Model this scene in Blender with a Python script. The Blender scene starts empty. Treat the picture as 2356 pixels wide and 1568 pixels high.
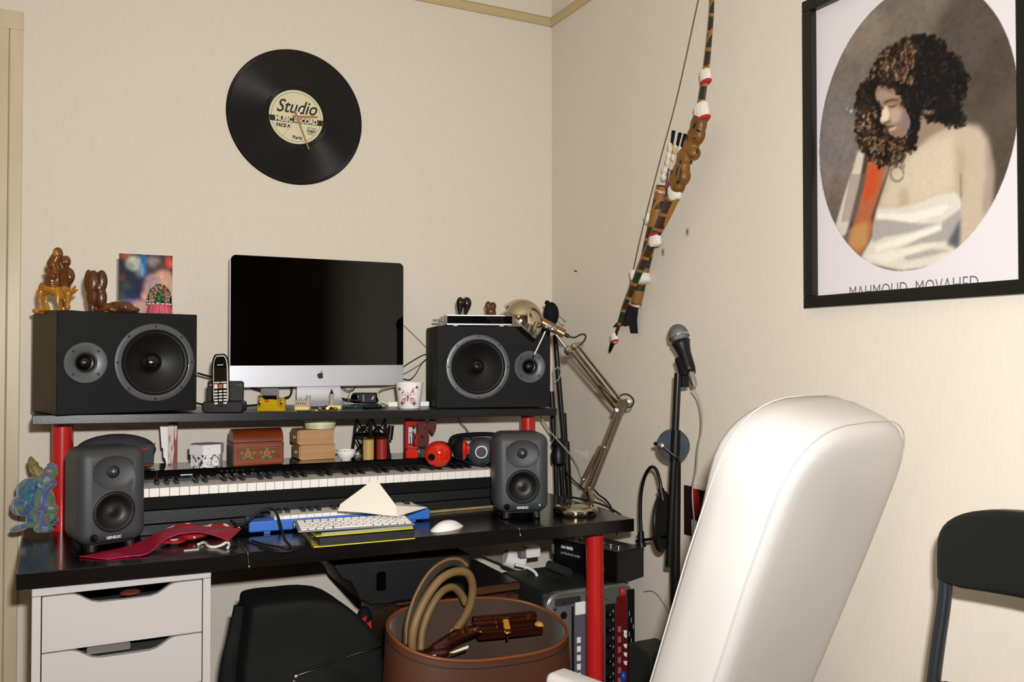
import bpy, bmesh, math, random
import numpy as np
from mathutils import Vector, Matrix, noise
random.seed(4)
PI = math.pi
sc = bpy.context.scene
col = sc.collection
# ------------------------------------------------------------------ camera
CAM = Vector((-1.57, -2.76, 1.175)); FPX = 2000.0
YAW = math.radians(27.0); PIT = math.radians(1.05)
FW = Vector((math.sin(YAW)*math.cos(PIT), math.cos(YAW)*math.cos(PIT), math.sin(PIT)))
RT = Vector((math.cos(YAW), -math.sin(YAW), 0)); UP = RT.cross(FW)
cd = bpy.data.cameras.new('camera'); cam = bpy.data.objects.new('camera', cd); col.objects.link(cam)
cam.matrix_world = Matrix.Translation(CAM) @ Matrix((RT, UP, -FW)).transposed().to_4x4()
cd.sensor_fit = 'HORIZONTAL'; cd.sensor_width = 36.0; cd.lens = 36.0*FPX/2356.0; cd.clip_start = 0.02
sc.camera = cam
# ------------------------------------------------------------------ world, lights, exposure
w = bpy.data.worlds.new('room_dark'); sc.world = w; w.use_nodes = True
w.node_tree.nodes['Background'].inputs[0].default_value = (0.9, 0.8, 0.65, 1)
w.node_tree.nodes['Background'].inputs[1].default_value = 0.0
def area(name, loc, target, size, power, color, spread=PI):
    l = bpy.data.lights.new(name, 'AREA'); l.shape = 'RECTANGLE'; l.size = size[0]; l.size_y = size[1]
    l.energy = power; l.color = color; l.spread = spread
    o = bpy.data.objects.new(name, l); col.objects.link(o); o.location = loc
    o.rotation_euler = (Vector(target)-Vector(loc)).to_track_quat('-Z', 'Y').to_euler(); return o
# the camera's own flash, just above and right of the lens
FLASH = CAM + RT*0.06 + UP*0.13 - FW*0.01
area('flash', FLASH, FLASH + FW*2 + UP*0.0, (0.055, 0.035), 57.0, (1.0, 0.995, 0.985))
# warm ceiling lamp of the room, behind the camera on the left
cl = bpy.data.lights.new('ceiling_bulb', 'POINT'); cl.energy = 8.5; cl.color = (1.0, 0.66, 0.34); cl.shadow_soft_size = 0.10
clo = bpy.data.objects.new('ceiling_bulb', cl); col.objects.link(clo); clo.location = (-2.05, -2.75, 2.3)
sc.view_settings.view_transform = 'Standard'; sc.view_settings.look = 'None'
sc.view_settings.exposure = 0.02; sc.view_settings.gamma = 1.0; sc.view_settings.use_curve_mapping = False
# ------------------------------------------------------------------ photo pixel -> point on a real plane
def ray(u, v): return FW + RT*((u-1178)/FPX) + UP*((784-v)/FPX)
def oy(u, v, Y): d = ray(u, v); return CAM + d*((Y-CAM.y)/d.y)
def ox(u, v, X): d = ray(u, v); return CAM + d*((X-CAM.x)/d.x)
def oz(u, v, Z): d = ray(u, v); return CAM + d*((Z-CAM.z)/d.z)
def od(u, v, P): # plane through P square to the view
    return CAM + ray(u, v)*((Vector(P)-CAM).dot(FW))
def mp(P): return (Vector(P)-CAM).dot(FW)/FPX
# ------------------------------------------------------------------ materials
def C(h):
    h = h.lstrip('#'); r = [int(h[i:i+2], 16)/255 for i in (0, 2, 4)]
    return tuple([(c/12.92 if c <= .04045 else ((c+.055)/1.055)**2.4) for c in r] + [1.0])
def mat(name, c, rough=.5, metal=0., spec=.5, coat=0., bump=0., bscale=60., var=0., vscale=8., c2=None, trans=0., ior=1.45, sheen=0., emit=None, estr=0., stretch=(1,1,1)):
    m = bpy.data.materials.new(name); m.use_nodes = True; nt = m.node_tree; b = nt.nodes['Principled BSDF']
    if isinstance(c, str): c = C(c)
    b.inputs['Base Color'].default_value = c; b.inputs['Roughness'].default_value = rough
    b.inputs['Metallic'].default_value = metal; b.inputs['Specular IOR Level'].default_value = spec
    b.inputs['Coat Weight'].default_value = coat; b.inputs['Coat Roughness'].default_value = .05
    b.inputs['Transmission Weight'].default_value = trans; b.inputs['IOR'].default_value = ior
    b.inputs['Sheen Weight'].default_value = sheen
    if emit: b.inputs['Emission Color'].default_value = C(emit); b.inputs['Emission Strength'].default_value = estr
    if bump or var or c2:
        tc = nt.nodes.new('ShaderNodeTexCoord'); mp_ = nt.nodes.new('ShaderNodeMapping'); mp_.inputs['Scale'].default_value = stretch
        nt.links.new(tc.outputs['Object'], mp_.inputs['Vector'])
        if c2 or var:
            n = nt.nodes.new('ShaderNodeTexNoise'); n.inputs['Scale'].default_value = vscale; n.inputs['Detail'].default_value = 5
            nt.links.new(mp_.outputs[0], n.inputs['Vector'])
            r = nt.nodes.new('ShaderNodeValToRGB'); r.color_ramp.elements[0].position = .35; r.color_ramp.elements[1].position = .65
            if c2: ca, cb = c, (C(c2) if isinstance(c2, str) else c2)
            else: ca = tuple(x*(1-var) for x in c[:3])+(1,); cb = tuple(min(1, x*(1+var)) for x in c[:3])+(1,)
            r.color_ramp.elements[0].color = ca; r.color_ramp.elements[1].color = cb
            nt.links.new(n.outputs['Fac'], r.inputs[0]); nt.links.new(r.outputs[0], b.inputs['Base Color'])
        if bump:
            n2 = nt.nodes.new('ShaderNodeTexNoise'); n2.inputs['Scale'].default_value = bscale; n2.inputs['Detail'].default_value = 4
            nt.links.new(mp_.outputs[0], n2.inputs['Vector'])
            bp = nt.nodes.new('ShaderNodeBump'); bp.inputs['Strength'].default_value = bump; bp.inputs['Distance'].default_value = .002
            nt.links.new(n2.outputs['Fac'], bp.inputs['Height']); nt.links.new(bp.outputs[0], b.inputs['Normal'])
    return m
def colmat(name, rough=.5, spec=.5, coat=0):   # colour from a painted attribute
    m = mat(name, '#808080', rough, spec=spec, coat=coat); nt = m.node_tree
    a = nt.nodes.new('ShaderNodeAttribute'); a.attribute_name = 'paint'
    nt.links.new(a.outputs['Color'], nt.nodes['Principled BSDF'].inputs['Base Color']); return m
def thinglass(name, tint, gl=.06):
    m = mat(name, tint, .05); nt = m.node_tree; out = nt.nodes['Material Output']; L = nt.links.new
    tr = nt.nodes.new('ShaderNodeBsdfTransparent'); tr.inputs[0].default_value = C(tint); gs = nt.nodes.new('ShaderNodeBsdfGlossy'); gs.inputs['Roughness'].default_value = .04
    fr = nt.nodes.new('ShaderNodeFresnel'); fr.inputs[0].default_value = 1.18; mx = nt.nodes.new('ShaderNodeMixShader'); L(fr.outputs[0], mx.inputs[0]); L(tr.outputs[0], mx.inputs[1]); L(gs.outputs[0], mx.inputs[2]); L(mx.outputs[0], out.inputs['Surface']); return m
# ------------------------------------------------------------------ geometry
def frame_z(d):
    d = Vector(d).normalized(); a = Vector((0, 0, 1)) if abs(d.z) < .95 else Vector((1, 0, 0))
    x = a.cross(d).normalized(); y = d.cross(x); return Matrix((x, y, d)).transposed()
def Rz(a): return Matrix.Rotation(a, 4, 'Z')
def Rx(a): return Matrix.Rotation(a, 4, 'X')
def Ry(a): return Matrix.Rotation(a, 4, 'Y')
def T(*p): return Matrix.Translation(Vector(p if len(p) == 3 else p[0]))
class G:
    def __init__(s): s.v = []; s.f = []
    def add(s, vs, fs, M=None):
        o = len(s.v)
        for p in vs: s.v.append(tuple(M @ Vector(p)) if M is not None else tuple(p))
        for f in fs: s.f.append(tuple(i+o for i in f))
        return s
    def box(s, c, d, M=None):
        x, y, z = [k/2 for k in d]; cx, cy, cz = c
        vs = [(cx+a*x, cy+b*y, cz+e*z) for e in (-1, 1) for b in (-1, 1) for a in (-1, 1)]
        return s.add(vs, [(0,2,3,1),(4,5,7,6),(0,1,5,4),(2,6,7,3),(0,4,6,2),(1,3,7,5)], M)
    def lathe(s, prof, n=32, M=None, cap=True):   # prof: (r, z) list, around Z
        vs = []; fs = []
        for r, z in prof:
            for i in range(n): a = 2*PI*i/n; vs.append((r*math.cos(a), r*math.sin(a), z))
        for k in range(len(prof)-1):
            for i in range(n): j = (i+1) % n; fs.append((k*n+i, k*n+j, (k+1)*n+j, (k+1)*n+i))
        if cap:
            if prof[0][0] > 1e-5: fs.append(tuple(range(n))[::-1])
            if prof[-1][0] > 1e-5: fs.append(tuple((len(prof)-1)*n+i for i in range(n)))
        return s.add(vs, fs, M)
    def cyl(s, a, b, r, n=16, r2=None):
        a = Vector(a); b = Vector(b); L = (b-a).length
        M = T(a) @ frame_z(b-a).to_4x4()
        return s.lathe([(r, 0), (r if r2 is None else r2, L)], n, M)
    def tube(s, pts, r, n=8, closed=False, flat=1.0, nrm=None):
        pts = [Vector(p) for p in pts]; N = len(pts); rr = r if isinstance(r, (list, tuple)) else [r]*N
        vs = []; fs = []; px = None
        for i, p in enumerate(pts):
            a = pts[i-1] if (i or closed) else p; b = pts[(i+1) % N] if (i < N-1 or closed) else p
            d = (b-a); d = d.normalized() if d.length > 1e-9 else Vector((0, 0, 1))
            if nrm is not None: x = (Vector(nrm)-d*d.dot(Vector(nrm))).normalized()
            elif px is None: x = frame_z(d).col[0].copy()
            else: x = (px-d*px.dot(d)).normalized()
            px = x; y = d.cross(x)
            for k in range(n): t = 2*PI*k/n; vs.append(p + x*(rr[i]*flat*math.cos(t)) + y*(rr[i]*math.sin(t)))
        M_ = N if closed else N-1
        for i in range(M_):
            for k in range(n): j = (k+1) % n; i2 = (i+1) % N; fs.append((i*n+k, i*n+j, i2*n+j, i2*n+k))
        if not closed: fs.append(tuple(range(n))[::-1]); fs.append(tuple((N-1)*n+k for k in range(n)))
        return s.add(vs, fs)
    def prism(s, pts, d, M=None, z0=0.):           # outline in XZ, depth along +Y
        n = len(pts); vs = [(x, z0, z) for x, z in pts]+[(x, z0+d, z) for x, z in pts]
        fs = [tuple(range(n)), tuple(range(2*n-1, n-1, -1))]+[(i, (i+n), (i+1) % n+n, (i+1) % n) for i in range(n)]
        return s.add(vs, fs, M)
    def ell(s, c, r, M=None, nu=20, nv=12):
        vs = [(c[0], c[1], c[2]-r[2])]
        for j in range(1, nv):
            t = PI*j/nv
            for i in range(nu): a = 2*PI*i/nu; vs.append((c[0]+r[0]*math.sin(t)*math.cos(a), c[1]+r[1]*math.sin(t)*math.sin(a), c[2]-r[2]*math.cos(t)))
        vs.append((c[0], c[1], c[2]+r[2])); fs = []
        for i in range(nu): fs.append((0, 1+(i+1) % nu, 1+i))
        for j in range(nv-2):
            for i in range(nu): a = 1+j*nu; k = (i+1) % nu; fs.append((a+i, a+k, a+nu+k, a+nu+i))
        L = len(vs)-1; a = 1+(nv-2)*nu
        for i in range(nu): fs.append((a+i, a+(i+1) % nu, L))
        return s.add(vs, fs, M)
    def cap(s, a, b, r1, r2): # capsule
        a = Vector(a); b = Vector(b); s.ell(a, (r1,)*3, nu=12, nv=8); s.ell(b, (r2,)*3, nu=12, nv=8); return s.cyl(a, b, r1, 12, r2)
    def grid(s, fn, nu, nv, M=None):
        vs = [fn(i/nu, j/nv) for j in range(nv+1) for i in range(nu+1)]
        fs = [(j*(nu+1)+i, j*(nu+1)+i+1, (j+1)*(nu+1)+i+1, (j+1)*(nu+1)+i) for j in range(nv) for i in range(nu)]
        return s.add(vs, fs, M)
def mesh_of(name, g, m, smooth=40):
    me = bpy.data.meshes.new(name); me.from_pydata(g.v, [], g.f)
    bm = bmesh.new(); bm.from_mesh(me); bmesh.ops.recalc_face_normals(bm, faces=bm.faces); bm.to_mesh(me); bm.free()
    if smooth:
        me.shade_smooth()
        if smooth < 180: me.set_sharp_from_angle(angle=math.radians(smooth))
    if m: me.materials.append(m)
    return me
def part(name, g, m, parent=None, smooth=40, bev=0, label=None, seg=2, stuff=False):
    me = g if isinstance(g, bpy.types.Mesh) else mesh_of(name, g, m, smooth)
    o = bpy.data.objects.new(name, me); col.objects.link(o)
    if parent: o.parent = parent
    if bev:
        b = o.modifiers.new('bevel', 'BEVEL'); b.width = bev; b.segments = seg; b.limit_method = 'ANGLE'; b.angle_limit = math.radians(35)
    if label: o['label'] = label
    if stuff: o['kind'] = 'stuff'
    return o
def thing(name, label, cat, loc=(0,0,0), rz=0., group=None, rot=None):
    o = bpy.data.objects.new(name, None); col.objects.link(o); o.location = loc
    o.rotation_euler = rot if rot else (0, 0, rz); o.empty_display_size = .05
    o['label'] = label; o['category'] = cat
    if group: o['group'] = group
    return o
def tag(o, label, cat, group=None):
    o['label'] = label; o['category'] = cat
    if group: o['group'] = group
    return o
def struct(name, g, m, smooth=0):
    o = part(name, g, m, smooth=smooth); o['kind'] = 'structure'; return o
def bake(o):       # evaluate modifiers into the mesh
    dg = bpy.context.evaluated_depsgraph_get(); dg.update()
    me = bpy.data.meshes.new_from_object(o.evaluated_get(dg)); old = o.data
    o.modifiers.clear(); o.data = me; bpy.data.meshes.remove(old); return o
def blob(name, g, m, parent=None, vox=.004, sm=6, disp=None, label=None):
    o = part(name, g, m, parent, smooth=180, label=label)
    r = o.modifiers.new('r', 'REMESH'); r.mode = 'VOXEL'; r.voxel_size = vox; r.use_smooth_shade = True
    if sm: s = o.modifiers.new('s', 'SMOOTH'); s.iterations = sm; s.factor = .5
    bake(o)
    if disp:
        o.data.update()
        for v in o.data.vertices: v.co += v.normal*disp(v.co)
    o.data.shade_smooth()
    if not o.data.materials: o.data.materials.append(m)
    return o
def carve(o, cutters):
    tmp = []
    for g in cutters:
        c = part('cutter', g, None, o.parent, smooth=0); tmp.append(c)
        b = o.modifiers.new('b', 'BOOLEAN'); b.operation = 'DIFFERENCE'; b.object = c; b.solver = 'EXACT'
    bpy.context.view_layer.update(); bake(o)
    for c in tmp: me = c.data; bpy.data.objects.remove(c); bpy.data.meshes.remove(me)
    o.data.shade_smooth(); o.data.set_sharp_from_angle(angle=math.radians(35)); return o
def rrect(w, h, r, n=6, cx=0, cz=0):
    pts = []
    for qx, qz, a0 in ((1, 1, 0), (-1, 1, 90), (-1, -1, 180), (1, -1, 270)):
        for i in range(n+1):
            a = math.radians(a0+90*i/n); pts.append((cx+qx*(w/2-r)+r*math.cos(a), cz+qz*(h/2-r)+r*math.sin(a)))
    return pts
def text(name, body, size, m, parent, M, width=None, shear=0., bold=0., ext=.0003, align='LEFT', label=None):
    """flat lettering in the local XZ plane (reads along +X, faces -Y), placed by M"""
    cu = bpy.data.curves.new(name, 'FONT'); cu.body = body; cu.size = size; cu.shear = shear; cu.offset = bold; cu.extrude = ext; cu.align_x = align; cu.resolution_u = 3
    o = bpy.data.objects.new(name, cu); col.objects.link(o)
    dg = bpy.context.evaluated_depsgraph_get(); dg.update()
    me = bpy.data.meshes.new_from_object(o.evaluated_get(dg)); bpy.data.objects.remove(o); bpy.data.curves.remove(cu)
    xs = [v.co.x for v in me.vertices]; L = max(xs)-min(xs); k = (width/L) if width else 1
    me.transform(Matrix.Diagonal((k, 1, 1, 1))); me.transform(Matrix.Rotation(PI/2, 4, 'X')); me.transform(M)
    me.materials.clear(); me.materials.append(m)
    p = bpy.data.objects.new(name, me); col.objects.link(p)
    if parent: p.parent = parent
    if label: p['label'] = label
    return p
def bez(pts, n=10):    # Catmull-Rom through the points
    P = [Vector(p) for p in pts]; P = [P[0]*2-P[1]]+P+[P[-1]*2-P[-2]]; out = []
    for i in range(1, len(P)-2):
        for k in range(n):
            t = k/n; a, b, c, d = P[i-1:i+3]
            out.append(.5*((2*b)+(c-a)*t+(2*a-5*b+4*c-d)*t*t+(3*b-a-3*c+d)*t**3))
    out.append(P[-2]); return out
def cable(name, pts, r, m, label=None, cat='cable', parent=None, n=8, group=None):
    o = part(name, G().tube(bez(pts, n), r, 7), m, parent, smooth=180)
    if label and not parent: tag(o, label, cat, group or 'loose leads and cables')
    return o
# ---- painting on a dense grid (flat print) : numpy raster in unit square
class Paint:
    def __init__(s, W, H, bg): s.W = W; s.H = H; s.a = np.zeros((H, W, 3)); s.a[:] = C(bg)[:3]; s.Y, s.X = np.mgrid[0:H, 0:W]; s.X = (s.X+.5)/W; s.Y = (s.Y+.5)/H
    def blur(s, m, r):
        r = int(round(r))
        for _ in range(2):
            if r < 1: break
            k = 2*r+1; 
            p = np.pad(m, ((r+1, r), (0, 0)), 'edge').cumsum(0); m = (p[k:]-p[:-k])/k
            p = np.pad(m, ((0, 0), (r+1, r)), 'edge').cumsum(1); m = (p[:, k:]-p[:, :-k])/k
        return m
    def put(s, m, c, al=1.): m = (m*al)[..., None]; s.a = s.a*(1-m)+np.array(C(c)[:3])*m
    def polymask(s, pts):
        m = np.zeros(s.X.shape, bool); n = len(pts)
        for i in range(n):
            x1, y1 = pts[i]; x2, y2 = pts[(i+1) % n]
            if y1 == y2: continue
            c = ((s.Y >= min(y1, y2)) & (s.Y < max(y1, y2)) & (s.X < x1+(s.Y-y1)*(x2-x1)/(y2-y1))); m ^= c
        return m.astype(float)
    def poly(s, pts, c, bl=1, al=1., clip=None):
        m = s.blur(s.polymask(pts), bl); m = m*clip if clip is not None else m; s.put(m, c, al); return m
    def ellm(s, cx, cy, rx, ry): return (((s.X-cx)/rx)**2+((s.Y-cy)/ry)**2 < 1).astype(float)
    def el(s, cx, cy, rx, ry, c, bl=1, al=1., clip=None):
        m = s.blur(s.ellm(cx, cy, rx, ry), bl); m = m*clip if clip is not None else m; s.put(m, c, al)
    def noise(s, amp, sc, seed=0, clip=None):
        rs = np.random.RandomState(seed); n = s.blur(rs.randn(s.H, s.W), sc); n /= (n.std()+1e-9)
        k = 1+amp*n; k = k if clip is None else 1+(k-1)*clip; s.a = np.clip(s.a*k[..., None], 0, 1)
    def mesh(s, name, fn, m):
        W, H = s.W, s.H; vs = [fn(i/W, j/H) for j in range(H+1) for i in range(W+1)]
        fs = [(j*(W+1)+i, (j+1)*(W+1)+i, (j+1)*(W+1)+i+1, j*(W+1)+i+1) for j in range(H) for i in range(W)]
        me = bpy.data.meshes.new(name); me.from_pydata(vs, [], fs)
        at = me.color_attributes.new('paint', 'FLOAT_COLOR', 'POINT')
        p = np.pad(s.a, ((0, 1), (0, 1), (0, 0)), 'edge'); p[1:-1, 1:-1] = (s.a[1:, 1:]+s.a[:-1, 1:]+s.a[1:, :-1]+s.a[:-1, :-1])/4
        q = np.ones((H+1, W+1, 4)); q[..., :3] = p; at.data.foreach_set('color', q.ravel()); me.materials.append(m); return me
# ------------------------------------------------------------------ palette
M = {}
M['wall'] = None
M['blackwood'] = mat('black_stained_wood', '#0b0a0a', .2, coat=.15, bump=.05, bscale=90, stretch=(.15, 1, 1))
M['blackgloss'] = mat('black_gloss_plastic', '#050506', .08)
M['blackplastic'] = mat('black_plastic', '#070808', .42, spec=.4)
M['blackmatte'] = mat('black_matte', '#060707', .8, spec=.25)
M['blackmetal'] = mat('black_painted_metal', '#070908', .35, spec=.5)
M['rubber'] = mat('black_rubber', '#070707', .6)
M['cglass'] = thinglass('clear_glass', '#f6f4ee')
M['chrome'] = mat('warm_chrome', '#c4b8a2', .08, metal=1.)
M['steel'] = mat('steel', '#b9bbc0', .25, metal=1.)
M['alu'] = mat('brushed_aluminium', '#c3c4ca', .42, metal=.55, bump=.02, bscale=300)
M['brass'] = mat('brass', '#d7a33a', .18, metal=1.)
M['red'] = mat('red_lacquer', '#b51d1c', .28, coat=.3)
M['redgloss'] = mat('red_gloss_plastic', '#c22310', .1, coat=.5)
M['white'] = mat('white_plastic', '#e9e6e3', .35)
M['whitegloss'] = mat('white_gloss', '#f0ecea', .12)
M['greycable'] = mat('grey_cable', '#8d8a82', .5)
M['darkgrey'] = mat('dark_grey_paint', '#2b2e30', .5, bump=.12, bscale=900)
M['cream'] = mat('cream_print', '#d8cfae', .6)
M['ink'] = mat('black_ink', '#14150f', .6)
M['whiteprint'] = mat('white_print', '#e8e8e8', .5)
M['screw'] = mat('screw_metal', '#4d4f52', .3, metal=1.)
# ================================================================== THE SETTING
def wallmat():
    m = mat('woven_wallpaper', '#d9cfbb', .85, spec=.2); nt = m.node_tree; b = nt.nodes['Principled BSDF']
    tc = nt.nodes.new('ShaderNodeTexCoord'); L = nt.links.new
    def nz(scale, sx, det):
        mp_ = nt.nodes.new('ShaderNodeMapping'); mp_.inputs['Scale'].default_value = sx; n = nt.nodes.new('ShaderNodeTexNoise')
        n.inputs['Scale'].default_value = scale; n.inputs['Detail'].default_value = det; L(tc.outputs['Object'], mp_.inputs[0]); L(mp_.outputs[0], n.inputs[0]); return n
    a = nz(160, (1, 1, .12), 3); c = nz(200, (.3, .3, 1.2), 2)
    mx = nt.nodes.new('ShaderNodeMath'); mx.operation = 'MULTIPLY_ADD'; L(a.outputs['Fac'], mx.inputs[0]); mx.inputs[1].default_value = .7
    m2 = nt.nodes.new('ShaderNodeMath'); m2.operation = 'MULTIPLY'; L(c.outputs['Fac'], m2.inputs[0]); m2.inputs[1].default_value = .3; L(m2.outputs[0], mx.inputs[2])
    r = nt.nodes.new('ShaderNodeValToRGB'); r.color_ramp.elements[0].position = .3; r.color_ramp.elements[1].position = .7
    r.color_ramp.elements[0].color = C('#d1c8b9'); r.color_ramp.elements[1].color = C('#d7cec0'); L(mx.outputs[0], r.inputs[0]); L(r.outputs[0], b.inputs['Base Color'])
    bp = nt.nodes.new('ShaderNodeBump'); bp.inputs['Strength'].default_value = .25; bp.inputs['Distance'].default_value = .001; L(mx.outputs[0], bp.inputs['Height']); L(bp.outputs[0], b.inputs['Normal'])
    return m
M['wall'] = wallmat()
M['ceil'] = mat('ceiling_paint', '#d8d0bf', .9, spec=.1)
M['floor'] = mat('brown_parquet', '#4a3020', .45, c2='#5d3f28', vscale=4, stretch=(8, 1, 1))
M['trim'] = mat('cream_gloss_paint', '#beb194', .4, var=.12, vscale=3, stretch=(3, 3, .6), bump=.05, bscale=30)
M['cornice'] = mat('cornice_paint', '#b9a67c', .7)
HZ = 2.64
struct('wall_back', G().box((-1.75, .05, HZ/2), (3.7, .1, HZ)), M['wall'])
struct('wall_right', G().box((.05, -3.05, HZ/2), (.1, 6.1, HZ)), M['wall'])
struct('wall_left', G().box((-3.65, -3.05, HZ/2), (.1, 6.1, HZ)), M['wall'])
struct('wall_front', G().box((-1.8, -6.15, HZ/2), (3.8, .1, HZ)), M['wall'])
struct('floor', G().box((-1.8, -3.05, -.05), (3.8, 6.3, .1)), M['floor'])
struct('ceiling', G().box((-1.8, -3.05, HZ+.05), (3.8, 6.3, .1)), M['ceil'])
prof = [(0, 0), (.006, 0), (.013, .008), (.014, .024), (.008, .032), (0, .034)]
def cornice(name, a, b, nrm):
    vs = [(Vector(p)+Vector(nrm)*d+Vector((0, 0, h))) for p in (a, b) for d, h in prof]; n = len(prof)
    g = G().add(vs, [(i, i+1, n+i+1, n+i) for i in range(n-1)]+[tuple(range(n)), tuple(range(2*n-1, n-1, -1))]); struct(name, g, M['cornice'])
cornice('trim_1', (-3.6, -.0005, 2.385), (-.0005, -.0005, 2.385), (0, -1, 0)); cornice('trim_2', (-.0005, -.0005, 2.385), (-.0005, -6.1, 2.385), (-1, 0, 0))
struct('baseboard_right', G().box((-.007, -3.05, .045), (.013, 6.08, .09)), M['trim'])
# door surround at the left end of the back wall
dr = bpy.data.objects.new('door_1', None); col.objects.link(dr); dr.location = (-1.69, 0, 0); dr['kind'] = 'structure'
for nm, x0, x1, d in (('architrave', -.033, 0, .014), ('architrave_bead', -.062, -.0335, .022), ('door_jamb', -.085, -.0625, .012), ('door_leaf', -.90, -.0855, .006)):
    part(nm, G().box(((x0+x1)/2, -d/2-.0004, 1.04), (x1-x0-.0012, d, 2.08)), M['trim'], dr, smooth=0, bev=.002)
part('architrave_head', G().box((-.48, -.0075, 2.105), (.96, .014, .05)), M['trim'], dr, smooth=0, bev=.002)
# ================================================================== ON THE WALLS
# vinyl record clock
vc = oy(681, 270, 0); R = .2145
t = thing('wall_clock', 'black vinyl record wall clock with cream label above the computer', 'clock', (vc.x, 0, vc.z))
F_ = Rx(PI/2)
gr = [(.0875, .004)]+[(r, .004+(.0004 if k % 2 else 0)) for k, r in enumerate(np.linspace(.098, R-.008, 46))]+[(R-.003, .0045), (R, .003), (R, .0005)]
def vinylmat():
    m = mat('grooved_vinyl', '#030408', .3, spec=.45); nt = m.node_tree; b = nt.nodes['Principled BSDF']
    b.inputs['Anisotropic'].default_value = .8; tg = nt.nodes.new('ShaderNodeTangent'); tg.direction_type = 'RADIAL'; tg.axis = 'Y'; nt.links.new(tg.outputs[0], b.inputs['Tangent']); return m
part('record_disc', G().lathe([(0, .0005)]+[(R, .0005)][::-1][:0]+[(0.0001, .004)]+gr, 96, F_, cap=False), vinylmat(), t, smooth=20)
part('record_label', G().lathe([(0, .0052), (.0855, .0052), (.0855, .0042)], 64, F_, cap=False), mat('record_label_paper', '#cfc8a6', .55), t)
part('label_ring', G().lathe([(.0775, .0054), (.0785, .0054)], 64, F_, cap=False), M['ink'], t)
part('label_band', G().prism([(-.083, -.0195), (.083, -.0195), (.0855, -.002), (-.0855, -.002)], .0004, z0=-.0058), M['ink'], t, smooth=0)
TY = -.0061
text('lettering', 'Studio', .058, M['ink'], t, T(-.064, TY, .012), width=.128, shear=.35, bold=.0006)
text('lettering', 'MUSIC RECORD', .021, M['cream'], t, T(-.067, TY-.0006, -.0175), width=.134, bold=.0009)
text('lettering', 'FACE A', .015, M['ink'], t, T(-.063, TY, -.036), width=.044, bold=.0006)
text('lettering', '33 Tours', .010, M['ink'], t, T(.034, TY, -.034), width=.03)
text('lettering', 'STEREO', .010, M['ink'], t, T(.034, TY, -.044), width=.028, bold=.0004)
text('lettering', '1975', .010, M['ink'], t, T(.034, TY, -.053), width=.017)
text('lettering', 'Paris', .015, M['ink'], t, T(-.012, TY, -.07), width=.03, bold=.0004)
M['hand'] = mat('copper_hand', '#a8794f', .35, metal=.4)
def hand(nm, a, L, w, y, tail=.012, mt=None):
    Mx = Ry(-math.radians(a)) if False else Matrix.Rotation(math.radians(a), 4, 'Y')
    part(nm, G().prism([(-w/2, -tail), (w/2, -tail), (w*.35, L), (-w*.35, L)], .0012, Mx, z0=-y), mt or M['hand'], t, smooth=0)
hand('hour_hand', 84, .068, .0075, .0105); hand('minute_hand', 159, .108, .006, .013, .018)
hand('second_hand', 30, .034, .004, .0155, .002, M['white']); hand('second_hand', 213, .085, .0012, .0155, .002, M['steel'])
part('spindle', G().cyl((0, -.004, 0), (0, -.018, 0), .0035), M['brass'], t)
# framed poster on the right wall
FY0, FY1, FZ0, FZ1 = -1.242, -1.792, 1.290, 2.019     # left, right edge (y), bottom, top (z)
t = thing('framed_poster', 'black framed portrait poster with an oval picture on the right wall', 'poster', (0, (FY0+FY1)/2, FZ0))
Tp = t.location
M['frame'] = mat('black_frame_lacquer', '#10120d', .35)
fw_ = .0275
yc, h = 0., FZ1-FZ0; hw = (FY0-FY1)/2
for yy0, yy1, z0, z1 in ((-hw, hw, 0, fw_), (-hw, hw, h-fw_, h), (hw-fw_, hw, fw_, h-fw_), (-hw, -hw+fw_, fw_, h-fw_)):
    part('frame_bar', G().box((-.0115, (yy0+yy1)/2, (z0+z1)/2), (.022, yy1-yy0, z1-z0)), M['frame'], t, smooth=0, bev=.002)
# print: u runs along -y, v upward, painted in plane coordinates
iy0, iy1 = FY0-fw_+.001, FY1+fw_-.001; iz0, iz1 = FZ0+fw_-.001, FZ1-fw_+.001
PW, PH = 420, 566
def pp(u, v): q = ox(u, v, 0); return ((iy0-q.y)/(iy0-iy1), (q.z-iz0)/(iz1-iz0))
def PL(*pts): return [pp(*p) for p in pts]
P = Paint(PW, PH, '#d3cdd0')
ep = np.array(PL((1888, 372), (1888, 300), (1904, 210), (1943, 122), (2035, 0), (1925, 510), (1975, 580), (2092, 622), (2180, 598), (2270, 500), (2330, 340), (1996, 45)))
es = np.linalg.lstsq(np.c_[ep[:, 0]**2, ep[:, 0], ep[:, 1]**2, ep[:, 1]], np.ones(len(ep)), rcond=None)[0]
ecx = -es[1]/2/es[0]; ecy = -es[3]/2/es[2]; kk_ = 1+es[0]*ecx**2+es[2]*ecy**2; erx = math.sqrt(kk_/es[0]); ery = math.sqrt(kk_/es[2])
oval = P.blur(P.ellm(ecx, ecy, erx, ery), 0)
rs = np.random.RandomState(5)
P.put(oval, '#6d6359')
for (u, v, a, b, c, al) in ((1925, 330, .12, .2, '#77706e', .8), (1960, 130, .14, .12, '#6f675f', .7), (1915, 470, .1, .12, '#6a5c4c', .8), (1930, 520, .05, .05, '#4b5464', .8), (2300, 250, .12, .2, '#4e4339', .9), (2240, 120, .2, .2, '#453b33', .8), (2310, 420, .08, .15, '#4a4036', .9), (1990, 80, .12, .08, '#8a7b69', .5), (1905, 410, .03, .05, '#8d7d78', .6)):
    q = pp(u, v); P.el(q[0], q[1], a, b, c, 12, al, oval)
P.noise(.05, 3, 3, oval); P.noise(.04, 9, 4, oval)
def pl(c, bl, al, *pts): P.poly(PL(*pts), c, bl, al, oval)
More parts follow.
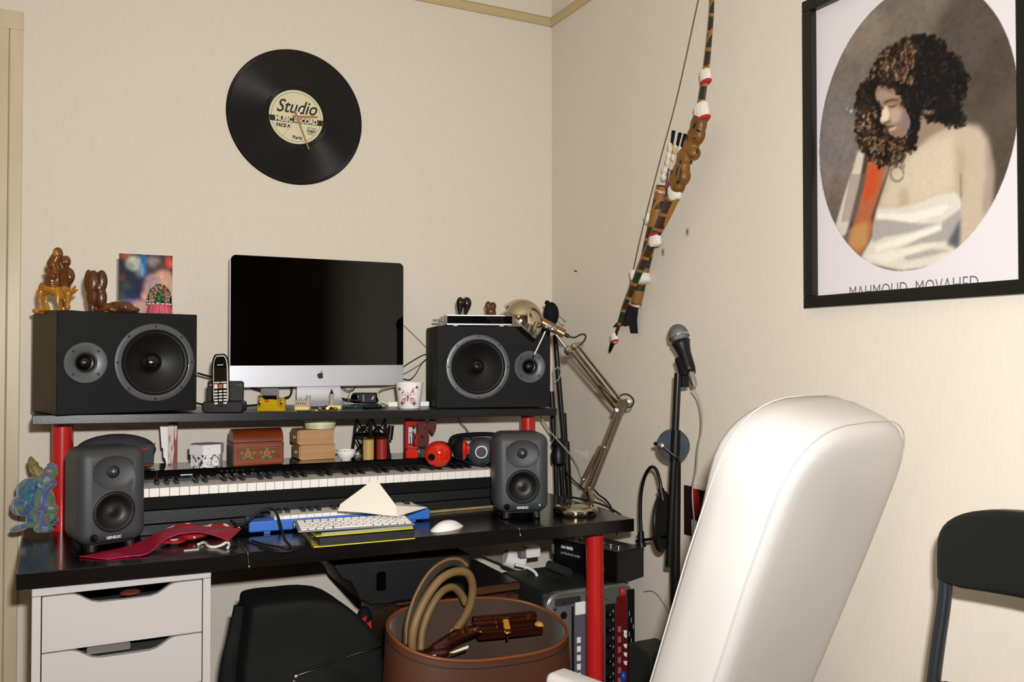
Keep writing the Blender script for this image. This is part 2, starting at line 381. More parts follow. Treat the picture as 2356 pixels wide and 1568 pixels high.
# skin : back, shoulder and arm
pl('#b8a892', 4, 1, (2110, 320), (2185, 288), (2215, 285), (2255, 292), (2275, 320), (2288, 400), (2282, 480), (2262, 560), (2245, 640), (2200, 640), (2120, 560), (2020, 520), (2000, 470), (2035, 400), (2075, 350))
pl('#c9bba4', 6, .8, (2120, 340), (2190, 310), (2210, 360), (2205, 430), (2140, 460), (2060, 480), (2030, 470), (2060, 410))
pl('#a38f7c', 5, .6, (2200, 330), (2225, 350), (2222, 440), (2212, 470), (2200, 420))
pl('#8e7d70', 4, .7, (2268, 310), (2288, 380), (2285, 450), (2270, 520), (2262, 470), (2272, 400))
pl('#6f5b4c', 1, .7, (2211, 400), (2215, 400), (2216, 480), (2213, 480))
pl('#9a8467', 5, .5, (2070, 440), (2090, 430), (2095, 470), (2070, 478))
# white drape
pl('#cfc8ba', 2, 1, (2010, 480), (2075, 478), (2130, 462), (2165, 446), (2200, 442), (2215, 462), (2212, 520), (2203, 585), (2150, 612), (2080, 622), (2000, 605), (1985, 590), (2012, 545), (2012, 500))
pl('#9b9690', 2, .9, (2014, 505), (2060, 500), (2120, 515), (2170, 512), (2100, 535), (2040, 545), (2010, 560))
pl('#8f8a85', 2, .8, (2170, 510), (2215, 480), (2213, 560), (2180, 555), (2120, 560), (2060, 578), (2120, 548), (2168, 530))
pl('#3a4750', 3, .9, (2198, 530), (2214, 500), (2210, 575), (2180, 562))
pl('#e2dccd', 2, .9, (2020, 490), (2100, 490), (2190, 470), (2170, 492), (2100, 512), (2020, 502))
pl('#e2dccd', 2, .9, (2015, 565), (2080, 545), (2165, 520), (2170, 526), (2090, 556), (2020, 580))
pl('#8e8982', 2, .7, (2080, 588), (2150, 572), (2195, 575), (2150, 588), (2090, 600))
pl('#e0d8c6', 2, .8, (2000, 590), (2060, 575), (2160, 560), (2110, 580), (2040, 605))
# coloured scarf and striped sleeve on the left
pl('#a5603f', 3, 1, (2000, 350), (2045, 350), (2038, 420), (2020, 480), (2010, 530), (1985, 585), (1955, 565), (1965, 510), (1985, 440))
pl('#c2451d', 4, .8, (2003, 380), (2030, 380), (2018, 440), (1996, 470), (1986, 450))
pl('#b98a55', 4, .8, (1965, 520), (2000, 510), (1998, 560), (1975, 580), (1955, 560))
pl('#c9bcae', 2, 1, (1977, 348), (1992, 350), (1985, 400), (1975, 450), (1958, 530), (1940, 545), (1925, 520), (1945, 450), (1965, 390))
pl('#3c2e29', 2, .9, (1993, 350), (2003, 352), (1990, 430), (1965, 520), (1948, 545), (1962, 490), (1980, 420))
for k in range(7):
    x = 1940+k*5; pl('#6f615c', 1, .8, (x+22, 400), (x+25, 400), (x+2, 510), (x-1, 510))
pl('#283238', 2, .9, (2048, 380), (2054, 380), (2020, 480), (2010, 520), (2007, 500))
# neck, hair, face
pl('#8f7a69', 4, 1, (2100, 270), (2150, 262), (2190, 290), (2150, 310), (2110, 345), (2080, 350), (2085, 310))
hp = PL((1972, 245), (1974, 214), (1982, 196), (1998, 190), (2006, 163), (2019, 139), (2031, 122), (2053, 110), (2074, 98), (2104, 84), (2135, 83), (2162, 94), (2176, 114), (2198, 133), (2215, 153), (2228, 184), (2229, 206), (2216, 226), (2203, 236), (2213, 255), (2224, 273), (2222, 285), (2202, 290), (2172, 284), (2157, 271), (2145, 275), (2121, 266), (2117, 286), (2115, 306), (2112, 322), (2102, 345), (2086, 350), (2079, 372), (2066, 380), (2039, 372), (2029, 384), (2004, 360), (1987, 345), (1976, 330), (1972, 300), (1976, 270))
hm = P.polymask(hp)
for k in range(len(hp)):       # curls along the outline
    a_, b_ = np.array(hp[k]), np.array(hp[(k+1) % len(hp)]); L_ = np.hypot(*(b_-a_)); n_ = max(1, int(L_/.012))
    for j in range(n_):
        q = a_+(b_-a_)*(j+rs.rand())/n_+rs.randn(2)*.004; r0 = rs.uniform(.005, .013); hm = np.maximum(hm, P.ellm(q[0], q[1], r0, r0*.75))
hm = P.blur(hm, 1)*oval
P.put(hm, '#120e0c')
pl('#3a2618', 5, .8, (1974, 240), (1984, 200), (2000, 195), (2006, 240), (1996, 300), (2000, 350), (1980, 330))
pl('#2c1d14', 6, .7, (2010, 180), (2030, 130), (2070, 108), (2120, 95), (2110, 150), (2060, 180), (2030, 195))
fm = P.blur(P.polymask(PL((2023, 198), (2016, 212), (2019, 229), (2030, 243), (2032, 253), (2028, 278), (2031, 284), (2040, 287), (2044, 292), (2046, 302), (2052, 310), (2062, 316), (2078, 318), (2094, 303), (2097, 280), (2090, 258), (2080, 241), (2076, 224), (2064, 206), (2043, 199))), 1)*oval
def fpl(c, bl, al, *pts): P.poly(PL(*pts), c, bl, al, fm)
P.put(fm, '#8a6f5c')
fpl('#a08672', 3, .9, (2018, 215), (2035, 205), (2060, 212), (2070, 226), (2040, 228), (2026, 238))
fpl('#6a4a38', 3, .8, (2022, 200), (2045, 200), (2066, 212), (2056, 214), (2034, 206))
fpl('#d6c4a6', 2, 1, (2031, 250), (2044, 244), (2051, 262), (2048, 276), (2036, 282), (2028, 280), (2030, 262))
fpl('#b59c88', 3, .9, (2050, 250), (2068, 246), (2078, 256), (2076, 276), (2060, 286), (2050, 280))
fpl('#7f6b78', 5, .7, (2076, 262), (2098, 262), (2098, 300), (2080, 312), (2074, 290))
fpl('#8b6c58', 2, .9, (2048, 303), (2066, 300), (2080, 312), (2070, 319), (2056, 314))
fpl('#241813', 1, .95, (2034, 240), (2040, 233), (2052, 228), (2066, 228), (2074, 232), (2064, 232), (2050, 233), (2040, 238))
fpl('#9b7a66', 1, .9, (2044, 240), (2056, 237), (2066, 238), (2062, 243), (2050, 245))
fpl('#2e1d17', 1, .95, (2045, 243), (2054, 245), (2063, 242), (2068, 238), (2065, 244), (2056, 248), (2048, 247))
fpl('#4b352c', 1, .8, (2034, 283), (2048, 278), (2052, 274), (2052, 280), (2040, 286))
fpl('#1d110e', 1, .95, (2040, 289), (2052, 291), (2064, 288), (2067, 290), (2056, 294), (2046, 295))
fpl('#caa38a', 1, .9, (2050, 296), (2066, 290), (2065, 296), (2056, 301), (2049, 301))
pl('#a98a78', 2, .8, (2126, 256), (2150, 255), (2152, 260), (2140, 262), (2126, 261))
for k in range(1300):
    if k % 3: u, v = rs.uniform(1972, 2100), rs.uniform(95, 385)
    else: u, v = rs.uniform(2060, 2232), rs.uniform(88, 292)
    q = pp(u, v); i = int(q[1]*PH); j = int(q[0]*PW)
    if not (0 <= i < PH and 0 <= j < PW) or hm[i, j] < .5 or fm[i, j] > .3: continue
    low = v > 250 and u < 2090
    c = rs.choice(['#4a3223', '#33231a', '#6b4a30', '#0b0908', '#7a6450', '#241a15'] if (low or (u < 2110 and v < 190)) else ['#1f1a18', '#080707', '#0c0a0a', '#2a2422', '#161210']); r0 = rs.uniform(.0025, .006); an = rs.uniform(0, 6.28)
    for w_ in range(4): P_x = q[0]+.009*math.cos(an+w_*.5); P_y = q[1]+.007*math.sin(an+w_*.5); x0, x1 = int((P_x-r0)*PW), int((P_x+r0)*PW)+1; y0, y1 = int((P_y-r0*.6)*PH), int((P_y+r0*.6)*PH)+1; P.a[max(0, y0):y1, max(0, x0):x1] = P.a[max(0, y0):y1, max(0, x0):x1]*.5+np.array(C(c)[:3])*.5
for u, v, c in ((2045, 155, '#9b9188'), (2043, 162, '#8b8178'), (2064, 172, '#8a7a70'), (2066, 176, '#a08a70'), (1990, 268, '#b5a79a'), (2100, 108, '#8a6b4a'), (1961, 256, '#d9cfc0'), (1952, 250, '#a99f90'), (2000, 275, '#c0a080'), (1990, 285, '#a8967e'), (2092, 190, '#7a5238'), (2040, 145, '#7d6149')):
    q = pp(u, v); P.el(q[0], q[1], .006, .005, c, 1, .8, oval)
for k in range(60):
    a = k/60*6.0+.4; q = pp(2067+15*math.cos(a), 400+17*math.sin(a)); P.el(q[0], q[1], .0045, .004, '#6d5f52', 1, .5, oval)
for k in range(40):
    q = pp(2070+rs.uniform(-10, 14), 355+rs.uniform(-12, 30)); P.el(q[0], q[1], .004, .006, '#5a4a3c', 1, .45, oval)
P.noise(.018, 2, 8, oval)
X_ = -.004
pm = P.mesh('poster_print', lambda u, v: (X_, (iy0-u*(iy0-iy1))-Tp.y, iz0+v*(iz1-iz0)-Tp.z), colmat('poster_print_paint', .6, .25))
part('poster_print', pm, None, t)
g0 = ox(1956, 658, 0); g1 = ox(2252, 630, 0); z_ = (g0.z+g1.z)/2-.033
text('lettering', 'MAHMOUD  MOVAHED', .042, mat('grey_print_ink', '#5c5f63', .6), t, T(X_-.0006, g0.y-Tp.y, g0.z-.030-Tp.z) @ Rz(-PI/2), width=g0.y-g1.y, bold=-.0004, ext=.0001)
# rawl plugs, nail
M['plug'] = mat('filler_patch', '#a59a80', .8); M['hole'] = mat('plug_hole', '#4a4335', .9)
for k, (u, v) in enumerate(((1583, 533), (1527, 580))):
    q = ox(u, v, 0); t = thing('wall_plug', ('beige wall plug plate to the right of the hanging bow, the higher one', 'beige wall plug plate beside the lower half of the bow')[k], 'wall plug', q, group='wall plugs')
    part('plate', G().box((-.0015, 0, 0), (.003, .014, .021)), M['plug'], t, smooth=0, bev=.001); part('screw_hole', G().cyl((-.003, 0, 0), (-.0038, 0, 0), .003), M['hole'], t)
q = ox(1327, 624, 0); tag(part('nail', G().cyl(q, q+Vector((-.01, 0, .002)), .0022), M['screw']), 'small dark nail in the right wall near the corner', 'nail')
# ------------------------------------------------------------------ bow and quiver
def bowmat():
    m = mat('painted_bow_skin', '#7a4a17', .5); nt = m.node_tree; b = nt.nodes['Principled BSDF']; L = nt.links.new
    tc = nt.nodes.new('ShaderNodeTexCoord'); mp_ = nt.nodes.new('ShaderNodeMapping'); mp_.inputs['Rotation'].default_value = (math.radians(18), 0, 0); L(tc.outputs['Object'], mp_.inputs[0])
    wv = []
    for ang in (35, -35):
        m1 = nt.nodes.new('ShaderNodeMapping'); m1.inputs['Rotation'].default_value = (math.radians(18+ang), 0, 0); L(tc.outputs['Object'], m1.inputs[0])
        x = nt.nodes.new('ShaderNodeTexWave'); x.wave_type = 'BANDS'; x.bands_direction = 'Z'; x.inputs['Scale'].default_value = 7; x.inputs['Distortion'].default_value = 1.4; x.inputs['Detail'].default_value = 1; L(m1.outputs[0], x.inputs[0])
        gt = nt.nodes.new('ShaderNodeMath'); gt.operation = 'GREATER_THAN'; gt.inputs[1].default_value = .90; L(x.outputs['Fac'], gt.inputs[0]); wv.append(gt)
    ad = nt.nodes.new('ShaderNodeMath'); ad.operation = 'MAXIMUM'; L(wv[0].outputs[0], ad.inputs[0]); L(wv[1].outputs[0], ad.inputs[1])
    n = nt.nodes.new('ShaderNodeTexNoise'); n.inputs['Scale'].default_value = 14; L(tc.outputs['Object'], n.inputs[0])
    r = nt.nodes.new('ShaderNodeValToRGB'); r.color_ramp.interpolation = 'CONSTANT'; e = r.color_ramp.elements; e[0].color = C('#16291d'); e[1].position = .5; e[1].color = C('#3a1d12')
    L(n.outputs['Fac'], r.inputs[0]); mx = nt.nodes.new('ShaderNodeMix'); mx.data_type = 'RGBA'; L(ad.outputs[0], mx.inputs[0]); L(r.outputs[0], mx.inputs[6]); mx.inputs[7].default_value = C('#8a6024'); L(mx.outputs[2], b.inputs['Base Color']); return m
M['bow'] = bowmat(); M['fur'] = mat('white_fur', '#d8d3c6', .95, spec=.1, bump=1, bscale=220, sheen=.3); M['redfelt'] = mat('red_felt', '#b3202c', .9, bump=.8, bscale=300)
M['carved'] = mat('carved_wood', '#7d5218', .45, c2='#5f3d10', vscale=12, bump=.1); M['darkinlay'] = mat('dark_inlay', '#1c1410', .6)
BX = -.058
def bp_(u, v, X=BX): return ox(u, v, X)
t = thing('hunting_bow', 'long painted wooden bow with white fur bands hanging on the right wall', 'bow', bp_(1553, 440)); o0 = t.location
lc = lambda p: Vector(p)-o0
def limb(pts, nm):
    P_ = bez([lc(bp_(u, v)) for u, v, w_ in pts], 8); ws = [w_ for u, v, w_ in pts]; n = len(P_); rr = [np.interp(i/(n-1)*(len(ws)-1), range(len(ws)), ws)*.0006 for i in range(n)]
    return part(nm, G().tube(P_, rr, 12, nrm=(1, 0, 0), flat=.42), M['bow'], t, smooth=180)
limb([(1641, -120, 12), (1639, -40, 13), (1637, 30, 15), (1630, 110, 18), (1624, 165, 20), (1618, 205, 22), (1612, 245, 24)], 'upper_limb')
limb([(1552, 445, 44), (1532, 490, 40), (1512, 530, 34), (1492, 575, 31), (1470, 625, 27), (1452, 668, 24), (1437, 705, 20), (1420, 760, 12), (1412, 785, 9)], 'lower_limb')
k_ = mp(bp_(1575, 350))
g = G()
for u, v, a, b, c in ((1608, 285, 22, 16, 26), (1602, 310, 26, 17, 24), (1590, 335, 23, 16, 22), (1598, 352, 14, 15, 14), (1575, 362, 22, 16, 24), (1568, 390, 24, 17, 24), (1572, 405, 19, 17, 20), (1556, 415, 21, 16, 20), (1560, 428, 20, 16, 18)):
    g.ell(lc(bp_(u, v)), (b*k_, a*k_, c*k_))
grip = blob('carved_grip', g, M['carved'], t, .004, 3)
from mathutils.bvhtree import BVHTree
bvg = BVHTree.FromPolygons([v.co+o0 for v in grip.data.vertices], [tuple(p_.vertices) for p_ in grip.data.polygons])
for u, v, a, b, rot in ((1598, 288, 15, 4, -40), (1605, 300, 20, 3, 25), (1582, 318, 4, 9, 0), (1604, 348, 6, 8, 0), (1566, 372, 5, 8, 0), (1590, 372, 9, 5, 20), (1558, 392, 4, 17, 25), (1566, 400, 3, 22, 10), (1560, 418, 12, 5, -25), (1598, 318, 4, 4, 0)):
    d_ = ray(u, v).normalized(); h_ = bvg.ray_cast(CAM, d_)[0]
    if h_ is None: continue
    g = G(); p = h_-o0; Mx = T(p) @ Matrix.Rotation(math.radians(rot), 4, 'X'); g.ell((0, 0, 0), (.003, a*k_*.62, b*k_*.7), Mx, 10, 6)
    part('dark_inlay', g, M['darkinlay'], t, smooth=180)
def fur(parent, o, u, v, w_, h_, ang, red=0, X=BX, dep=None):
    q = Vector(bp_(u, v, X))-o; k = mp(bp_(u, v)); a = math.radians(ang); Mx = T(q) @ Matrix.Rotation(a, 4, 'X')
    g = G().lathe([(.3*w_*k/2, -h_*k/2), (.85*w_*k/2, -h_*k/2*.9), (w_*k/2, -h_*k/4), (w_*k/2, h_*k/4), (.85*w_*k/2, h_*k/2*.9), (.3*w_*k/2, h_*k/2)], 24, Mx @ Matrix.Diagonal((dep or .55, 1, 1, 1)))
    o_ = part('fur_band', g, M['fur'], parent, smooth=180); sd = o_.modifiers.new('s', 'SUBSURF'); sd.levels = 2; sd.render_levels = 2; bake(o_)
    for v_ in o_.data.vertices: v_.co += v_.normal*(noise.noise(v_.co*260)*.0016)
    if red:
        z = red*h_*k/2; part('red_trim', G().lathe([(w_*k/2*.9, z-.0035), (w_*k/2*1.04, z), (w_*k/2*.9, z+.0035)], 24, Mx @ Matrix.Diagonal((dep or .6, 1, 1, 1))), M['redfelt'], parent)
fur(t, o0, 1623, 174, 34, 32, -6, -.9); fur(t, o0, 1614, 256, 46, 42, -12, -.95); fur(t, o0, 1552, 443, 42, 40, -12, .95); fur(t, o0, 1507, 553, 40, 28, -6, .9); fur(t, o0, 1413, 777, 24, 24, -18, -.7)
fur(t, o0, 1456, 632, 20, 24, -15)
tip = [lc(bp_(1411, 785)), lc(bp_(1403, 808))]; part('horn_tip', G().cyl(tip[0], tip[1], .0085, 12, .0045), M['blackgloss'], t)
cable('bowstring', [lc(bp_(1633, -118)), lc(bp_(1607, 0)), lc(bp_(1560, 215)), lc(bp_(1520, 365)), lc(bp_(1480, 520)), lc(bp_(1448, 660)), lc(bp_(1414, 782))], .0016, mat('twisted_cord', '#55492f', .8), parent=t)
QX = -.023
t = thing('quiver', 'painted tube quiver with fur bands strapped behind the bow', 'quiver', ox(1524, 430, QX)); qo = t.location
def ql(u, v): return ox(u, v, QX)-qo
part('tube_body', G().cyl(ql(1525, 428), ql(1462, 703), .0185, 24, .0165), M['bow'], t)
M['gold'] = mat('ochre_leather', '#7d5520', .55, var=.1)
for a, b in ((.0, .11), (.2, .32), (.68, .76), (.86, .97)):
    A = ql(1525, 428).lerp(ql(1462, 703), a); B = ql(1525, 428).lerp(ql(1462, 703), b); part('ochre_band', G().cyl(A, B, .0192-.002*a, 24, .0190-.002*b), M['gold'], t)
for a in (.03, .98):
    A = ql(1525, 428).lerp(ql(1462, 703), a); d = (ql(1462, 703)-ql(1525, 428)).normalized(); part('beaded_ring', G().cyl(A, A+d*.007, .0205-.002*a, 24), mat('beaded_white', '#c9c2b0', .6, c2='#a8503f', vscale=90), t)
for u, v, w_ in ((1497, 503, 34), (1481, 640, 34)): fur(t, qo, u, v, w_, 24, -14, 0, QX, 1.0)
M['felt'] = mat('black_felt', '#0b0c0b', .95, bump=.5, bscale=200)
for pts in (((1448, 700), (1470, 700), (1466, 735), (1468, 766), (1453, 766), (1450, 748), (1437, 750), (1441, 725)), ((1441, 700), (1447, 700), (1441, 745), (1424, 752), (1412, 752), (1418, 745), (1428, 735), (1431, 712))):
    vs = [ox(u, v, -.012)-qo for u, v in pts]; n = len(vs); vs2 = [p+Vector((-.004, 0, 0)) for p in vs]
    part('felt_flap', G().add(vs+vs2, [tuple(range(n)), tuple(range(2*n-1, n-1, -1))]+[(i, i+n, (i+1) % n+n, (i+1) % n) for i in range(n)]), M['felt'], t, smooth=0)
for k, (u, v, u2, v2) in enumerate(((1550, 300, 1532, 432), (1565, 305, 1536, 434), (1577, 308, 1541, 436))):
    a = ox(u, v, QX); b = ox(u2, v2, QX); t = thing('arrow', ('leftmost arrow in the quiver with a dark nock', 'middle arrow in the quiver with yellowish fletching', 'arrow in the quiver nearest the bow with grey fletching')[k], 'arrow', a, group='arrows in the quiver'); L_ = lambda f: (b-a)*f
    part('shaft', G().cyl(L_(.25), L_(1.15), .0028), mat('red_brown_shaft', '#4a1d12', .4), t); part('nock', G().cyl(L_(0), L_(.27), .0055, 8, .004), M['blackmatte'], t)
    g = G()
    for j in range(3): g.ell(L_(.3+.14*j)+Vector((-.004, .0, 0)), (.008, .009, .015))
    part('fletching', g, mat('feather', ['#b9b2a0', '#b58a3a', '#aab0a8'][k], .9, c2='#d8d4c8', vscale=60), t, smooth=180)
fur_t = thing('fur_tuft', 'white fur tuft with dark spots at the quiver mouth', 'fur tuft', ox(1531, 385, QX)); g = G()
for u, v, r_ in ((1536, 372, 9), (1529, 392, 10), (1527, 408, 9)): g.ell(ox(u, v, QX-.008)-fur_t.location, (.008, r_*k_, r_*1.2*k_))
blob('fur', g, mat('spotted_fur', '#d2cdc0', .95, c2='#b9b3a4', vscale=80), fur_t, .003, 2, lambda c: noise.noise(c*240)*.0012)
# ================================================================== DESK AND SHELF
DZ = .735
FL = Vector((-1.662, -.725, DZ)); FR = Vector((-.196, -.796, DZ))
def ydesk(x): return FL.y+(x-FL.x)/(FR.x-FL.x)*(FR.y-FL.y)
t = thing('desk', 'wide black-stained desk on red round legs along the back wall', 'desk', (-.93, -.4, 0)); o = t.location
def quadprism(pts, z0, z1): n = len(pts); return G().add([(x, y, z0) for x, y in pts]+[(x, y, z1) for x, y in pts], [tuple(range(n))[::-1], tuple(range(n, 2*n))]+[(i, (i+1) % n, (i+1) % n+n, i+n) for i in range(n)], T(-o))
part('desktop', quadprism([(FL.x, FL.y), (FR.x, FR.y), (-.172, -.04), (-1.672, -.02)], DZ-.034, DZ), M['blackwood'], t, smooth=0, bev=.0015)
for x, y in ((-.262, -.70), (-1.50, -.085)):
    part('leg', G().cyl((x-o.x, y-o.y, .0), (x-o.x, y-o.y, DZ-.034), .0245, 32), M['red'], t)
# shelf: sags a little to the right
def SZ(x): return 1.037-(x+1.65)*.0150
t = thing('monitor_shelf', 'long black shelf on red posts standing on the desk', 'shelf', (-.95, -.2, DZ)); o = t.location
Y0, Y1 = -.41, -.03; TH = .0225
g = G().add([(x, y, SZ(x)-d) for x in (-1.647, -.215) for y in (Y0, Y1) for d in (0, TH)], [(0,1,3,2),(4,6,7,5),(0,2,6,4),(1,5,7,3),(0,4,5,1),(2,3,7,6)], T(-o))
part('shelf_board', g, mat('dark_shelf_board', '#16181a', .3, bump=.05, bscale=200), t, smooth=0, bev=.0015)
for (u, Y) in ((143, -.255), (1215, -.28)):
    p = oy(u, 1010, Y); zt = SZ(p.x)-TH; part('post', G().cyl((p.x-o.x, Y-o.y, 0), (p.x-o.x, Y-o.y, zt-DZ), .0235, 32), M['red'], t)
for x in (-1.58,): part('post', G().cyl((x-o.x, -.06-o.y, 0), (x-o.x, -.06-o.y, SZ(x)-TH-DZ), .0235, 32), M['red'], t)
# speakers on the shelf ------------------------------------------------
def driver(parent, c, Rr, kind, Mx):
    # c: (x,z) on the front plane y=0 ; local -Y is out
    B = Mx @ T(c[0], 0, c[1]) @ Rx(PI/2)
    if kind == 'woofer':
        rg = part('driver_ring', G().lathe([(Rr*.84, -.002), (Rr*.84, .006), (Rr*.86, .0068), (Rr*.985, .0045), (Rr, .001), (Rr, -.001)], 72, B, cap=False), M['ring'], parent)
        part('rubber_surround', G().lathe([(Rr*.845, .0005), (Rr*.82, .001), (Rr*.79, .006), (Rr*.745, .0045), (Rr*.72, -.001), (Rr*.70, -.002)], 64, B, cap=False), M['rubber'], parent)
        cn = part('cone', G().lathe([(Rr*.70, -.002), (Rr*.62, -.008), (Rr*.45, -.019), (Rr*.25, -.028)], 64, B, cap=False), M['cone'], parent)
        part('dust_cap', G().lathe([(Rr*.262, -.0275), (Rr*.25, -.021), (Rr*.2, -.013), (Rr*.12, -.0075), (.0001, -.0055)], 40, B, cap=False), M['dustcap'], cn, smooth=180)
        for k in range(8):
            a = PI/2+k*PI/4; part('screw', G().lathe([(.0001, .0078), (.0022, .0078), (.003, .0066), (.003, .004)], 10, B @ T(Rr*.925*math.cos(a), Rr*.925*math.sin(a), 0), cap=False), M['screw'], rg)
    else:
        rg = part('tweeter_plate', G().lathe([(Rr*.42, -.008), (Rr*.44, -.002), (Rr*.5, .003), (Rr*.56, .0045), (Rr*.985, .0045), (Rr, .003), (Rr, -.001)], 64, B, cap=False), M['ring'], parent)
        part('tweeter_dome', G().lathe([(Rr*.42, -.008), (Rr*.34, -.0095), (Rr*.33, -.009), (Rr*.28, -.001), (Rr*.2, .002), (.0001, .0042)], 40, B, cap=False), M['dome'], parent, smooth=60)
        for k in range(4):
            a = PI/4+k*PI/2; part('screw', G().lathe([(.0001, .0075), (.0022, .0075), (.003, .0063), (.003, .004)], 10, B @ T(Rr*.8*math.cos(a), Rr*.8*math.sin(a), 0), cap=False), M['screw'], rg)
M['ring'] = mat('grey_cast_ring', '#4a4c4e', .38, metal=.3, coat=.15, bump=.1, bscale=700)
M['cone'] = mat('black_paper_cone', '#090909', .45); M['dustcap'] = mat('dust_cap', '#080808', .2); M['dome'] = mat('silk_dome', '#060606', .3)
M['cab'] = mat('black_ash_veneer', '#08090a', .65, spec=.25, bump=.35, bscale=500, stretch=(1, 1, .1)); M['walnut'] = mat('dark_walnut_veneer', '#3a2a14', .6, bump=.3, bscale=300, c2='#2f210f', vscale=30, stretch=(1, 1, .12))
def bigspeaker(nm, label, loc, rz, mirror, W=.332, H=.247, D=.235, side='cab'):
    t = thing(nm, label, 'speaker', loc, rz, group='large speakers on the shelf')
    b = part('cabinet', G().box((W/2, D/2, H/2), (W, D, H)), M['cab'], t, smooth=0); b.data.materials.append(M[side])
    s = -1 if mirror else 1
    wx = .226 if not mirror else W-.226; tx = .063 if not mirror else W-.066
    Mw = T(wx, -.001, H/2) @ Rx(PI/2); Mt = T(tx, -.001, H/2) @ Rx(PI/2)
    mo = b.modifiers.new('bev', 'BEVEL'); mo.width = .0015; mo.segments = 1; bake(b)
    carve(b, [G().lathe([(.085, -.04), (.085, .02)], 48, Mw), G().lathe([(.021, -.02), (.021, .02)], 24, Mt)])
    for pl_ in b.data.polygons:
        if abs(pl_.normal.x) > .9 and abs(pl_.center.x) < .01: pl_.material_index = 1
    driver(t, (wx, H/2), .0985, 'woofer', Matrix()); driver(t, (tx, H/2), .049, 'tweeter', Matrix()); return t
fl = Vector((-1.596, -.455, 0)); a = math.radians(14)
fl.z = SZ(-1.655)+.0006
bigspeaker('studio_speaker', 'large black two-way speaker with walnut side at the left end of the shelf', fl, a, False, side='walnut')
fr_ = Vector((-.592, -.345, SZ(-.62)+.0004)); bigspeaker('studio_speaker', 'large black two-way speaker on the right end of the shelf behind the desk lamp', fr_, math.radians(-14), True, W=.352, H=.246)
SLT = fl.z+.247; SRT = fr_.z+.246
# ------------------------------------------------------------------ computer
iy = -.165
A = oy(529, 588, iy); B = oy(929, 604, iy); Cc = oy(529, 892, iy); ix0, ix1 = A.x, B.x; iz1 = (A.z+B.z)/2; iz0 = Cc.z-.001; cxm = (ix0+ix1)/2; W = ix1-ix0; H = iz1-iz0
t = thing('desktop_computer', 'all-in-one computer with black screen and silver chin on the shelf', 'computer', (cxm, iy, SZ(cxm-.07)+.0004), math.radians(0)); zb = iz0-SZ(cxm)
chz = .0635
part('aluminium_shell', G().prism(rrect(W, H, .016, 8, 0, zb+H/2), .012), M['alu'], t, smooth=30, bev=.001)
gl = [(x, z) for x, z in rrect(W-.004, H-.002, .015, 8, 0, zb+H/2) if z > zb+chz]; gl = sorted([p for p in gl if p[0] > 0], key=lambda p: p[1])+sorted([p for p in gl if p[0] <= 0], key=lambda p: -p[1])
gl = [(W/2-.002, zb+chz)]+gl+[(-W/2+.002, zb+chz)]
part('glass_screen', G().prism(gl, .0015, z0=-.0016), mat('screen_glass', '#010101', .03, spec=.35), t, smooth=0)
def apple(s):
    P_ = []
    R_ = lambda a0, a1, cx, cz, rx, rz, n=8: [(cx+rx*math.cos(math.radians(a0+(a1-a0)*k/n)), cz+rz*math.sin(math.radians(a0+(a1-a0)*k/n))) for k in range(n+1)]
    pts = [(0, .62)]+R_(110, 60, .32, .25, .36, .43, 4)+[(.62, .5)]+R_(140, 225, .92, .22, .42, .34, 8)+[(.62, -.18), (.5, -.45), (.33, -.62), (.2, -.62), (0, -.55), (-.2, -.62), (-.36, -.6), (-.55, -.35)]+R_(200, 110, -.28, .12, .42, .5, 7)
    return [(x*s, z*s) for x, z in pts]
part('logo', G().prism(apple(.0135), .0006, T(.0, 0, zb+chz/2), z0=-.0007), M['ink'], t, smooth=0, label='black fruit-shaped emblem on the silver chin')
part('logo_leaf', G().prism([(x*.0135, z*.0135) for x, z in ((.02, .68), (.05, .9), (.2, 1.08), (.34, 1.12), (.32, .92), (.18, .74))], .0006, T(0, 0, zb+chz/2), z0=-.0007), M['ink'], t, smooth=0)
st = bez([(0, .012, zb+.03), (0, .014, zb-.012), (0, .004, .02), (0, -.03, .006), (0, -.09, .0045)], 6)
part('stand', G().grid(lambda a, b: ((a-.5)*(.128+.02*b), (st[int(b*(len(st)-1))].y)+.004, st[int(b*(len(st)-1))].z), 1, 24).grid(lambda a, b: ((a-.5)*(.128+.02*b), (st[int(b*(len(st)-1))].y)-.001, max(.0008, st[int(b*(len(st)-1))].z-.004)), 1, 24), M['alu'], t, smooth=180)
# ------------------------------------------------------------------ things on the shelf
def sp(u, v): # point on the shelf surface
    p = oz(u, v, 1.03)
    for _ in range(4): p = oz(u, v, SZ(p.x))
    return p
def vt(nm, label, cat, P, group=None, rz=0): return thing(nm, label, cat, P, -YAW+rz, group=group)
# telephone
p = sp(518, 948); t = vt('phone_cradle', 'black telephone cradle left of the computer', 'phone base', p, rz=.12); k = mp(p)
part('base_plate', G().prism(rrect(.103, .03, .01, 4, 0, .0155), .062, z0=-.036), M['blackplastic'], t, bev=.003)
part('back_panel', G().prism(rrect(.092, .083, .006, 4, -.003, .0415), .014, Rx(-.12), z0=.006), M['blackplastic'], t, bev=.002)
text('lettering', 'SIEMENS', .004, M['whiteprint'], t, Rx(-.12) @ T(-.042, .0052, .071), width=.0165); text('lettering', 'Gigaset', .004, mat('grey_print', '#777777', .6), t, Rx(-.12) @ T(.026, .0052, .071), width=.014)
p2 = p+Vector((0, 0, 0)); t = vt('cordless_phone', 'silver-rimmed cordless phone standing in its black charging base', 'phone', p2+Vector((-.006, -.006, .0)), rz=.12); Mp = T(0, -.028, .014) @ Rx(-.16) @ Ry(-.05)
def pho(w0, w1, h, r, n=8): # tapered rounded outline
    out = []
    for x, z in rrect(1, 1, r, n): zz = (z+.5); w_ = w0+(w1-w0)*zz-.004*math.sin(zz*PI); out.append((x*w_, zz*h))
    return out
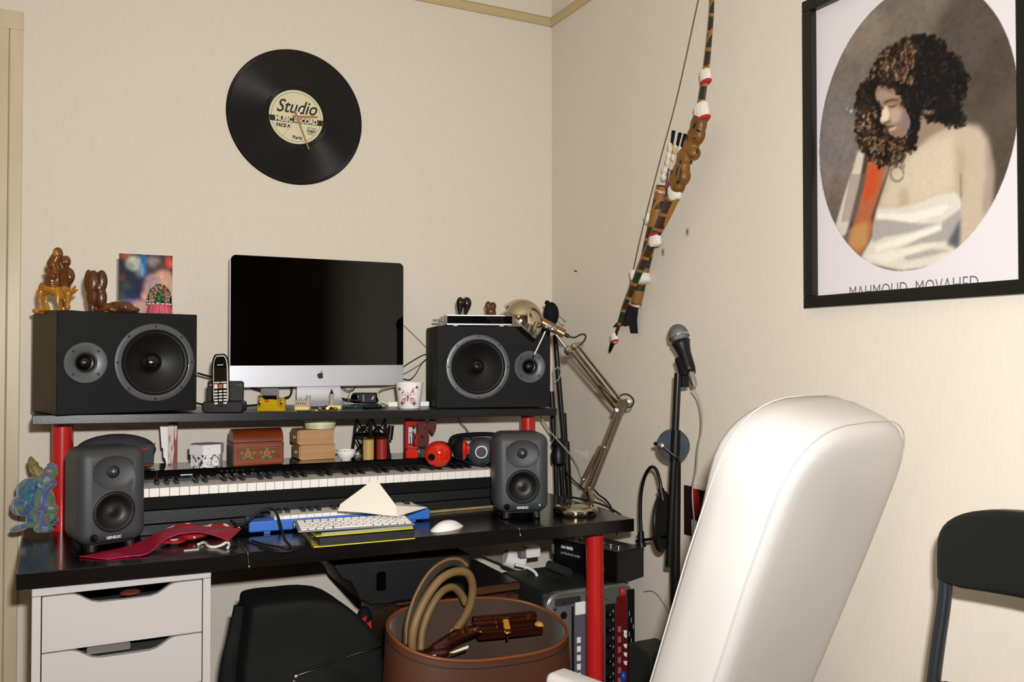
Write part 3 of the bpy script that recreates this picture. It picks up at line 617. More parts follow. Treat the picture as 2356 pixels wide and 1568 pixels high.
part('handset_body', G().prism(pho(.046, .046, .142, .3), .02, Mp @ T(-.002, 0, 0), z0=.003), M['blackplastic'], t, bev=.004)
part('silver_rim', G().prism(pho(.042, .041, .137, .32), .004, Mp, z0=.0), mat('silver_plastic', '#c9c6bb', .3, metal=.5), t, bev=.001)
part('front_face', G().prism(pho(.0365, .0355, .130, .30), .0012, Mp @ T(0, 0, .0035), z0=-.0012), M['blackgloss'], t, smooth=0)
part('display', G().box((0, -.0014, .085), (.031, .0008, .036), Mp), mat('phone_display', '#14100a', .15), t, smooth=0)
text('lettering', 'SIEMENS', .004, M['whiteprint'], t, Mp @ T(-.0075, -.0014, .110), width=.015)
M['keycap'] = mat('silver_keys', '#cfccc0', .35, metal=.2)
for r in range(5):
    for c in range(3):
        if r == 4 and c == 1: continue
        part('button', G().box(((c-1)*.0113, -.0022, .0115+(4-r)*.0078), (.0086, .0022, .0046), Mp), M['keycap'], t, smooth=0, bev=.0008)
for x, h_ in ((-.0113, .012), (.0113, .012)): part('call_key', G().box((x, -.0022, .0555), (.008, .0022, h_), Mp), M['keycap'], t, smooth=0, bev=.0008)
part('navigation_key', G().box((0, -.0022, .0555), (.011, .0022, .0115), Mp), mat('copper_key', '#9a6a48', .3, metal=.4), t, smooth=0, bev=.0015)
for x in (-.008, .0085): part('soft_key', G().box((x, -.0022, .0655), (.0145, .0022, .0035), Mp), M['keycap'], t, smooth=0, bev=.0008)
# glass toy car with yellow liquid
p = sp(627, 947); k = mp(p); t = vt('glass_car_bottle', 'yellow glass car-shaped perfume bottle on the shelf edge under the computer', 'bottle', p+Vector((0, .012, 0)), rz=.1)
M['yglass'] = mat('yellow_liquid_glass', '#c9a712', .04, trans=.35, ior=1.4)
g = G(); g.ell((0, 0, 17*k), (33*k, .014, 15*k)).ell((-22*k, -.006, 20*k), (10*k, .013, 14*k)).ell((24*k, -.006, 20*k), (10*k, .013, 14*k)).box((0, 0, 8*k), (62*k, .026, 14*k))
blob('glass_body', g, M['yglass'], t, .0022, 3)
part('cabin_glass', G().prism(rrect(40*k, 26*k, 3*k, 3, -4*k, 40*k), .014, z0=-.007), mat('smoked_glass', '#8d8f86', .1, trans=.5), t, bev=.001); part('dark_seat', G().box((-4*k, 0, 31*k), (33*k, .016, 13*k)), M['blackgloss'], t, smooth=0); part('red_seat', G().ell((-10*k, -.008, 24*k), (7*k, .006, 3*k)), M['redgloss'], t)
for s in (-1, 1): part('headlamp', G().ell((s*24*k, -.016, 22*k), (3.4*k, .004, 8*k)), M['chrome'], t)
# miniature castle
p = sp(699, 943); k = mp(p); t = vt('miniature_castle', 'small beige stone castle souvenir on a yellow plinth', 'souvenir', p+Vector((0, .012, 0))); M['stone'] = mat('beige_resin', '#a39a88', .7, var=.15, vscale=300, bump=.3, bscale=400); M['plinth'] = mat('yellow_plinth', '#d9c670', .6)
part('plinth', G().box((0, 0, 4*k), (33*k, .022, 7*k)), M['plinth'], t, smooth=0, bev=.0006); part('hall', G().box((-3*k, 0, 14.5*k), (29*k, .016, 14*k)), M['stone'], t, smooth=0)
g = G()
for i in range(7): g.box((-16*k+i*4.3*k, -.006, 22.6*k), (2.4*k, .003, 2.4*k))
part('battlement', g, M['stone'], t, smooth=0); part('round_tower', G().cyl((13*k, 0, 7.6*k), (13*k, 0, 31*k), 5*k, 12).cyl((13*k, 0, 31*k), (13*k, 0, 33*k), 6*k, 12), M['stone'], t)
for i in range(5): part('window_slit', G().box((-13.5*k+i*5*k, -.0083, 15*k), (1.6*k, .0006, 5*k)), M['ink'], t, smooth=0)
part('turret', G().cyl((-6*k, 0, 21.6*k), (-6*k, 0, 27*k), 3*k, 10), M['stone'], t)
p = sp(700, 945.5); tag(part('metal_tray', G().lathe([(0.0001, .0005), (.019, .0005), (.021, .003), (.0195, .003), (.018, .0014), (.0001, .0014)], 28, T(p) @ Matrix.Diagonal((1, .32, .7, 1)), cap=False), M['steel']), 'small oval silver tray on the shelf edge before the castle', 'tray')
# miniature tower with dark spire
p = sp(766, 941); k = mp(p); t = vt('miniature_tower', 'small beige tower souvenir with dark pointed spire on a yellow plinth', 'souvenir', p+Vector((0, .014, 0)))
part('plinth', G().box((8*k, 0, 4.5*k), (30*k, .020, 8.5*k)), M['plinth'], t, smooth=0, bev=.0006); part('tower', G().cyl((0, 0, 8.8*k), (0, 0, 30*k), 4.6*k, 12, 4*k).cyl((0, 0, 30*k), (0, 0, 35*k), 5.2*k, 12), M['stone'], t); part('spire', G().cyl((0, 0, 35*k), (0, 0, 47*k), 4.6*k, 12, .3*k), M['blackgloss'], t)
part('shrub', G().ell((-14*k, 0, 4.5*k), (6*k, .004, 4*k)), mat('green_paint', '#2c4020', .7), t)
# jewelled keyring beetle
p = sp(755, 945); k = mp(p); t = vt('jewelled_keyring', 'small gilt jewelled keyring with black and white stones on the shelf edge', 'keyring', p+Vector((0, .004, 0)))
part('gilt_base', G().prism(rrect(44*k, 6*k, 2*k, 3, 0, 3.2*k), .012, z0=-.006), M['brass'], t)
for i, (x, c) in enumerate(((-18, 'steel'), (-8, 'blackgloss'), (0, 'whitegloss'), (9, 'blackgloss'), (18, 'brass'))): part('stone', G().ell((x*k, -.003, 6*k), (4.5*k, .005, 3.6*k)), M[c], t)
cable('chain', [(-22*k, 0, 2*k), (-30*k, -.002, 2*k), (-38*k, .0, 2*k), (-48*k, .004, 2*k)], .0009, M['brass'], parent=t)
# pens
def stick(nm, label, cat, u0, v0, u1, v1, r, m, extra=None, yo=0.):
    a = sp(u0, v0)+Vector((0, yo, r+.0005)); b = sp(u1, v1)+Vector((0, yo, r+.0005)); t = thing(nm, label, cat, a); part('barrel', G().cyl((0, 0, 0), (b-a)*.82, r, 12), m, t)
    part('tip', G().cyl((b-a)*.82, b-a, r*1.08, 12, r*.5), extra or M['blackgloss'], t); return t
stick('blue_pen', 'dark teal pen lying on the shelf right of the small tower', 'pen', 786, 939, 850, 938, .0042, mat('teal_plastic', '#0d3a48', .25)); stick('folding_knife', 'black penknife with silver rivets on the shelf left of the mug', 'knife', 836, 941, 886, 940, .0052, M['blackgloss'], M['steel'])
# webcam and black gadget behind
p = sp(845, 930); k = mp(p); t = vt('black_webcam', 'black webcam box lying on the shelf behind the pens', 'webcam', p+Vector((0, .03, 0))); part('housing', G().prism(rrect(62*k, 24*k, 8*k, 5, 0, 14*k), .03), M['blackplastic'], t, bev=.003)
part('silver_clip', G().box((-2*k, -.002, 14*k), (3*k, .003, 15*k)), M['steel'], t, smooth=0); part('lens', G().lathe([(9*k, 0), (9*k, .006), (6*k, .007), (.0001, .0055)], 24, T(-22*k, 0, 14*k) @ Rx(PI/2)), M['blackgloss'], t); part('beige_knob', G().cyl((18*k, -.004, 11*k), (22*k, -.006, 18*k), 2.2*k), M['cream'], t)
p = sp(905, 925); t = vt('power_strip', 'black gadget box behind the white mug on the shelf', 'box', p+Vector((0.01, .05, 0))); part('body', G().prism(rrect(80*k, 26*k, 4*k, 4, 0, 13.5*k), .04), M['blackmatte'], t, bev=.002)
part('bracket', G().box((-45*k, .005, 16*k), (14*k, .012, 30*k)), M['blackmatte'], t, smooth=0)
# white mug with butterfly
p = sp(950, 940); k = mp(p); t = vt('butterfly_pot', 'white china pot with a pink jewelled butterfly beside the right speaker', 'pot', p+Vector((0, .03, 0)))
part('pot_body', G().lathe([(.0001, .0005), (23*k, .0005), (25*k, .003), (32*k, 57*k), (33*k, 60*k), (31*k, 60*k), (23*k, 5*k), (.0001, 4*k)], 48, Matrix(), cap=False), M['whitegloss'], t)
M['gem'] = mat('pink_gem', '#c79aa4', .06, metal=.6); M['pinkpaint'] = mat('pink_enamel', '#d3a9b2', .25, metal=.2)
bf = lambda x, z: (x*k, -(24+8*z/60)*k*math.cos(math.asin(max(-.95, min(.95, x/29.))))-.0008, z*k)
def wing(pts, nm='wing'):
    vs = [bf(x, z) for x, z in pts]; n = len(vs); vs2 = [(a_, b_-.0022, c_) for a_, b_, c_ in vs]
    part(nm, G().add(vs+vs2, [tuple(range(n)), tuple(range(2*n-1, n-1, -1))]+[(i, i+n, (i+1) % n+n, (i+1) % n) for i in range(n)]), M['pinkpaint'], t, smooth=0)
wing([(-2, 30), (-10, 44), (-24, 52), (-24, 42), (-14, 31)]); wing([(2, 30), (10, 46), (23, 54), (24, 44), (14, 31)]); wing([(-2, 28), (-13, 24), (-18, 12), (-14, 6), (-6, 14)]); wing([(2, 28), (14, 26), (19, 12), (14, 6), (6, 14)])
for x, z, r in ((-19, 46, 3.6), (-12, 38, 2.4), (20, 50, 3.6), (12, 40, 2.4), (-13, 14, 3.4), (14, 13, 3.4), (0, 29, 3), (-8, 24, 2), (9, 24, 2)): a = bf(x, z); part('gem', G().ell((a[0], a[1]-.003, a[2]), (r*k, .002, r*k), nu=8, nv=5), M['gem'] if r < 3.3 else M['chrome'], t, smooth=0)
part('butterfly_body', G().ell((0, bf(0, 29)[1]-.002, 28*k), (2*k, .002, 12*k)), M['gem'], t)
# white adapter and lead beside the mug
p = sp(905, 937); t = vt('white_adapter', 'small white connector block lying left of the butterfly pot', 'adapter', p+Vector((0, .03, 0))); part('connector_body', G().prism(rrect(26*k, 12*k, 3*k, 4, 8*k, 6.5*k), .014), M['white'], t, bev=.0015); part('neck', G().box((-12*k, .007, 6*k), (16*k, .008, 7*k)), M['cream'], t, smooth=0, bev=.001)
p = sp(985, 936); t = vt('white_block', 'small white plastic block right of the butterfly pot', 'adapter', p+Vector((0, .03, 0))); part('block', G().prism(rrect(22*k, 12*k, 3*k, 4, 0, 6.5*k), .014), M['white'], t, bev=.0015)
def W_(u, v, y): return oy(u, v, y)
cable('charging_lead', [W_(893, 930, -.30), W_(876, 922, -.28), W_(869, 908, -.25), W_(876, 895, -.2), W_(900, 890, -.12), W_(935, 885, -.08)], .0024, M['cream'], 'thick white cord curving up behind the butterfly pot')
M['cab_'] = M['rubber']
cable('power_lead', [W_(440, 925, -.30), W_(480, 931, -.24), W_(560, 933, -.26), W_(600, 930, -.2), W_(640, 926, -.12)], .0030, M['rubber'], 'black lead running along the shelf behind the telephone base')
cable('power_lead', [W_(455, 858, -.16), W_(480, 865, -.14), W_(520, 874, -.1), W_(560, 886, -.09), W_(600, 898, -.08), W_(640, 915, -.08), W_(664, 912, -.1), W_(671, 900, -.1), W_(670, 885, -.1)], .0030, M['rubber'], 'black lead hanging between left speaker and computer stand')
cable('power_lead', [W_(757, 905, -.1), W_(790, 917, -.1), W_(830, 922, -.12)], .0034, M['rubber'], 'black lead emerging right of the computer stand')
cable('thin_lead', [W_(785, 888, -.1), W_(798, 898, -.1), W_(812, 896, -.1), W_(818, 888, -.1)], .0016, M['rubber'], 'small black lead loop under the right half of the computer')
cable('thin_lead', [W_(808, 893, -.14), W_(802, 915, -.2), W_(806, 932, -.26), W_(820, 936, -.28)], .0011, M['greycable'], 'thin grey wire dropping to the pens on the shelf')
for a, b, lb, m_, r in ((((925, 744), (950, 768), (974, 792), (1000, 820)), -.03, 'straight thin grey wire above the others right of the computer', 'greycable', .0012), (((925, 845), (945, 832), (962, 822), (974, 816), (990, 812)), -.05, 'upper curved black wire between computer and right speaker', 'rubber', .0015), (((925, 862), (950, 848), (974, 832), (990, 820)), -.04, 'grey wire between the two black ones right of the computer', 'greycable', .0018), (((925, 870), (942, 873), (955, 862), (965, 845), (975, 830), (985, 825)), -.05, 'lower sagging black wire between computer and right speaker', 'rubber', .0015)):
    cable('wire', [W_(u, v, b) for u, v in a], r, M[m_], lb)
# ------------------------------------------------------------------ on the left speaker
def lp(u, v, Z=SLT): return oz(u, v, Z)
def onL(u, y): return oy(u, 720, y)   # x only
# carved group of riders on a donkey
Y_ = -.36; b0 = oy(135, 718, Y_); b0.z = SLT; k = mp(b0); t = vt('donkey_carving', 'glossy carved wooden group riding a grazing donkey on the left speaker', 'figurine', b0); V0 = 722-1
def s3(u, v, d=0.): return ((u-135)*k, d, (V0-v)*k)
M['olive'] = mat('polished_dark_wood', '#6a3c12', .18, coat=.5, c2='#3e1f08', vscale=22, stretch=(1, 1, .5)); M['olivel'] = mat('polished_light_wood', '#a8701f', .18, coat=.5, c2='#8a5615', vscale=20)
g = G()
def E_(g, u, v, a, b, d=0, dd=None): g.ell(s3(u, v, d), (a*k*1.10, (dd or a)*k*1.1, b*k*1.08), nu=14, nv=9)
def Cp(g, u0, v0, u1, v1, r0, r1, d=0, d1=None): g.cap(s3(u0, v0, d), s3(u1, v1, d if d1 is None else d1), r0*k*1.2, r1*k*1.2)
E_(g, 98, 668, 9, 15, 0, 10); E_(g, 112, 667, 20, 12, 0, 12); E_(g, 128, 672, 16, 12, 0, 11); E_(g, 140, 680, 14, 14, 0, 10)
Cp(g, 95, 675, 94, 695, 6, 4, -.006); Cp(g, 94, 695, 98, 712, 4, 3.4, -.006); Cp(g, 102, 676, 102, 698, 5, 3.5, .008); Cp(g, 102, 698, 108, 714, 3.5, 3.2, .008); Cp(g, 98, 712, 102, 718, 4, 4)
Cp(g, 135, 678, 137, 700, 4.5, 3, -.008); Cp(g, 137, 700, 139, 718, 3, 4, -.008); Cp(g, 144, 690, 142, 716, 5, 5, .008)
Cp(g, 150, 668, 160, 678, 8, 7, -.004); Cp(g, 160, 678, 159, 702, 7, 4.5, -.008); E_(g, 159, 710, 6, 7, -.008)
Cp(g, 166, 672, 175, 662, 3, 2, -.004); Cp(g, 168, 676, 177, 669, 3, 1.8, .002)
E_(g, 88, 719, 8, 6, -.01); E_(g, 96, 720, 8, 5)
blob('donkey', g, M['olivel'], t, .0019, 2)
g = G(); E_(g, 125, 638, 16, 34, .003, 11); Cp(g, 120, 610, 130, 590, 12, 10, .003); E_(g, 131, 586, 10.5, 14, .002); E_(g, 118, 648, 16, 22, .002); Cp(g, 115, 625, 128, 640, 6, 5, -.012); E_(g, 120, 662, 16, 8, 0, 14)
blob('veiled_figure', g, M['olive'], t, .0019, 2)
g = G(); E_(g, 128, 614, 6.5, 7, -.014); E_(g, 130, 626, 6, 8, -.012); Cp(g, 122, 630, 134, 632, 4, 4, -.014)
blob('child', g, M['olive'], t, .0015, 2)
g = G(); E_(g, 150, 604, 9.5, 13, .002); E_(g, 153, 638, 17, 20, .0, 11); Cp(g, 150, 650, 150, 672, 10, 7, 0); E_(g, 165, 640, 4, 12, -.004); E_(g, 146, 690, 6, 20, .004)
blob('bearded_figure', g, M['olive'], t, .0019, 2)
part('veiled_face', G().ell(s3(130.5, 586, -.007), (6.5*k, 5*k, 8.5*k)), M['olivel'], t); part('bearded_face', G().ell(s3(149, 605, -.008), (3.5*k, 3*k, 8*k)), M['olive'], t); part('saddle_cloth', G().ell(s3(117, 667, -.0115), (13*k, 4*k, 9*k)), M['olivel'], t)
part('carved_base', G().prism(rrect(86*k, 4*k, 1.8*k, 3, -2*k, 2*k), .035, z0=-.012), M['olive'], t, bev=.001)
# torso carving
Y_ = -.38; b0 = oy(219, 722, Y_); b0.z = SLT; k = mp(b0); V0 = 722.5; t = vt('torso_carving', 'smooth brown wooden torso carving standing behind the turtle carving', 'figurine', b0)
def s3(u, v, d=0.): return ((u-219)*k, d, (V0-v)*k)
g = G(); E_(g, 203, 652, 9, 27, 0, 9); E_(g, 216, 655, 13, 28, -.004, 12); E_(g, 233, 650, 12, 24, 0, 11); E_(g, 216, 685, 16, 24, 0, 12); E_(g, 232, 688, 12, 24, 0, 11); E_(g, 228, 665, 13, 16); Cp(g, 212, 690, 212, 718, 9, 7); Cp(g, 230, 700, 226, 716, 7, 5, .004); E_(g, 213, 712, 8, 10)
M['walnutp'] = mat('waxed_walnut', '#5c3512', .35, c2='#432408', vscale=18, stretch=(3, 3, .25), coat=.15); blob('torso', g, M['walnutp'], t, .002, 3)
# turtle carving
b0 = oy(283, 727, -.405); b0.z = SLT+.0005; k = mp(b0); V0 = 727.; t = vt('turtle_carving', 'dark wooden turtle carving lying on the left speaker', 'figurine', b0)
def s3(u, v, d=0.): return ((u-283)*k, d, (V0-v)*k)
g = G(); g.ell(s3(280, 722), (34*k, 18*k, 22*k), Ry(.12)); g.box((0, 0, -.02), (.2, .1, .04))
g = G(); E_(g, 276, 716, 30, 15, 0, 18); E_(g, 296, 721, 24, 7, 0, 14); Cp(g, 248, 712, 228, 706, 6, 6, -.004); Cp(g, 252, 716, 240, 722, 6, 4, -.012); Cp(g, 262, 720, 270, 724, 6, 3.5, -.018)
blob('turtle_body', g, M['olive'], t, .0018, 2, lambda c: -.0009 if abs(noise.noise(c*70)) < .08 else 0)
# postcard painting
A = oz(275, 727, SLT); Yc = -.30; A = oy(274, 583, Yc); B = oy(397, 588, Yc); zt = (A.z+B.z)/2; t = thing('postcard', 'colourful painted postcard of embracing nudes leaning upright on the left speaker', 'postcard', ((A.x+B.x)/2, Yc, SLT)); W = B.x-A.x; H = zt-SLT
P = Paint(84, 96, '#23263c')
def pc(u, v): return ((u-275)/122, (727-v)/144)
def pe(u, v, a, b, c, bl=2, al=1): q = pc(u, v); P.el(q[0], q[1], a/122, b/144, c, bl, al)
pe(290, 590, 14, 8, '#8a4a3c'); pe(310, 605, 19, 17, '#a3a598', 2); pe(300, 610, 10, 10, '#77806c', 2, .7); pe(330, 608, 8, 26, '#1f5f9c', 2); pe(327, 620, 3, 16, '#5a9fc4', 1); pe(283, 640, 8, 12, '#5a3528', 2, .8); pe(290, 660, 12, 10, '#31463c', 3); pe(284, 690, 10, 18, '#39493a', 3); pe(310, 690, 22, 26, '#22284a', 4)
pe(322, 625, 8, 12, '#8c8fa0', 3, .5); pe(360, 606, 22, 22, '#4a3a35', 3); pe(352, 598, 14, 12, '#8c7f7c', 3, .8); pe(389, 600, 10, 16, '#a4432c', 2); pe(376, 640, 22, 22, '#c0907c', 3); pe(352, 655, 20, 26, '#a08483', 3); pe(345, 680, 16, 20, '#b38a80', 3); pe(388, 665, 10, 30, '#b98a76', 3); pe(374, 690, 12, 16, '#6f6f73', 4, .7); pe(300, 700, 24, 10, '#5d5287', 2); pe(325, 715, 26, 22, '#b98f84', 3); pe(333, 682, 7, 9, '#c4907a', 2); pe(392, 600, 4, 8, '#c4533a', 1)
P.noise(.07, 1, 2); P.noise(.08, 3, 6)
part('card_print', P.mesh('card_print', lambda u, v: ((u-.5)*W, -.0013, v*H), colmat('postcard_paint', .7, .2)), None, t); part('card_back', G().box((0, 0, H/2), (W, .002, H)), M['white'], t, smooth=0)
# beaded christmas candle
b0 = oy(367, 726, -.360); b0.z = SLT+.0005; k = mp(b0); t = vt('snow_globe', 'beaded glass dome with green Christmas tree on a pink base, in front of the postcard', 'ornament', b0)
M['pinkc'] = mat('pink_ceramic', '#b4505a', .5, var=.1, vscale=60); g = G(); n = 60
prof_ = [(29, 0), (28, 3), (26, 12), (24, 20), (22.5, 22.5), (18, 23), (.001, 23)]; vs = [(r*k*math.cos(2*PI*i/n)*(1-.07*(i % 6 == 0)), r*k*math.sin(2*PI*i/n)*(1-.07*(i % 6 == 0)), z*k) for r, z in prof_ for i in range(n)]
g.add(vs, [(a*n+i, a*n+(i+1) % n, (a+1)*n+(i+1) % n, (a+1)*n+i) for a in range(len(prof_)-1) for i in range(n)]+[tuple(range(n))]); part('pink_base', g, M['pinkc'], t, smooth=25)
g = G()
for i in range(14): a = 2*PI*i/14; g.ell((23*k*math.cos(a), 23*k*math.sin(a), 22.5*k), (3.4*k, 3.4*k, 1.6*k), nu=8, nv=5)
part('snow_rim', g, M['white'], t, smooth=180)
part('tree', G().lathe([(14*k, 23.5*k), (13*k, 26*k), (8*k, 41*k), (9*k, 40*k), (4*k, 54*k), (.001, 56*k)], 14, cap=False), mat('green_glitter', '#12692c', .45, bump=1, bscale=500, c2='#0c4a1e', vscale=150), t)
part('gold_star', G().ell((0, 0, 60*k), (4.5*k, 2*k, 4.5*k)), M['brass'], t); part('present', G().box((13*k, -12*k, 27*k), (6*k, 4*k, 5*k)), mat('blue_foil', '#1a2a7c', .2, metal=.6), t, smooth=0)
part('reindeer', G().cap((-11*k, -4*k, 42*k), (-10*k, -4*k, 56*k), 2.6*k, 3*k).cap((12*k, -4*k, 42*k), (13*k, -4*k, 56*k), 2.6*k, 3*k), mat('brown_resin', '#7a4a34', .6), t)
g = G(); rnd = random.Random(3)
for i in range(260):
    a = rnd.uniform(0, 2*PI); z = rnd.uniform(23, 66); r = (27.5*math.sqrt(max(.05, 1-((z-36)/36)**2))) if z > 36 else 27.5
    g.ell((r*k*math.cos(a), r*k*math.sin(a), z*k), (1.05*k,)*3, nu=6, nv=4)
part('glass_beads', g, mat('bead_glass', '#d6d2c6', .1, trans=.35), t, smooth=180, stuff=True)
part('glass_dome', G().lathe([(26*k, 23.5*k), (26.2*k, 40*k), (22*k, 54*k), (12*k, 66*k), (.001, 70*k)], 40, cap=False), M['cglass'], t)
cable('thin_string', [oz(u, v, SLT+.001) for u, v in ((398, 726), (410, 722), (425, 725), (445, 730))], .0006, M['greycable'], 'thin dark string lying on top of the left speaker')
# ------------------------------------------------------------------ on the right speaker
def rp(u, v): return oz(u, v, SRT)
p = oy(1028, 741, -.305); q = oy(1187, 741, -.36); t = thing('external_drive', 'silver external drive box with black front on the right speaker', 'drive', (p.x, p.y, SRT+.0045), math.atan2(q.y-p.y, q.x-p.x))
Wd = .205; part('silver_case', G().prism(rrect(Wd, .0325, .003, 3, Wd/2, .01625), .17), M['alu'], t, bev=.001); part('black_front', G().prism(rrect(Wd-.002, .0235, .001, 2, Wd/2, .0165), .0015, z0=-.0016), M['blackgloss'], t, smooth=0)
for x, y in ((.03, .02), (Wd-.03, .02), (.03, .14), (Wd-.03, .14)): part('foot', G().cyl((x, y, -.0042), (x, y, 0), .008), M['white'], t)
part('usb_stick', G().box((-.018, .05, .016), (.035, .018, .0065)), M['screw'], t, smooth=0, bev=.001)
DT = SRT+.0045+.0325
for nm, lb, u0, v0, wd, ht, m_, fl_ in (('dark_torso', 'black carved torso figurine on the silver drive box', 1067, 711, 34, 42, 'blackcarve', 1), ('brown_torso', 'small brown wooden torso figurine on the silver drive box', 1129, 711, 27, 34, 'walnutp', 0)):
    if m_ == 'blackcarve': M[m_] = mat('ebony_carving', '#0b0c0b', .28, coat=.2)
    b0 = oy(u0, v0, -.27); b0.z = DT+.0005; k = mp(b0); t = vt(nm, lb, 'figurine', b0); g = G()
    if fl_: g.ell((-8*k, 0, 30*k), (9*k, 9*k, 12*k)).ell((7*k, 0, 28*k), (11*k, 10*k, 14*k)).cap((-9*k, 0, 24*k), (-9*k, 0, 4*k), 8*k, 4*k).cap((8*k, 0, 20*k), (4*k, 0, 4*k), 8*k, 4*k)
    else: g.ell((-6*k, 0, 24*k), (7*k, 7*k, 10*k)).ell((5*k, 0, 22*k), (8*k, 8*k, 10*k)).ell((0, 0, 10*k), (12*k, 9*k, 11*k)).ell((2*k, 0, 5*k), (11*k, 8*k, 5*k))
    blob('carving', g, M[m_], t, .0016, 2)
b0 = oz(1270, 757, SRT); b0 = oy(1268, 750, -.36); b0.z = SRT; k = mp(b0); t = vt('black_mask', 'black rounded object standing behind the lamp shade on the right speaker', 'ornament', b0); part('body', G().ell((0, 0, 31*k), (18*k, .02, 28*k)), M['blackmatte'], t, smooth=180); part('knob', G().ell((-9*k, 0, 57*k), (6*k, 6*k, 6*k)), M['blackmatte'], t)
part('rod', G().cyl((14*k, 0, 30*k), (30*k, 0, 16*k), 1.2*k), M['screw'], t); part('green_bead', G().ell((31*k, 0, 15*k), (3.2*k,)*3), mat('green_bead', '#5f8a6c', .2), t); part('foot', G().lathe([(8*k, 0), (6*k, 5*k)], 20), M['blackmatte'], t)
# ================================================================== ON THE DESK
DT_ = DZ+.0006
def dp(u, v, h=0.): return oz(u, v, DZ+h)
# small studio monitors ------------------------------------------------
M['monbody'] = mat('charcoal_cast_enclosure', '#3b3d3f', .45, metal=.15, bump=.25, bscale=900)
M['monled'] = mat('green_led', '#3fae3a', .3, emit='#4ee23c', estr=1.6)
def monitor(label, loc, rz, led, k=1.):
    t = thing('studio_monitor', label, 'speaker', loc, rz, group='small monitors on the desk'); W, D, H, z0 = .156*k, .14*k, .226*k, .018*k
    b = part('enclosure', G().box((0, 0, z0+H/2), (W, D, H)), M['monbody'], t, smooth=0)
    for v in b.data.vertices:
        v.co.x *= (.93 if v.co.y > 0 else 1.0)
    md = b.modifiers.new('b', 'BEVEL'); md.width = .027; md.segments = 6; bake(b)
    for v in b.data.vertices:       # bow the flanks a little
        f = 1+.035*math.cos((v.co.z-z0-H/2)/(H/2)*PI/2); v.co.x *= f
    yf = -D/2
    carve(b, [G().ell((0, yf-.004, z0+H*.745), (.052*k, .0135, .043*k), nu=40, nv=20), G().lathe([(.0525*k, -.02), (.0525*k, .03)], 48, T(0, yf, z0+H*.33) @ Rx(PI/2)), ])
    B = T(0, yf, z0+H*.33) @ Rx(PI/2)
    part('woofer_ring', G().lathe([(.0524*k, -.018), (.0524*k, .0006), (.0495*k, .001), (.048*k, -.001)], 64, B, cap=False), M['monbody'], t)
    part('woofer_surround', G().lathe([(.0485*k, -.002), (.045*k, .0026), (.041*k, .0012), (.037*k, -.003)], 56, B, cap=False), M['rubber'], t, smooth=180)
    part('woofer_cone', G().lathe([(.0375*k, -.003), (.030*k, -.0088), (.021*k, -.0125), (.012*k, -.0115), (.0001, -.009)], 56, B, cap=False), M['cone'], t, smooth=180)
    B2 = T(0, yf+.0085, z0+H*.745) @ Rx(PI/2)
    part('tweeter_rim', G().lathe([(.0155*k, -.004), (.0145*k, .001), (.0105*k, .0014)], 36, B2, cap=False), M['rubber'], t, smooth=180)
    part('tweeter_dome', G().lathe([(.0105*k, 0), (.0085*k, .0045), (.004*k, .0078), (.0001, .0085)], 32, B2, cap=False), mat('metal_dome', '#7d858c', .2, metal=.9), t, smooth=180)
    part('volume_knob', G().lathe([(.0085*k, 0), (.0085*k, .004), (.006*k, .0075), (.0001, .008)], 28, T(-.046*k, yf, z0+H*.085) @ Rx(PI/2)), M['blackgloss'], t)
    text('lettering', 'GENELEC', .0085, M['whiteprint'], t, T(-.018*k, yf-.0008, z0+H*.055), width=.034*k, bold=.0001)
    if led: part('power_light', G().ell((.049*k, yf-.0005, z0+H*.095), (.0022, .001, .0022)), M['monled'], t)
    g = G()
    part('stand', G().prism([(-.052*k, .014*k), (.052*k, .014*k), (.058*k, .019*k), (-.058*k, .019*k)], .10*k, z0=-.05*k), M['rubber'], t, bev=.003)
    for x in (-.045, .045):
        for y in (-.052, .045): part('stand_foot', G().cyl((x*k, y*k, 0), (x*k*.95, y*k*.9, .015*k), .010*k, 16, .012*k), M['rubber'], t)
    return t
monitor('charcoal studio monitor at the left end of the desk beside the pink ribbon', (-1.495, -.525, DT_), math.radians(17), False, .955)
monitor('charcoal studio monitor with green light at the right end of the piano keys', (-.452, -.605, DT_), math.radians(-17), True, .95)
# digital piano ----------------------------------------------------------
px0, px1 = -1.505, -.305
def KT(x): return -(x+1.4)*.0083
t = thing('digital_piano', 'long black digital piano under the shelf at the back of the desk', 'piano', (-.85, -.31, .796)); o = t.location
tilt = Matrix.Rotation(math.atan(.0083), 4, 'Y'); MP = T(-o) @ T(-1.4, 0, 0) @ tilt @ T(1.4, 0, 0)   # x stays x, z drops to the right
part('key_bed', G().box(((px0+px1)/2, -.30, .8125), (px1-px0, .272, .031), MP), M['blackmatte'], t, smooth=0, bev=.002)
part('rear_body', G().box(((px0+px1)/2, -.248, .8535), (px1-px0, .158, .050), MP), M['blackplastic'], t, smooth=0, bev=.0015)
cp = part('control_panel', G().box(((px0+px1)/2, -.25, .8800), (px1-px0, .164, .0024), MP).box(((px0+px1)/2, -.330, .8698), (px1-px0, .004, .0228), MP), M['blackgloss'], t, smooth=0)
for x in (px0+.006, px1-.006): part('cheek_block', G().box((x, -.37, .840), (.012, .14, .05), MP), M['blackplastic'], t, smooth=0, bev=.002)
M['ivory'] = mat('white_piano_key', '#e9e4dd', .3); M['ebony'] = mat('black_piano_key', '#0a0a0a', .4)
kx0 = px0+.0135; KW = .0235; nk = int((px1-.013-kx0)/KW)
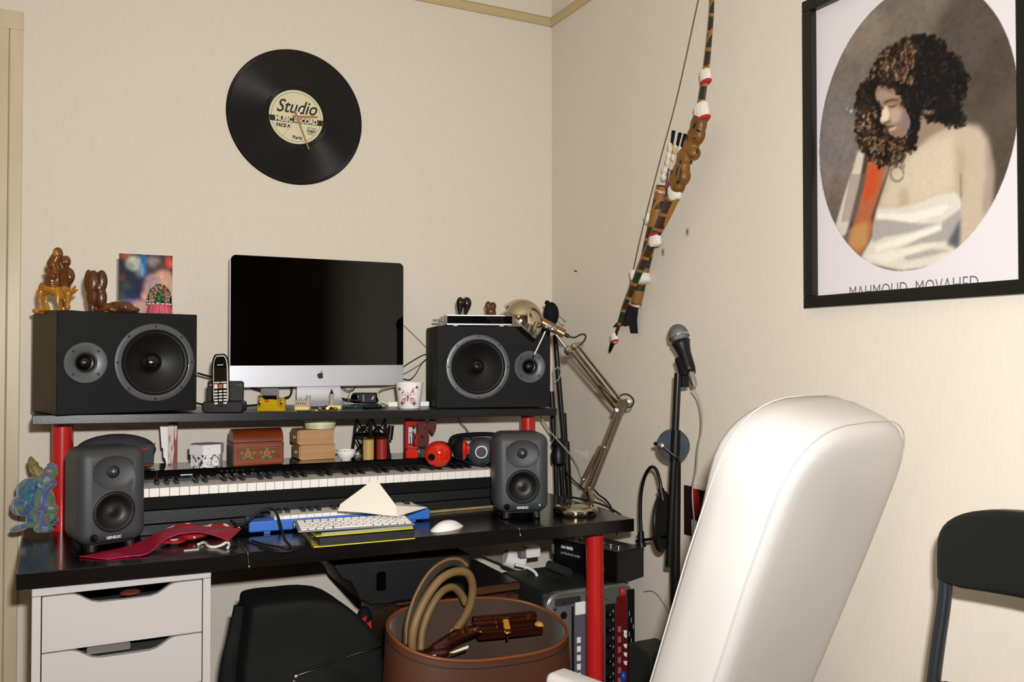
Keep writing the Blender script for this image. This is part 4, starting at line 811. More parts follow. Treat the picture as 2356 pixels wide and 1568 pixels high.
wk = mesh_of('white_key', G().box((0, -.381, .839), (KW-.0011, .104, .0215), MP @ T(0, 0, 0)), M['ivory'], 0); ek = mesh_of('black_key', G().add([(a*w2, y, z) for z, w2, y0, y1 in ((.8495, .0055, -.380, -.328), (.8595, .0042, -.376, -.328)) for a, y in ((-1, y0), (1, y0), (1, y1), (-1, y1))], [(0,1,2,3), (4,5,6,7), (0,1,5,4), (1,2,6,5), (2,3,7,6), (3,0,4,7)], MP), M['ebony'], 0)
for me in (wk, ek):
    bm = bmesh.new(); bm.from_mesh(me); bmesh.ops.bevel(bm, geom=[e for e in bm.edges], offset=.0008, segments=1, affect='EDGES'); bm.to_mesh(me); bm.free()
off0 = int(round((-1.4-kx0)/KW)); 
for i in range(nk):
    x = kx0+KW*(i+.5); p_ = part('white_key', wk, None, t); p_.location = (x, 0, -x*.0083*1)
    note = (i-off0) % 7       # 0 = F
    if note in (0, 1, 2, 4, 5) and i < nk-1: q_ = part('black_key', ek, None, t); xx = x+KW/2; q_.location = (xx, 0, -xx*.0083)
def pan(u, v): q = oy(u, v, -.332); return q
a = pan(414, 1096); part('maker_badge', G().box((a.x+.016-o.x, -.3324-o.y, .866-o.z), (.030, .0008, .0035)), M['steel'], cp, smooth=0)
for u in (510, 522, 534, 545, 558, 582): a = pan(u, 1085); part('panel_button', G().box((a.x-o.x, -.3330-o.y, .872-o.z+KT(a.x)), (.007, .002, .004)), M['blackplastic'], cp, smooth=0, bev=.0008)
part('panel_seam', G().box((-1.365-o.x, -.3322-o.y, .868-o.z), (.0012, .0008, .024)), M['ink'], cp, smooth=0)
part('display_plate', G().box((-1.395-o.x, -.28-o.y, .8818-o.z), (.055, .05, .001)), mat('display_plate', '#1b1f1d', .12), cp, smooth=0)
t = thing('keyboard_plinth', 'low plinth of two black boards under the digital piano', 'plinth', (-.85, -.31, DT_)); o = t.location
for z0, z1, y in ((.0, .024, -.437), (.0265, .0590, -.434)): part('plinth_board', G().prism([(px0-o.x, z0), (px1-o.x, z0), (px1-o.x, z1-(.0088 if z0 else 0)), (px0-o.x, z1+(.0006 if z0 else 0))], -.16-y, z0=y-o.y), mat('plinth_black', '#0c0e0f', .5, bump=.2, bscale=200), t, smooth=0, bev=.0015)
t = tag(part('wooden_lath', G().box((-.90, -.462, DT_+.003), (.95, .012, .006)), mat('pale_wood', '#8f7a55', .6, var=.15, vscale=30), smooth=0, bev=.001), 'thin pale wooden lath lying along the foot of the piano plinth', 'lath')
# ---- things standing on the piano
def TZ(x): return .8812+KT(x)
def tp(u, v, Y): q = oy(u, v, Y); q.z = TZ(q.x); return q
# hexagonal box
A = tp(434, 1075, -.285); B = tp(516, 1075, -.285); cx_ = (A.x+B.x)/2; R_ = (B.x-A.x)/2; t = thing('hexagonal_box', 'white six-sided cardboard box printed with black line drawings', 'box', (cx_, -.285, TZ(cx_)), .2)
def inkmat(dark):
    m = mat('line_drawing_print', '#d8d2d4', .6); nt = m.node_tree; b = nt.nodes['Principled BSDF']; L = nt.links.new; tc = nt.nodes.new('ShaderNodeTexCoord')
    n = nt.nodes.new('ShaderNodeTexNoise'); n.inputs['Scale'].default_value = 55; n.inputs['Detail'].default_value = 5; n.inputs['Distortion'].default_value = 2.5; L(tc.outputs['Object'], n.inputs[0])
    r = nt.nodes.new('ShaderNodeValToRGB'); e = r.color_ramp.elements; e[0].position = .33+dark; e[0].color = C('#2c2e33'); e[1].position = .42+dark; e[1].color = C('#d9d4d6'); L(n.outputs['Fac'], r.inputs[0]); L(r.outputs[0], b.inputs['Base Color']); return m
def hexa(r, z0, z1): return G().lathe([(r, z0), (r, z1)], 6)
part('box_body', hexa(R_*.95, 0, .044), inkmat(.04), t, smooth=0, bev=.0008); part('box_lid', hexa(R_*1.02, .034, .061).add([], []), inkmat(-.06), t, smooth=0, bev=.001)
cable('string_loop', [(x*R_-.004, -R_*.93, z) for x, z in ((.22, .034), (.5, .02), (.42, .003), (.1, .006), (.02, .02), (.2, .033))], .0007, M['ink'], parent=t)
# painted chest
A = tp(537, 1073, -.315); B = tp(652, 1068, -.315); w_ = B.x-A.x; t = thing('painted_chest', 'small red-brown wooden chest with domed lid and green flowers', 'chest', ((A.x+B.x)/2, -.315, TZ(A.x)), 0); Dp = .085
M['chestred'] = mat('painted_red_wood', '#7c3413', .35, c2='#64280e', vscale=25, stretch=(.4, 2, 2)); M['chestside'] = mat('dark_chest_wood', '#3a2c1c', .4); M['greenpaint'] = mat('green_paint2', '#3f7a3c', .5); M['goldline'] = mat('gold_line', '#9a5a20', .5)
part('chest_box', G().box((0, Dp/2, .031), (w_, Dp, .062)), M['chestred'], t, smooth=0, bev=.001)
dome = [(Dp/2-(Dp/2)*math.cos(a_), .0635+.034*math.sin(a_)) for a_ in np.linspace(0, PI, 15)]
g = G(); n = len(dome); vs = [(x, y, z) for x in (-w_/2, w_/2) for y, z in dome]; g.add(vs, [(i, i+1, i+1+n, i+n) for i in range(n-1)]+[tuple(range(n))[::-1], tuple(range(n, 2*n)), (0, n, 2*n-1, n-1)]); part('chest_lid', g, M['chestred'], t, smooth=30)
for s in (-1, 1): part('chest_end', G().box((s*(w_/2+.0006), Dp/2, .031), (.0012, Dp-.004, .058)), M['chestside'], t, smooth=0)
for (x0, x1, z0, z1) in ((-.93, .93, .052, .0532), (-.93, .93, .009, .0102), (-.93, -.915, .009, .053), (.915, .93, .009, .053), (-.8, .8, .046, .0466), (-.8, .8, .014, .0146)): part('gold_line', G().box(((x0+x1)/4*w_, -.0004, (z0+z1)/2), ((x1-x0)/2*w_, .0006, z1-z0)), M['goldline'], t, smooth=0)
for fx in (-.42, .33):
    for j in range(5):
        a_ = PI/2+j*2*PI/5; part('flower', G().ell((fx*w_/2+.0155*math.cos(a_)*1.1, -.0004, .030+.0125*math.sin(a_)), (.0046, .0008, .0042), nu=10, nv=6), M['greenpaint'], t)
    for j in range(6): a_ = j*PI/3; part('petal', G().ell((fx*w_/2+.006*math.cos(a_), -.0003, .030+.006*math.sin(a_)), (.0042, .0006, .0035), nu=8, nv=5), M['goldline'], t)
# two stacked wooden drawers boxes, cream tin and tray
M['beech'] = mat('raw_beech', '#b78d5e', .6, c2='#a97f52', vscale=14, stretch=(.5, 4, 4))
A = tp(690, 1064, -.25); B = tp(770, 1064, -.25); w_ = B.x-A.x; zt = TZ(A.x)
for i, (dx, lb) in enumerate(((0.002, 'plain beech wood box with a side knob, lower of the two stacked'), (-.003, 'plain beech wood box with a side knob, upper of the two stacked'))):
    t = thing('wooden_box', lb, 'box', ((A.x+B.x)/2+dx, -.25, zt+i*.0435), group='stacked wooden boxes'); part('box_body', G().box((0, .045, .0215), (w_, .09, .0428)), M['beech'], t, smooth=0, bev=.0008); part('drawer_front', G().box((-w_/2-.002, .045, .0215), (.004, .084, .037)), M['beech'], t, smooth=0, bev=.0006); part('knob', G().lathe([(.003, 0), (.0035, .003), (.006, .005), (.006, .008), (.0001, .010)], 16, T(-w_/2-.004, .022, .0215) @ Ry(-PI/2), cap=False), M['beech'], t)
zt += .088; A = tp(705, 1000, -.235); B = tp(776, 1000, -.235); t = thing('cream_tin', 'round cream tin on top of the stacked wooden boxes', 'tin', ((A.x+B.x)/2, -.215, zt)); r_ = (B.x-A.x)/2
part('tin_body', G().lathe([(r_*.97, 0), (r_*.97, .022)], 40), mat('cream_enamel', '#c9c09c', .4), t); part('tin_lid', G().lathe([(r_, .012), (r_, .0245), (r_*.97, .026), (.0001, .026)], 40, cap=False), M['cream'], t)
t = thing('wooden_tray', 'thin flat tan wooden disc resting on the cream tin under the shelf', 'tray', ((A.x+B.x)/2-.005, -.215, zt+.0264)); part('tray_plate', G().lathe([(.0001, 0), (.10, 0), (.108, .004), (.106, .006), (.0001, .006)], 48, Matrix.Diagonal((1.1, .8, 1, 1)), cap=False), mat('tan_veneer', '#6f5638', .5, var=.1), t)
# bowl
p = tp(796, 1062, -.29); k = mp(p); t = thing('white_bowl', 'small white china bowl with a patterned rim right of the wooden boxes', 'bowl', p); part('bowl_body', G().lathe([(.0001, .001), (9*k, .001), (10*k, 0), (11*k, .003), (18*k, 8*k), (23*k, 20*k), (23.5*k, 23*k), (22*k, 23*k), (17*k, 9*k), (.0001, 5*k)], 40, cap=False), M['whitegloss'], t, smooth=60); part('bowl_rim', G().lathe([(23.7*k, 21.5*k), (23.9*k, 23.2*k), (21.8*k, 23.4*k)], 40, cap=False), inkmat(.06), t)
# lattice tower
p = tp(853, 1060, -.212); k = mp(p); t = thing('metal_tower', 'black metal lattice tower model standing behind the two candles', 'model tower', p, .45)
def sq(w, z): return [(a*w, b*w, z) for a, b in ((-1, -1), (1, -1), (1, 1), (-1, 1))]
l0, l1, l2 = sq(.039, .005), sq(.034, .064), sq(.030, .112)
for i in range(4):
    part('tower_leg', G().tube([l0[i], l1[i], l2[i]], .0040, 8), M['blackmetal'], t)
for ls, nm in ((l1, 'platform_bar'),):
    for i in range(4): part(nm, G().cyl(ls[i], ls[(i+1) % 4], .0042, 8), M['blackmetal'], t)
for A_, B_ in ((l0, l1), (l1, l2)):
    for i in range(4):
        j = (i+1) % 4; a_, b_, c_, d_ = map(Vector, (A_[i], A_[j], B_[i], B_[j])); m1 = a_.lerp(c_, .25).lerp(b_.lerp(d_, .25), .5)
        part('brace', G().cyl(a_, m1.lerp(c_.lerp(d_, .5), .35), .0019, 6), M['blackmetal'], t); part('brace', G().cyl(b_, m1.lerp(c_.lerp(d_, .5), .35), .0019, 6), M['blackmetal'], t)
        part('brace', G().cyl(c_, m1, .0019, 6), M['blackmetal'], t); part('brace', G().cyl(d_, m1, .0019, 6), M['blackmetal'], t)
# candles
for u, nm, lb, c in ((847.5, 'cream_candle', 'cream candle in a clear glass on the piano', '#c9ac72'), (878, 'red_candle', 'red candle in a clear glass on the piano', '#9c2420')):
    p = tp(u, 1058, -.309); k = mp(p); t = thing(nm, lb, 'candle', p, group='candles in glasses'); part('wax', G().lathe([(.0001, .001), (14.3*k, .001), (14.3*k, 45*k), (12*k, 47*k), (.0001, 46*k)], 36, cap=False), mat(nm+'_wax', c, .45, bump=.05), t)
    part('glass', G().lathe([(14.6*k, 0), (15*k, 0), (15*k, 57*k), (14.6*k, 57*k), (14.6*k, 0)], 40, cap=False), M['cglass'], t); part('wick', G().cyl((0, 0, 46*k), (0, .001, 52*k), .0008), M['ink'], t)
p = tp(895, 1052, -.20); t = thing('black_tube', 'short black plastic tube leaning behind the red candle', 'tube', p); k = mp(p); part('tube_body', G().cyl((1*k, 0, 34*k), (5*k, 0, 66*k), 7*k, 20), M['blackplastic'], t); part('tube_stem', G().cyl((-6*k, 0, 0), (-2*k, 0, 42*k), 2*k, 10), M['blackplastic'], t)
# red cut-out panels that hold up the shelf
M['redpanel'] = mat('red_painted_board', '#a81f18', .4); M['darkred'] = mat('dark_red_board', '#5e2b27', .45)
def outline(nm, pts, Y, d, m, t, o):
    vs = [oy(u, v, Y) for u, v in pts]; part(nm, G().prism([(q.x-o.x, q.z-o.z) for q in vs], d, z0=Y-o.y), m, t, smooth=0)
b0 = tp(940, 1052, -.20); t = thing('cutout_panel', 'red board cut with curvy holes, holding the shelf behind the red headphones', 'panel', b0); o = b0
A = oy(932, 966, -.2); B = oy(947, 1052, -.2); zs = SZ(A.x)-TH-.0006
part('red_upright', G().box(((A.x+B.x)/2-o.x, 0, (zs-o.z)/2), (B.x-A.x, .012, zs-o.z)), M['redpanel'], t, smooth=0); part('paper_sticker', G().box(((A.x+B.x)/2+.004-o.x, -.0063, .057), (.0125, .0006, .05)), mat('sticker', '#c9c3d2', .6), t, smooth=0)
for j, (z, h_) in enumerate(((.074, .002), (.068, .001), (.062, .001), (.052, .020))): part('sticker_print', G().box(((A.x+B.x)/2+.004-o.x, -.0067, z-.01), (.009 if j < 3 else .003, .0003, h_)), M['ink'], t, smooth=0)
for pts, m_, nm in ((((947, 964), (963, 964), (961, 972), (956, 981), (950, 976), (947, 971)), 'redpanel', 'lobe'), (((947, 993), (951, 991), (956, 999), (957, 1008), (952, 1012), (947, 1006)), 'darkred', 'lobe'), (((956, 1000), (962, 995), (963, 1024), (955, 1024), (953, 1016)), 'redpanel', 'lobe'), (((962, 964), (978, 964), (979, 988), (984, 990), (988, 1005), (986, 1024), (977, 1026), (976, 1008), (975, 1001), (968, 1001), (968, 1008), (976, 1008), (977, 1026), (962, 1026)), 'darkred', 'central_column'), (((986, 990), (981, 988), (982, 975), (986, 969), (989, 971), (991, 964), (1004, 964), (1004, 983), (1001, 994), (997, 998), (992, 993), (989, 985)), 'darkred', 'right_lobe')):
    outline(nm, pts, -.203, .008, M[m_], t, o)
b0 = tp(400, 1066, -.21); t = thing('cow_print_panel', 'narrow red upright with white cow-like blotches under the shelf left of the hexagonal box', 'panel', b0); A = oy(388, 1000, -.21); B = oy(408, 1000, -.21); zs = SZ(A.x)-TH-.0006
part('red_board', G().box(((A.x+B.x)/2-b0.x, 0, (zs-b0.z)/2), (B.x-A.x, .014, zs-b0.z)), mat('dark_red_gloss', '#7e1515', .3), t, smooth=0)
for pts in (((387, 976), (401, 976), (400, 1000), (399, 1020), (401, 1035), (399, 1050), (396, 1073), (394, 1060), (392, 1045), (393, 1066), (387, 1066)), ((402, 976), (407, 976), (406, 1003), (404, 1014), (402, 1005))): outline('white_blotch', pts, -.2185, .0012, mat('blotch', '#b9b2a6', .4), t, b0)
for pts in (((388, 1005), (391, 998), (392, 1012), (390, 1022)), ((388, 1040), (390, 1046), (389, 1058)), ((394, 1025), (397, 1024), (397, 1036), (395, 1038))): outline('red_spot', pts, -.2198, .001, M['redpanel'], t, b0)
b0 = tp(377, 1066, -.20); t = thing('white_cutout_panel', 'ragged white board standing beside the cow-print upright', 'panel', b0); outline('white_board', ((368, 976), (387, 976), (387, 1070), (383, 1070), (381, 1058), (376, 1050), (375, 1030), (372, 1030), (370, 1005)), -.195, .006, mat('white_board', '#e8e4de', .6), t, b0)
cable('green_cable', [oy(u, v, -.1) for u, v in ((1052, 955), (1060, 972), (1072, 985), (1082, 1003), (1090, 1020))], .0016, mat('green_cable', '#23362c', .5), 'thin dark green cable hanging under the right half of the shelf')
# camera bag behind the left monitor
p = oy(266, 1076, -.245); t = thing('camera_bag', 'charcoal padded bag with orange piping behind the left studio monitor', 'bag', (p.x, -.245, TZ(p.x)-.0), 0); k = mp(p)
M['charfab'] = mat('charcoal_fabric', '#34363a', .85, bump=.5, bscale=400); M['orange'] = mat('orange_piping', '#b5452a', .6)
g = G(); g.ell((0, 0, 32*k), (88*k, .05, 40*k)).box((4*k, 0, 24*k), (152*k, .075, 48*k)); b_ = blob('bag_body', g, M['charfab'], t, .0045, 14); 
mz = min(v.co.z for v in b_.data.vertices); b_.data.transform(T(0, 0, -mz+.0008))
cable('piping', [(40*k, -.045, 44*k), (62*k, -.04, 46*k), (80*k, -.02, 52*k), (84*k, .0, 54*k)], .0014, M['orange'], parent=t); cable('piping', [(40*k, -.043, 8*k), (70*k, -.04, 8*k), (82*k, -.01, 8*k)], .0014, M['orange'], parent=t); part('orange_tab', G().ell((42*k, -.02, 62*k), (12*k, .012, 2.5*k)), M['orange'], t)
# red headphones
P0 = oy(1008, 1044, -.372); k = mp(P0); base = P0.copy(); base.z = P0.z-30*k; t = vt('red_headphones', 'glossy red headphones lying on the piano under the shelf', 'headphones', base)
hz = 30*k
part('ear_cup', G().ell((0, 0, hz), (31*k, 20*k, 30*k), nu=32, nv=20), M['redgloss'], t, smooth=180); part('cup_badge', G().lathe([(.0001, .0015), (7.5*k, .001), (8.5*k, -.002)], 24, T(-14*k, -18.2*k, hz-5*k) @ Rx(PI/2) @ Ry(-.35), cap=False), M['blackgloss'], t)
text('lettering', 'SENZA'[:0] or '|||', .006, M['whiteprint'], t, T(-16*k, -20.6*k, hz-9*k)) if 0 else None
part('ear_cushion', G().ell((4*k, 22*k, hz), (27*k, 14*k, 28*k)), M['blackmatte'], t); part('ear_cushion', G().ell((50*k, 16*k, hz+10*k), (19*k, 24*k, 26*k)), M['blackmatte'], t); part('ear_cup', G().lathe([(24*k, 0), (22*k, 6*k), (12*k, 9*k), (11*k, 15*k), (.0001, 16*k)], 32, T(57*k, 14*k, hz+9*k) @ Ry(PI/2)), M['redgloss'], t)
part('headband', G().box((-62*k, 16*k, hz-1*k), (27*k, 20*k, 20*k)).box((-62*k, 18*k, hz+13*k), (26*k, 18*k, 6*k)), M['redgloss'], t, smooth=0, bev=.003); part('hinge_block', G().box((-36*k, 12*k, hz+2*k), (13*k, 12*k, 20*k)), M['blackplastic'], t, smooth=0, bev=.002)
for dz in (-8, 8): part('slider_rod', G().cyl((-50*k, 12*k, hz+dz*k), (-16*k, 2*k, hz+dz*k*.8), 1.6*k), M['steel'], t)
cable('headphone_lead', [(30*k, -4*k, hz-4*k), (60*k, -8*k, hz-14*k), (100*k, -14*k, hz-24*k), (150*k, -10*k, hz-34*k)], .0012, M['rubber'], parent=t)
# grey headphones behind
P0 = oy(1108, 1038, -.358); k = mp(P0); base = P0.copy(); base.z = P0.z-30*k-.004; t = vt('grey_headphones', 'slate grey headphones with a silver ring behind the right studio monitor', 'headphones', base); hz = P0.z-base.z
part('ear_cup', G().ell((0, 0, hz), (36*k, .019, 31*k), nu=36, nv=20), mat('slate_plastic', '#31363e', .35), t, smooth=180); Bq = T(0, -.0185, hz) @ Rx(PI/2)
part('silver_ring', G().lathe([(12*k, 0), (12*k, .0014), (14*k, .0014), (14*k, -.002)], 32, Bq, cap=False), M['steel'], t); part('black_badge', G().lathe([(.0001, .0008), (12*k, .0008)], 32, Bq, cap=False), M['blackplastic'], t)
part('headband', G().tube(bez([(-60*k, .05, hz-2*k), (-74*k, .055, hz+12*k), (-66*k, .06, hz+29*k), (-20*k, .06, hz+35*k), (30*k, .06, hz+34*k), (60*k, .055, hz+22*k)]), .007, 10), M['blackmatte'], t, smooth=180)
# scarf at the left end
b0 = dp(88, 1222); t0 = Vector((-1.634, -.315, DT_)); k = mp(t0); V0 = pj_ = None
def project(P): d = Vector(P)-CAM; z = d.dot(FW); return 1178+FPX*d.dot(RT)/z, 784-FPX*d.dot(UP)/z
U0, V0 = project(t0); t = vt('silk_scarf', 'crumpled multicoloured silk scarf knotted beside the left red post', 'scarf', t0)
def s3(u, v, d=0.): return ((u-U0)*k, d, (V0-v)*k)
def scarfmat():
    m = mat('iridescent_silk', '#3c5a6a', .45, sheen=.4); nt = m.node_tree; b = nt.nodes['Principled BSDF']; L = nt.links.new; tc = nt.nodes.new('ShaderNodeTexCoord')
    n = nt.nodes.new('ShaderNodeTexNoise'); n.inputs['Scale'].default_value = 11; n.inputs['Detail'].default_value = 3; n.inputs['Distortion'].default_value = .8; L(tc.outputs['Object'], n.inputs[0])
    r = nt.nodes.new('ShaderNodeValToRGB'); cs = ['#1f2d66', '#2f6a6c', '#3a3f86', '#4f7a44', '#6a5a6e', '#2a5690', '#8a7a3a', '#7b4f8a', '#a0583c']; e = r.color_ramp.elements; e[0].position = .28; e[0].color = C(cs[0]); e[1].position = .72; e[1].color = C(cs[-1])
    for i, c in enumerate(cs[1:-1]): x = e.new(.28+.44*(i+1)/8); x.color = C(c)
    L(n.outputs['Fac'], r.inputs[0]); L(r.outputs[0], b.inputs['Base Color'])
    wv = nt.nodes.new('ShaderNodeTexWave'); wv.inputs['Scale'].default_value = 22; wv.inputs['Distortion'].default_value = 6; L(tc.outputs['Object'], wv.inputs[0]); bp = nt.nodes.new('ShaderNodeBump'); bp.inputs['Strength'].default_value = .25; bp.inputs['Distance'].default_value = .003; L(wv.outputs['Fac'], bp.inputs['Height']); L(bp.outputs[0], b.inputs['Normal']); return m
M['scarf'] = scarfmat(); M['scarfgreen'] = mat('green_gold_silk', '#4c5a1c', .5, c2='#7a6020', vscale=30, sheen=.4, bump=.4, bscale=120)
g = G()
for u, v, a, b, d, rt in ((72, 1130, 34, 30, 0, 0), (60, 1158, 34, 26, 0, -10), (96, 1110, 26, 22, .004, 0), (100, 1150, 26, 24, -.006, 0), (48, 1165, 22, 18, 0, 0), (90, 1180, 20, 26, 0, 0), (115, 1190, 20, 24, -.01, 15), (120, 1168, 16, 14, -.012, 0), (55, 1210, 32, 7, 0, -14), (78, 1192, 18, 12, 0, -40), (105, 1214, 22, 7, -.008, 0), (112, 1085, 14, 18, .006, 0)):
    g.ell((0, 0, 0), (a*k, .024 if a > 25 else .017, b*k), T(s3(u, v, d)) @ Matrix.Rotation(math.radians(rt), 4, 'Y'))
def folds(c): n = noise.noise(Vector((c.x*22+c.z*9, c.y*18, c.z*14))); return (abs(n)*-.018+.005)+noise.noise(c*45)*.002
blob('scarf_folds', g, M['scarf'], t, .0028, 3, folds)
g = G(); g.ell((0, 0, 0), (13*k, .014, 34*k), T(s3(80, 1080, 0)) @ Matrix.Rotation(math.radians(-24), 4, 'Y')); g.ell((0, 0, 0), (15*k, .013, 22*k), T(s3(88, 1092, .0)))
blob('scarf_end', g, M['scarfgreen'], t, .0026, 3, lambda c: -abs(noise.noise(c*45))*.008)
# pink ribbon and polka-dot mask
M['pinksatin'] = mat('pink_satin', '#8e0c2c', .42, bump=.05, bscale=60); M['pinkhem'] = mat('bright_pink_hem', '#c4185a', .3)
up_ = [(183, 1279, .003), (235, 1268, .004), (290, 1256, .006), (330, 1241, .012), (372, 1219, .026), (420, 1209, .034), (480, 1210, .034), (520, 1213, .032), (556, 1214, .030)]
lo_ = [(246, 1286, .0015), (290, 1280, .002), (330, 1276, .003), (352, 1265, .006), (380, 1240, .020), (420, 1227, .030), (460, 1224, .032), (492, 1231, .030), (526, 1243, .024)]
u3 = bez([dp(u, v, h) for u, v, h in up_], 8); l3 = bez([dp(u, v, h) for u, v, h in lo_], 8); t = thing('satin_ribbon', 'wide deep pink satin ribbon lying curled across the desk', 'ribbon', dp(300, 1275)); o = t.location; n = len(u3)
g = G()
for dz in (0, -.0012): g.add([a.lerp(b, j/6)+Vector((0, 0, dz+.004*math.sin(PI*j/6)*math.sin(i*.25))) for i, (a, b) in enumerate(zip(u3, l3)) for j in range(7)], [(i*7+j, i*7+j+1, (i+1)*7+j+1, (i+1)*7+j) for i in range(n-1) for j in range(6)], T(-o))
part('ribbon_band', g, M['pinksatin'], t, smooth=180); part('ribbon_hem', G().tube([p-o for p in l3], .0011, 6), M['pinkhem'], t, smooth=180); part('ribbon_hem', G().tube([u3[0]-o, l3[0]-o], .0009, 6), M['pinkhem'], t)
def dotmat():
    m = mat('polka_dot_cotton', '#a3161a', .7); nt = m.node_tree; b = nt.nodes['Principled BSDF']; L = nt.links.new; tc = nt.nodes.new('ShaderNodeTexCoord'); v = nt.nodes.new('ShaderNodeTexVoronoi'); v.voronoi_dimensions = '2D'; v.inputs['Scale'].default_value = 24; v.inputs['Randomness'].default_value = .3; L(tc.outputs['Object'], v.inputs[0])
    r = nt.nodes.new('ShaderNodeValToRGB'); r.color_ramp.interpolation = 'CONSTANT'; e = r.color_ramp.elements; e[0].color = C('#e6dcd2'); e[1].position = .24; e[1].color = C('#9c1418'); L(v.outputs['Distance'], r.inputs[0]); L(r.outputs[0], b.inputs['Base Color']); return m
t = thing('polka_dot_cloth', 'red cloth with white polka dots and white elastic under the pink ribbon', 'cloth', dp(440, 1250)); o = t.location; k = mp(o); g = G()
for u, v, h, a, b, c in ((400, 1250, .006, 30, .03, .006), (440, 1240, .010, 40, .035, .010), (490, 1228, .012, 45, .03, .011), (545, 1228, .010, 32, .02, .010), (420, 1228, .012, 40, .03, .012)): q = dp(u, v)-o; g.ell((q.x, q.y, max(h, c)), (a*k, b, c))
b_ = blob('cloth_folds', g, dotmat(), t, .003, 4, lambda c: noise.noise(c*50)*.003); mz = min(v.co.z for v in b_.data.vertices); b_.data.transform(T(0, 0, .0006-mz))
cable('elastic_band', [dp(u, v, h)-o for u, v, h in ((455, 1252, .003), (470, 1247, .004), (480, 1256, .003), (497, 1257, .003), (512, 1252, .008), (522, 1246, .012), (527, 1252, .006), (524, 1260, .003))], .0034, mat('white_elastic', '#d9cfc2', .7), parent=t); part('care_label', G().box(tuple(dp(440, 1264, .001)-o), (.032, .012, .0008)), M['white'], t, smooth=0)
# desk pad with hanging clips
t = thing('desk_pad', 'thin black sheet lying over the middle front of the desk', 'desk pad', (-.885, -.79, DT_)); o = t.location; xa, xb = -1.232, -.548
g = G().add([(x, y, z) for x in (xa, xb) for y, z in ((-.585, 0), (ydesk(x)-.0008, 0), (ydesk(x)-.0008, -.020), (ydesk(x)-.0032, -.020), (ydesk(x)-.0032, .0022), (-.585, .0022))], [tuple(range(6)), tuple(range(11, 5, -1))]+[(i, i+6, (i+1) % 6+6, (i+1) % 6) for i in range(6)], T(-o.x, -o.y, 0)); part('pad_sheet', g, mat('black_leatherette', '#0a0b0b', .22, bump=.1, bscale=300), t, smooth=0)
for u0, v0, u1, v1, lb in ((568, 1270, 571, 1300, 'left'), (1203, 1220, 1204, 1234, 'right')):
    a_ = dp(u0, v0-2, .003); x = a_.x; a_ = Vector((x, ydesk(x)-.0045, DZ+.001)); b_ = a_+Vector((.003, -.001, -.03 if lb == 'left' else -.016)); c_ = CAM
    t = thing('silver_pull', 'thin silver thread pull hanging over the desk edge, the %s one' % lb, 'pull', a_, group='silver pulls'); cable('thread', [Vector((0, .12, .0042)), Vector((0, .03, .0042)), Vector((0, 0, .002)), (b_-a_)*.4, (b_-a_)*.8], .0008, M['steel'], parent=t); part('bead', G().ell((b_-a_), (.0022, .0022, .004)), M['steel'], t)
# blue mini keyboard
A = oz(572, 1226, .741); B = oz(985, 1194, .741); A = Vector((-1.172, -.552, DT_)); B = Vector((-.705, -.580, DT_)); t = thing('blue_midi_keyboard', 'bright blue mini music keyboard behind the white computer keyboard', 'music keyboard', A, math.atan2(B.y-A.y, B.x-A.x)); L_ = (B-A).length
M['blue'] = mat('bright_blue_plastic', '#2b63b8', .4); Dk = .088
part('blue_case', G().box((L_/2, Dk/2, .0195), (L_, Dk, .027)), M['blue'], t, smooth=0, bev=.004)
for x in (.045, L_-.045):
    for y in (.012, Dk-.014): part('foot', G().box((x, y, .003), (.015, .008, .006)), M['blue'], t, smooth=0)
wr = part('wheel_recess', G().box((.030, .055, .0335), (.04, .035, .001)), mat('dark_blue', '#20304a', .3), t, smooth=0); part('clear_wheel', G().ell((.030, .062, .036), (.014, .012, .005)), M['blackgloss'], wr)
nkb = 19; kw = (L_-.072-.02)/nkb
mk = mesh_of('white_key', G().box((0, .043, .0375), (kw-.0010, .078, .009)), M['ivory'], 0); bkk = mesh_of('black_key', G().box((0, .060, .0435), (kw*.52, .042, .010)), M['ebony'], 0)
for i in range(nkb):
    o_ = part('white_key', mk, None, t); o_.location = (.062+kw*(i+.5), 0, 0)
    if (i % 7) in (0, 1, 3, 4, 5) and i < nkb-1: o_ = part('black_key', bkk, None, t); o_.location = (.062+kw*(i+1), 0, 0)
for i in range(3): part('round_button', G().cyl((L_-.016, .02+.02*i, .033), (L_-.016, .02+.02*i, .035), .005, 20), M['blue'], t)
# notebooks
nb = Vector((-1.066, -.772, DT_+.0025)); ang = math.radians(-3.2); M['yellow'] = mat('yellow_cover', '#c9c412', .5); M['page'] = mat('page_block', '#0b0b0c', .5, c2='#222325', vscale=40, stretch=(1, 1, 14)); M['page2'] = mat('cream_pages', '#a79c78', .7, c2='#8f9a72', vscale=40, stretch=(1, 1, 10))
def notebook(lb, loc, rz, W, D, h, pm, cov):
    t = thing('spiral_notebook', lb, 'notebook', loc, rz, group='stacked notebooks'); part('back_cover', G().box((W/2, D/2, .0012), (W, D, .0022)), M[cov], t, smooth=0); part('pages', G().box((W/2+.006, D/2, .0024+(h-.0045)/2), (W-.014, D-.003, h-.0046)), pm, t, smooth=0)
    part('front_cover', G().box((W/2, D/2, h-.001), (W, D, .0016)), M[cov] if cov != 'yellow' else M['blackmatte'], t, smooth=0)
    for i in range(14):
        y = .008+i*(D-.016)/13; part('wire_ring', G().tube([(.002+.0085*math.cos(a_), y, h/2+h*.62*math.sin(a_)) for a_ in np.linspace(0, 2*PI, 13)[:-1]], .0008, 5, closed=True), M['steel'], t)
    return t
notebook('black spiral notebook with yellow edge, lower of the two under the computer keyboard', nb, ang, .241, .165, .0225, M['page'], 'yellow')
notebook('cream-paged spiral notebook with yellow edge, upper of the two under the computer keyboard', nb+Vector((.006, .006, .0230)), ang, .233, .155, .0105, M['page2'], 'yellow')
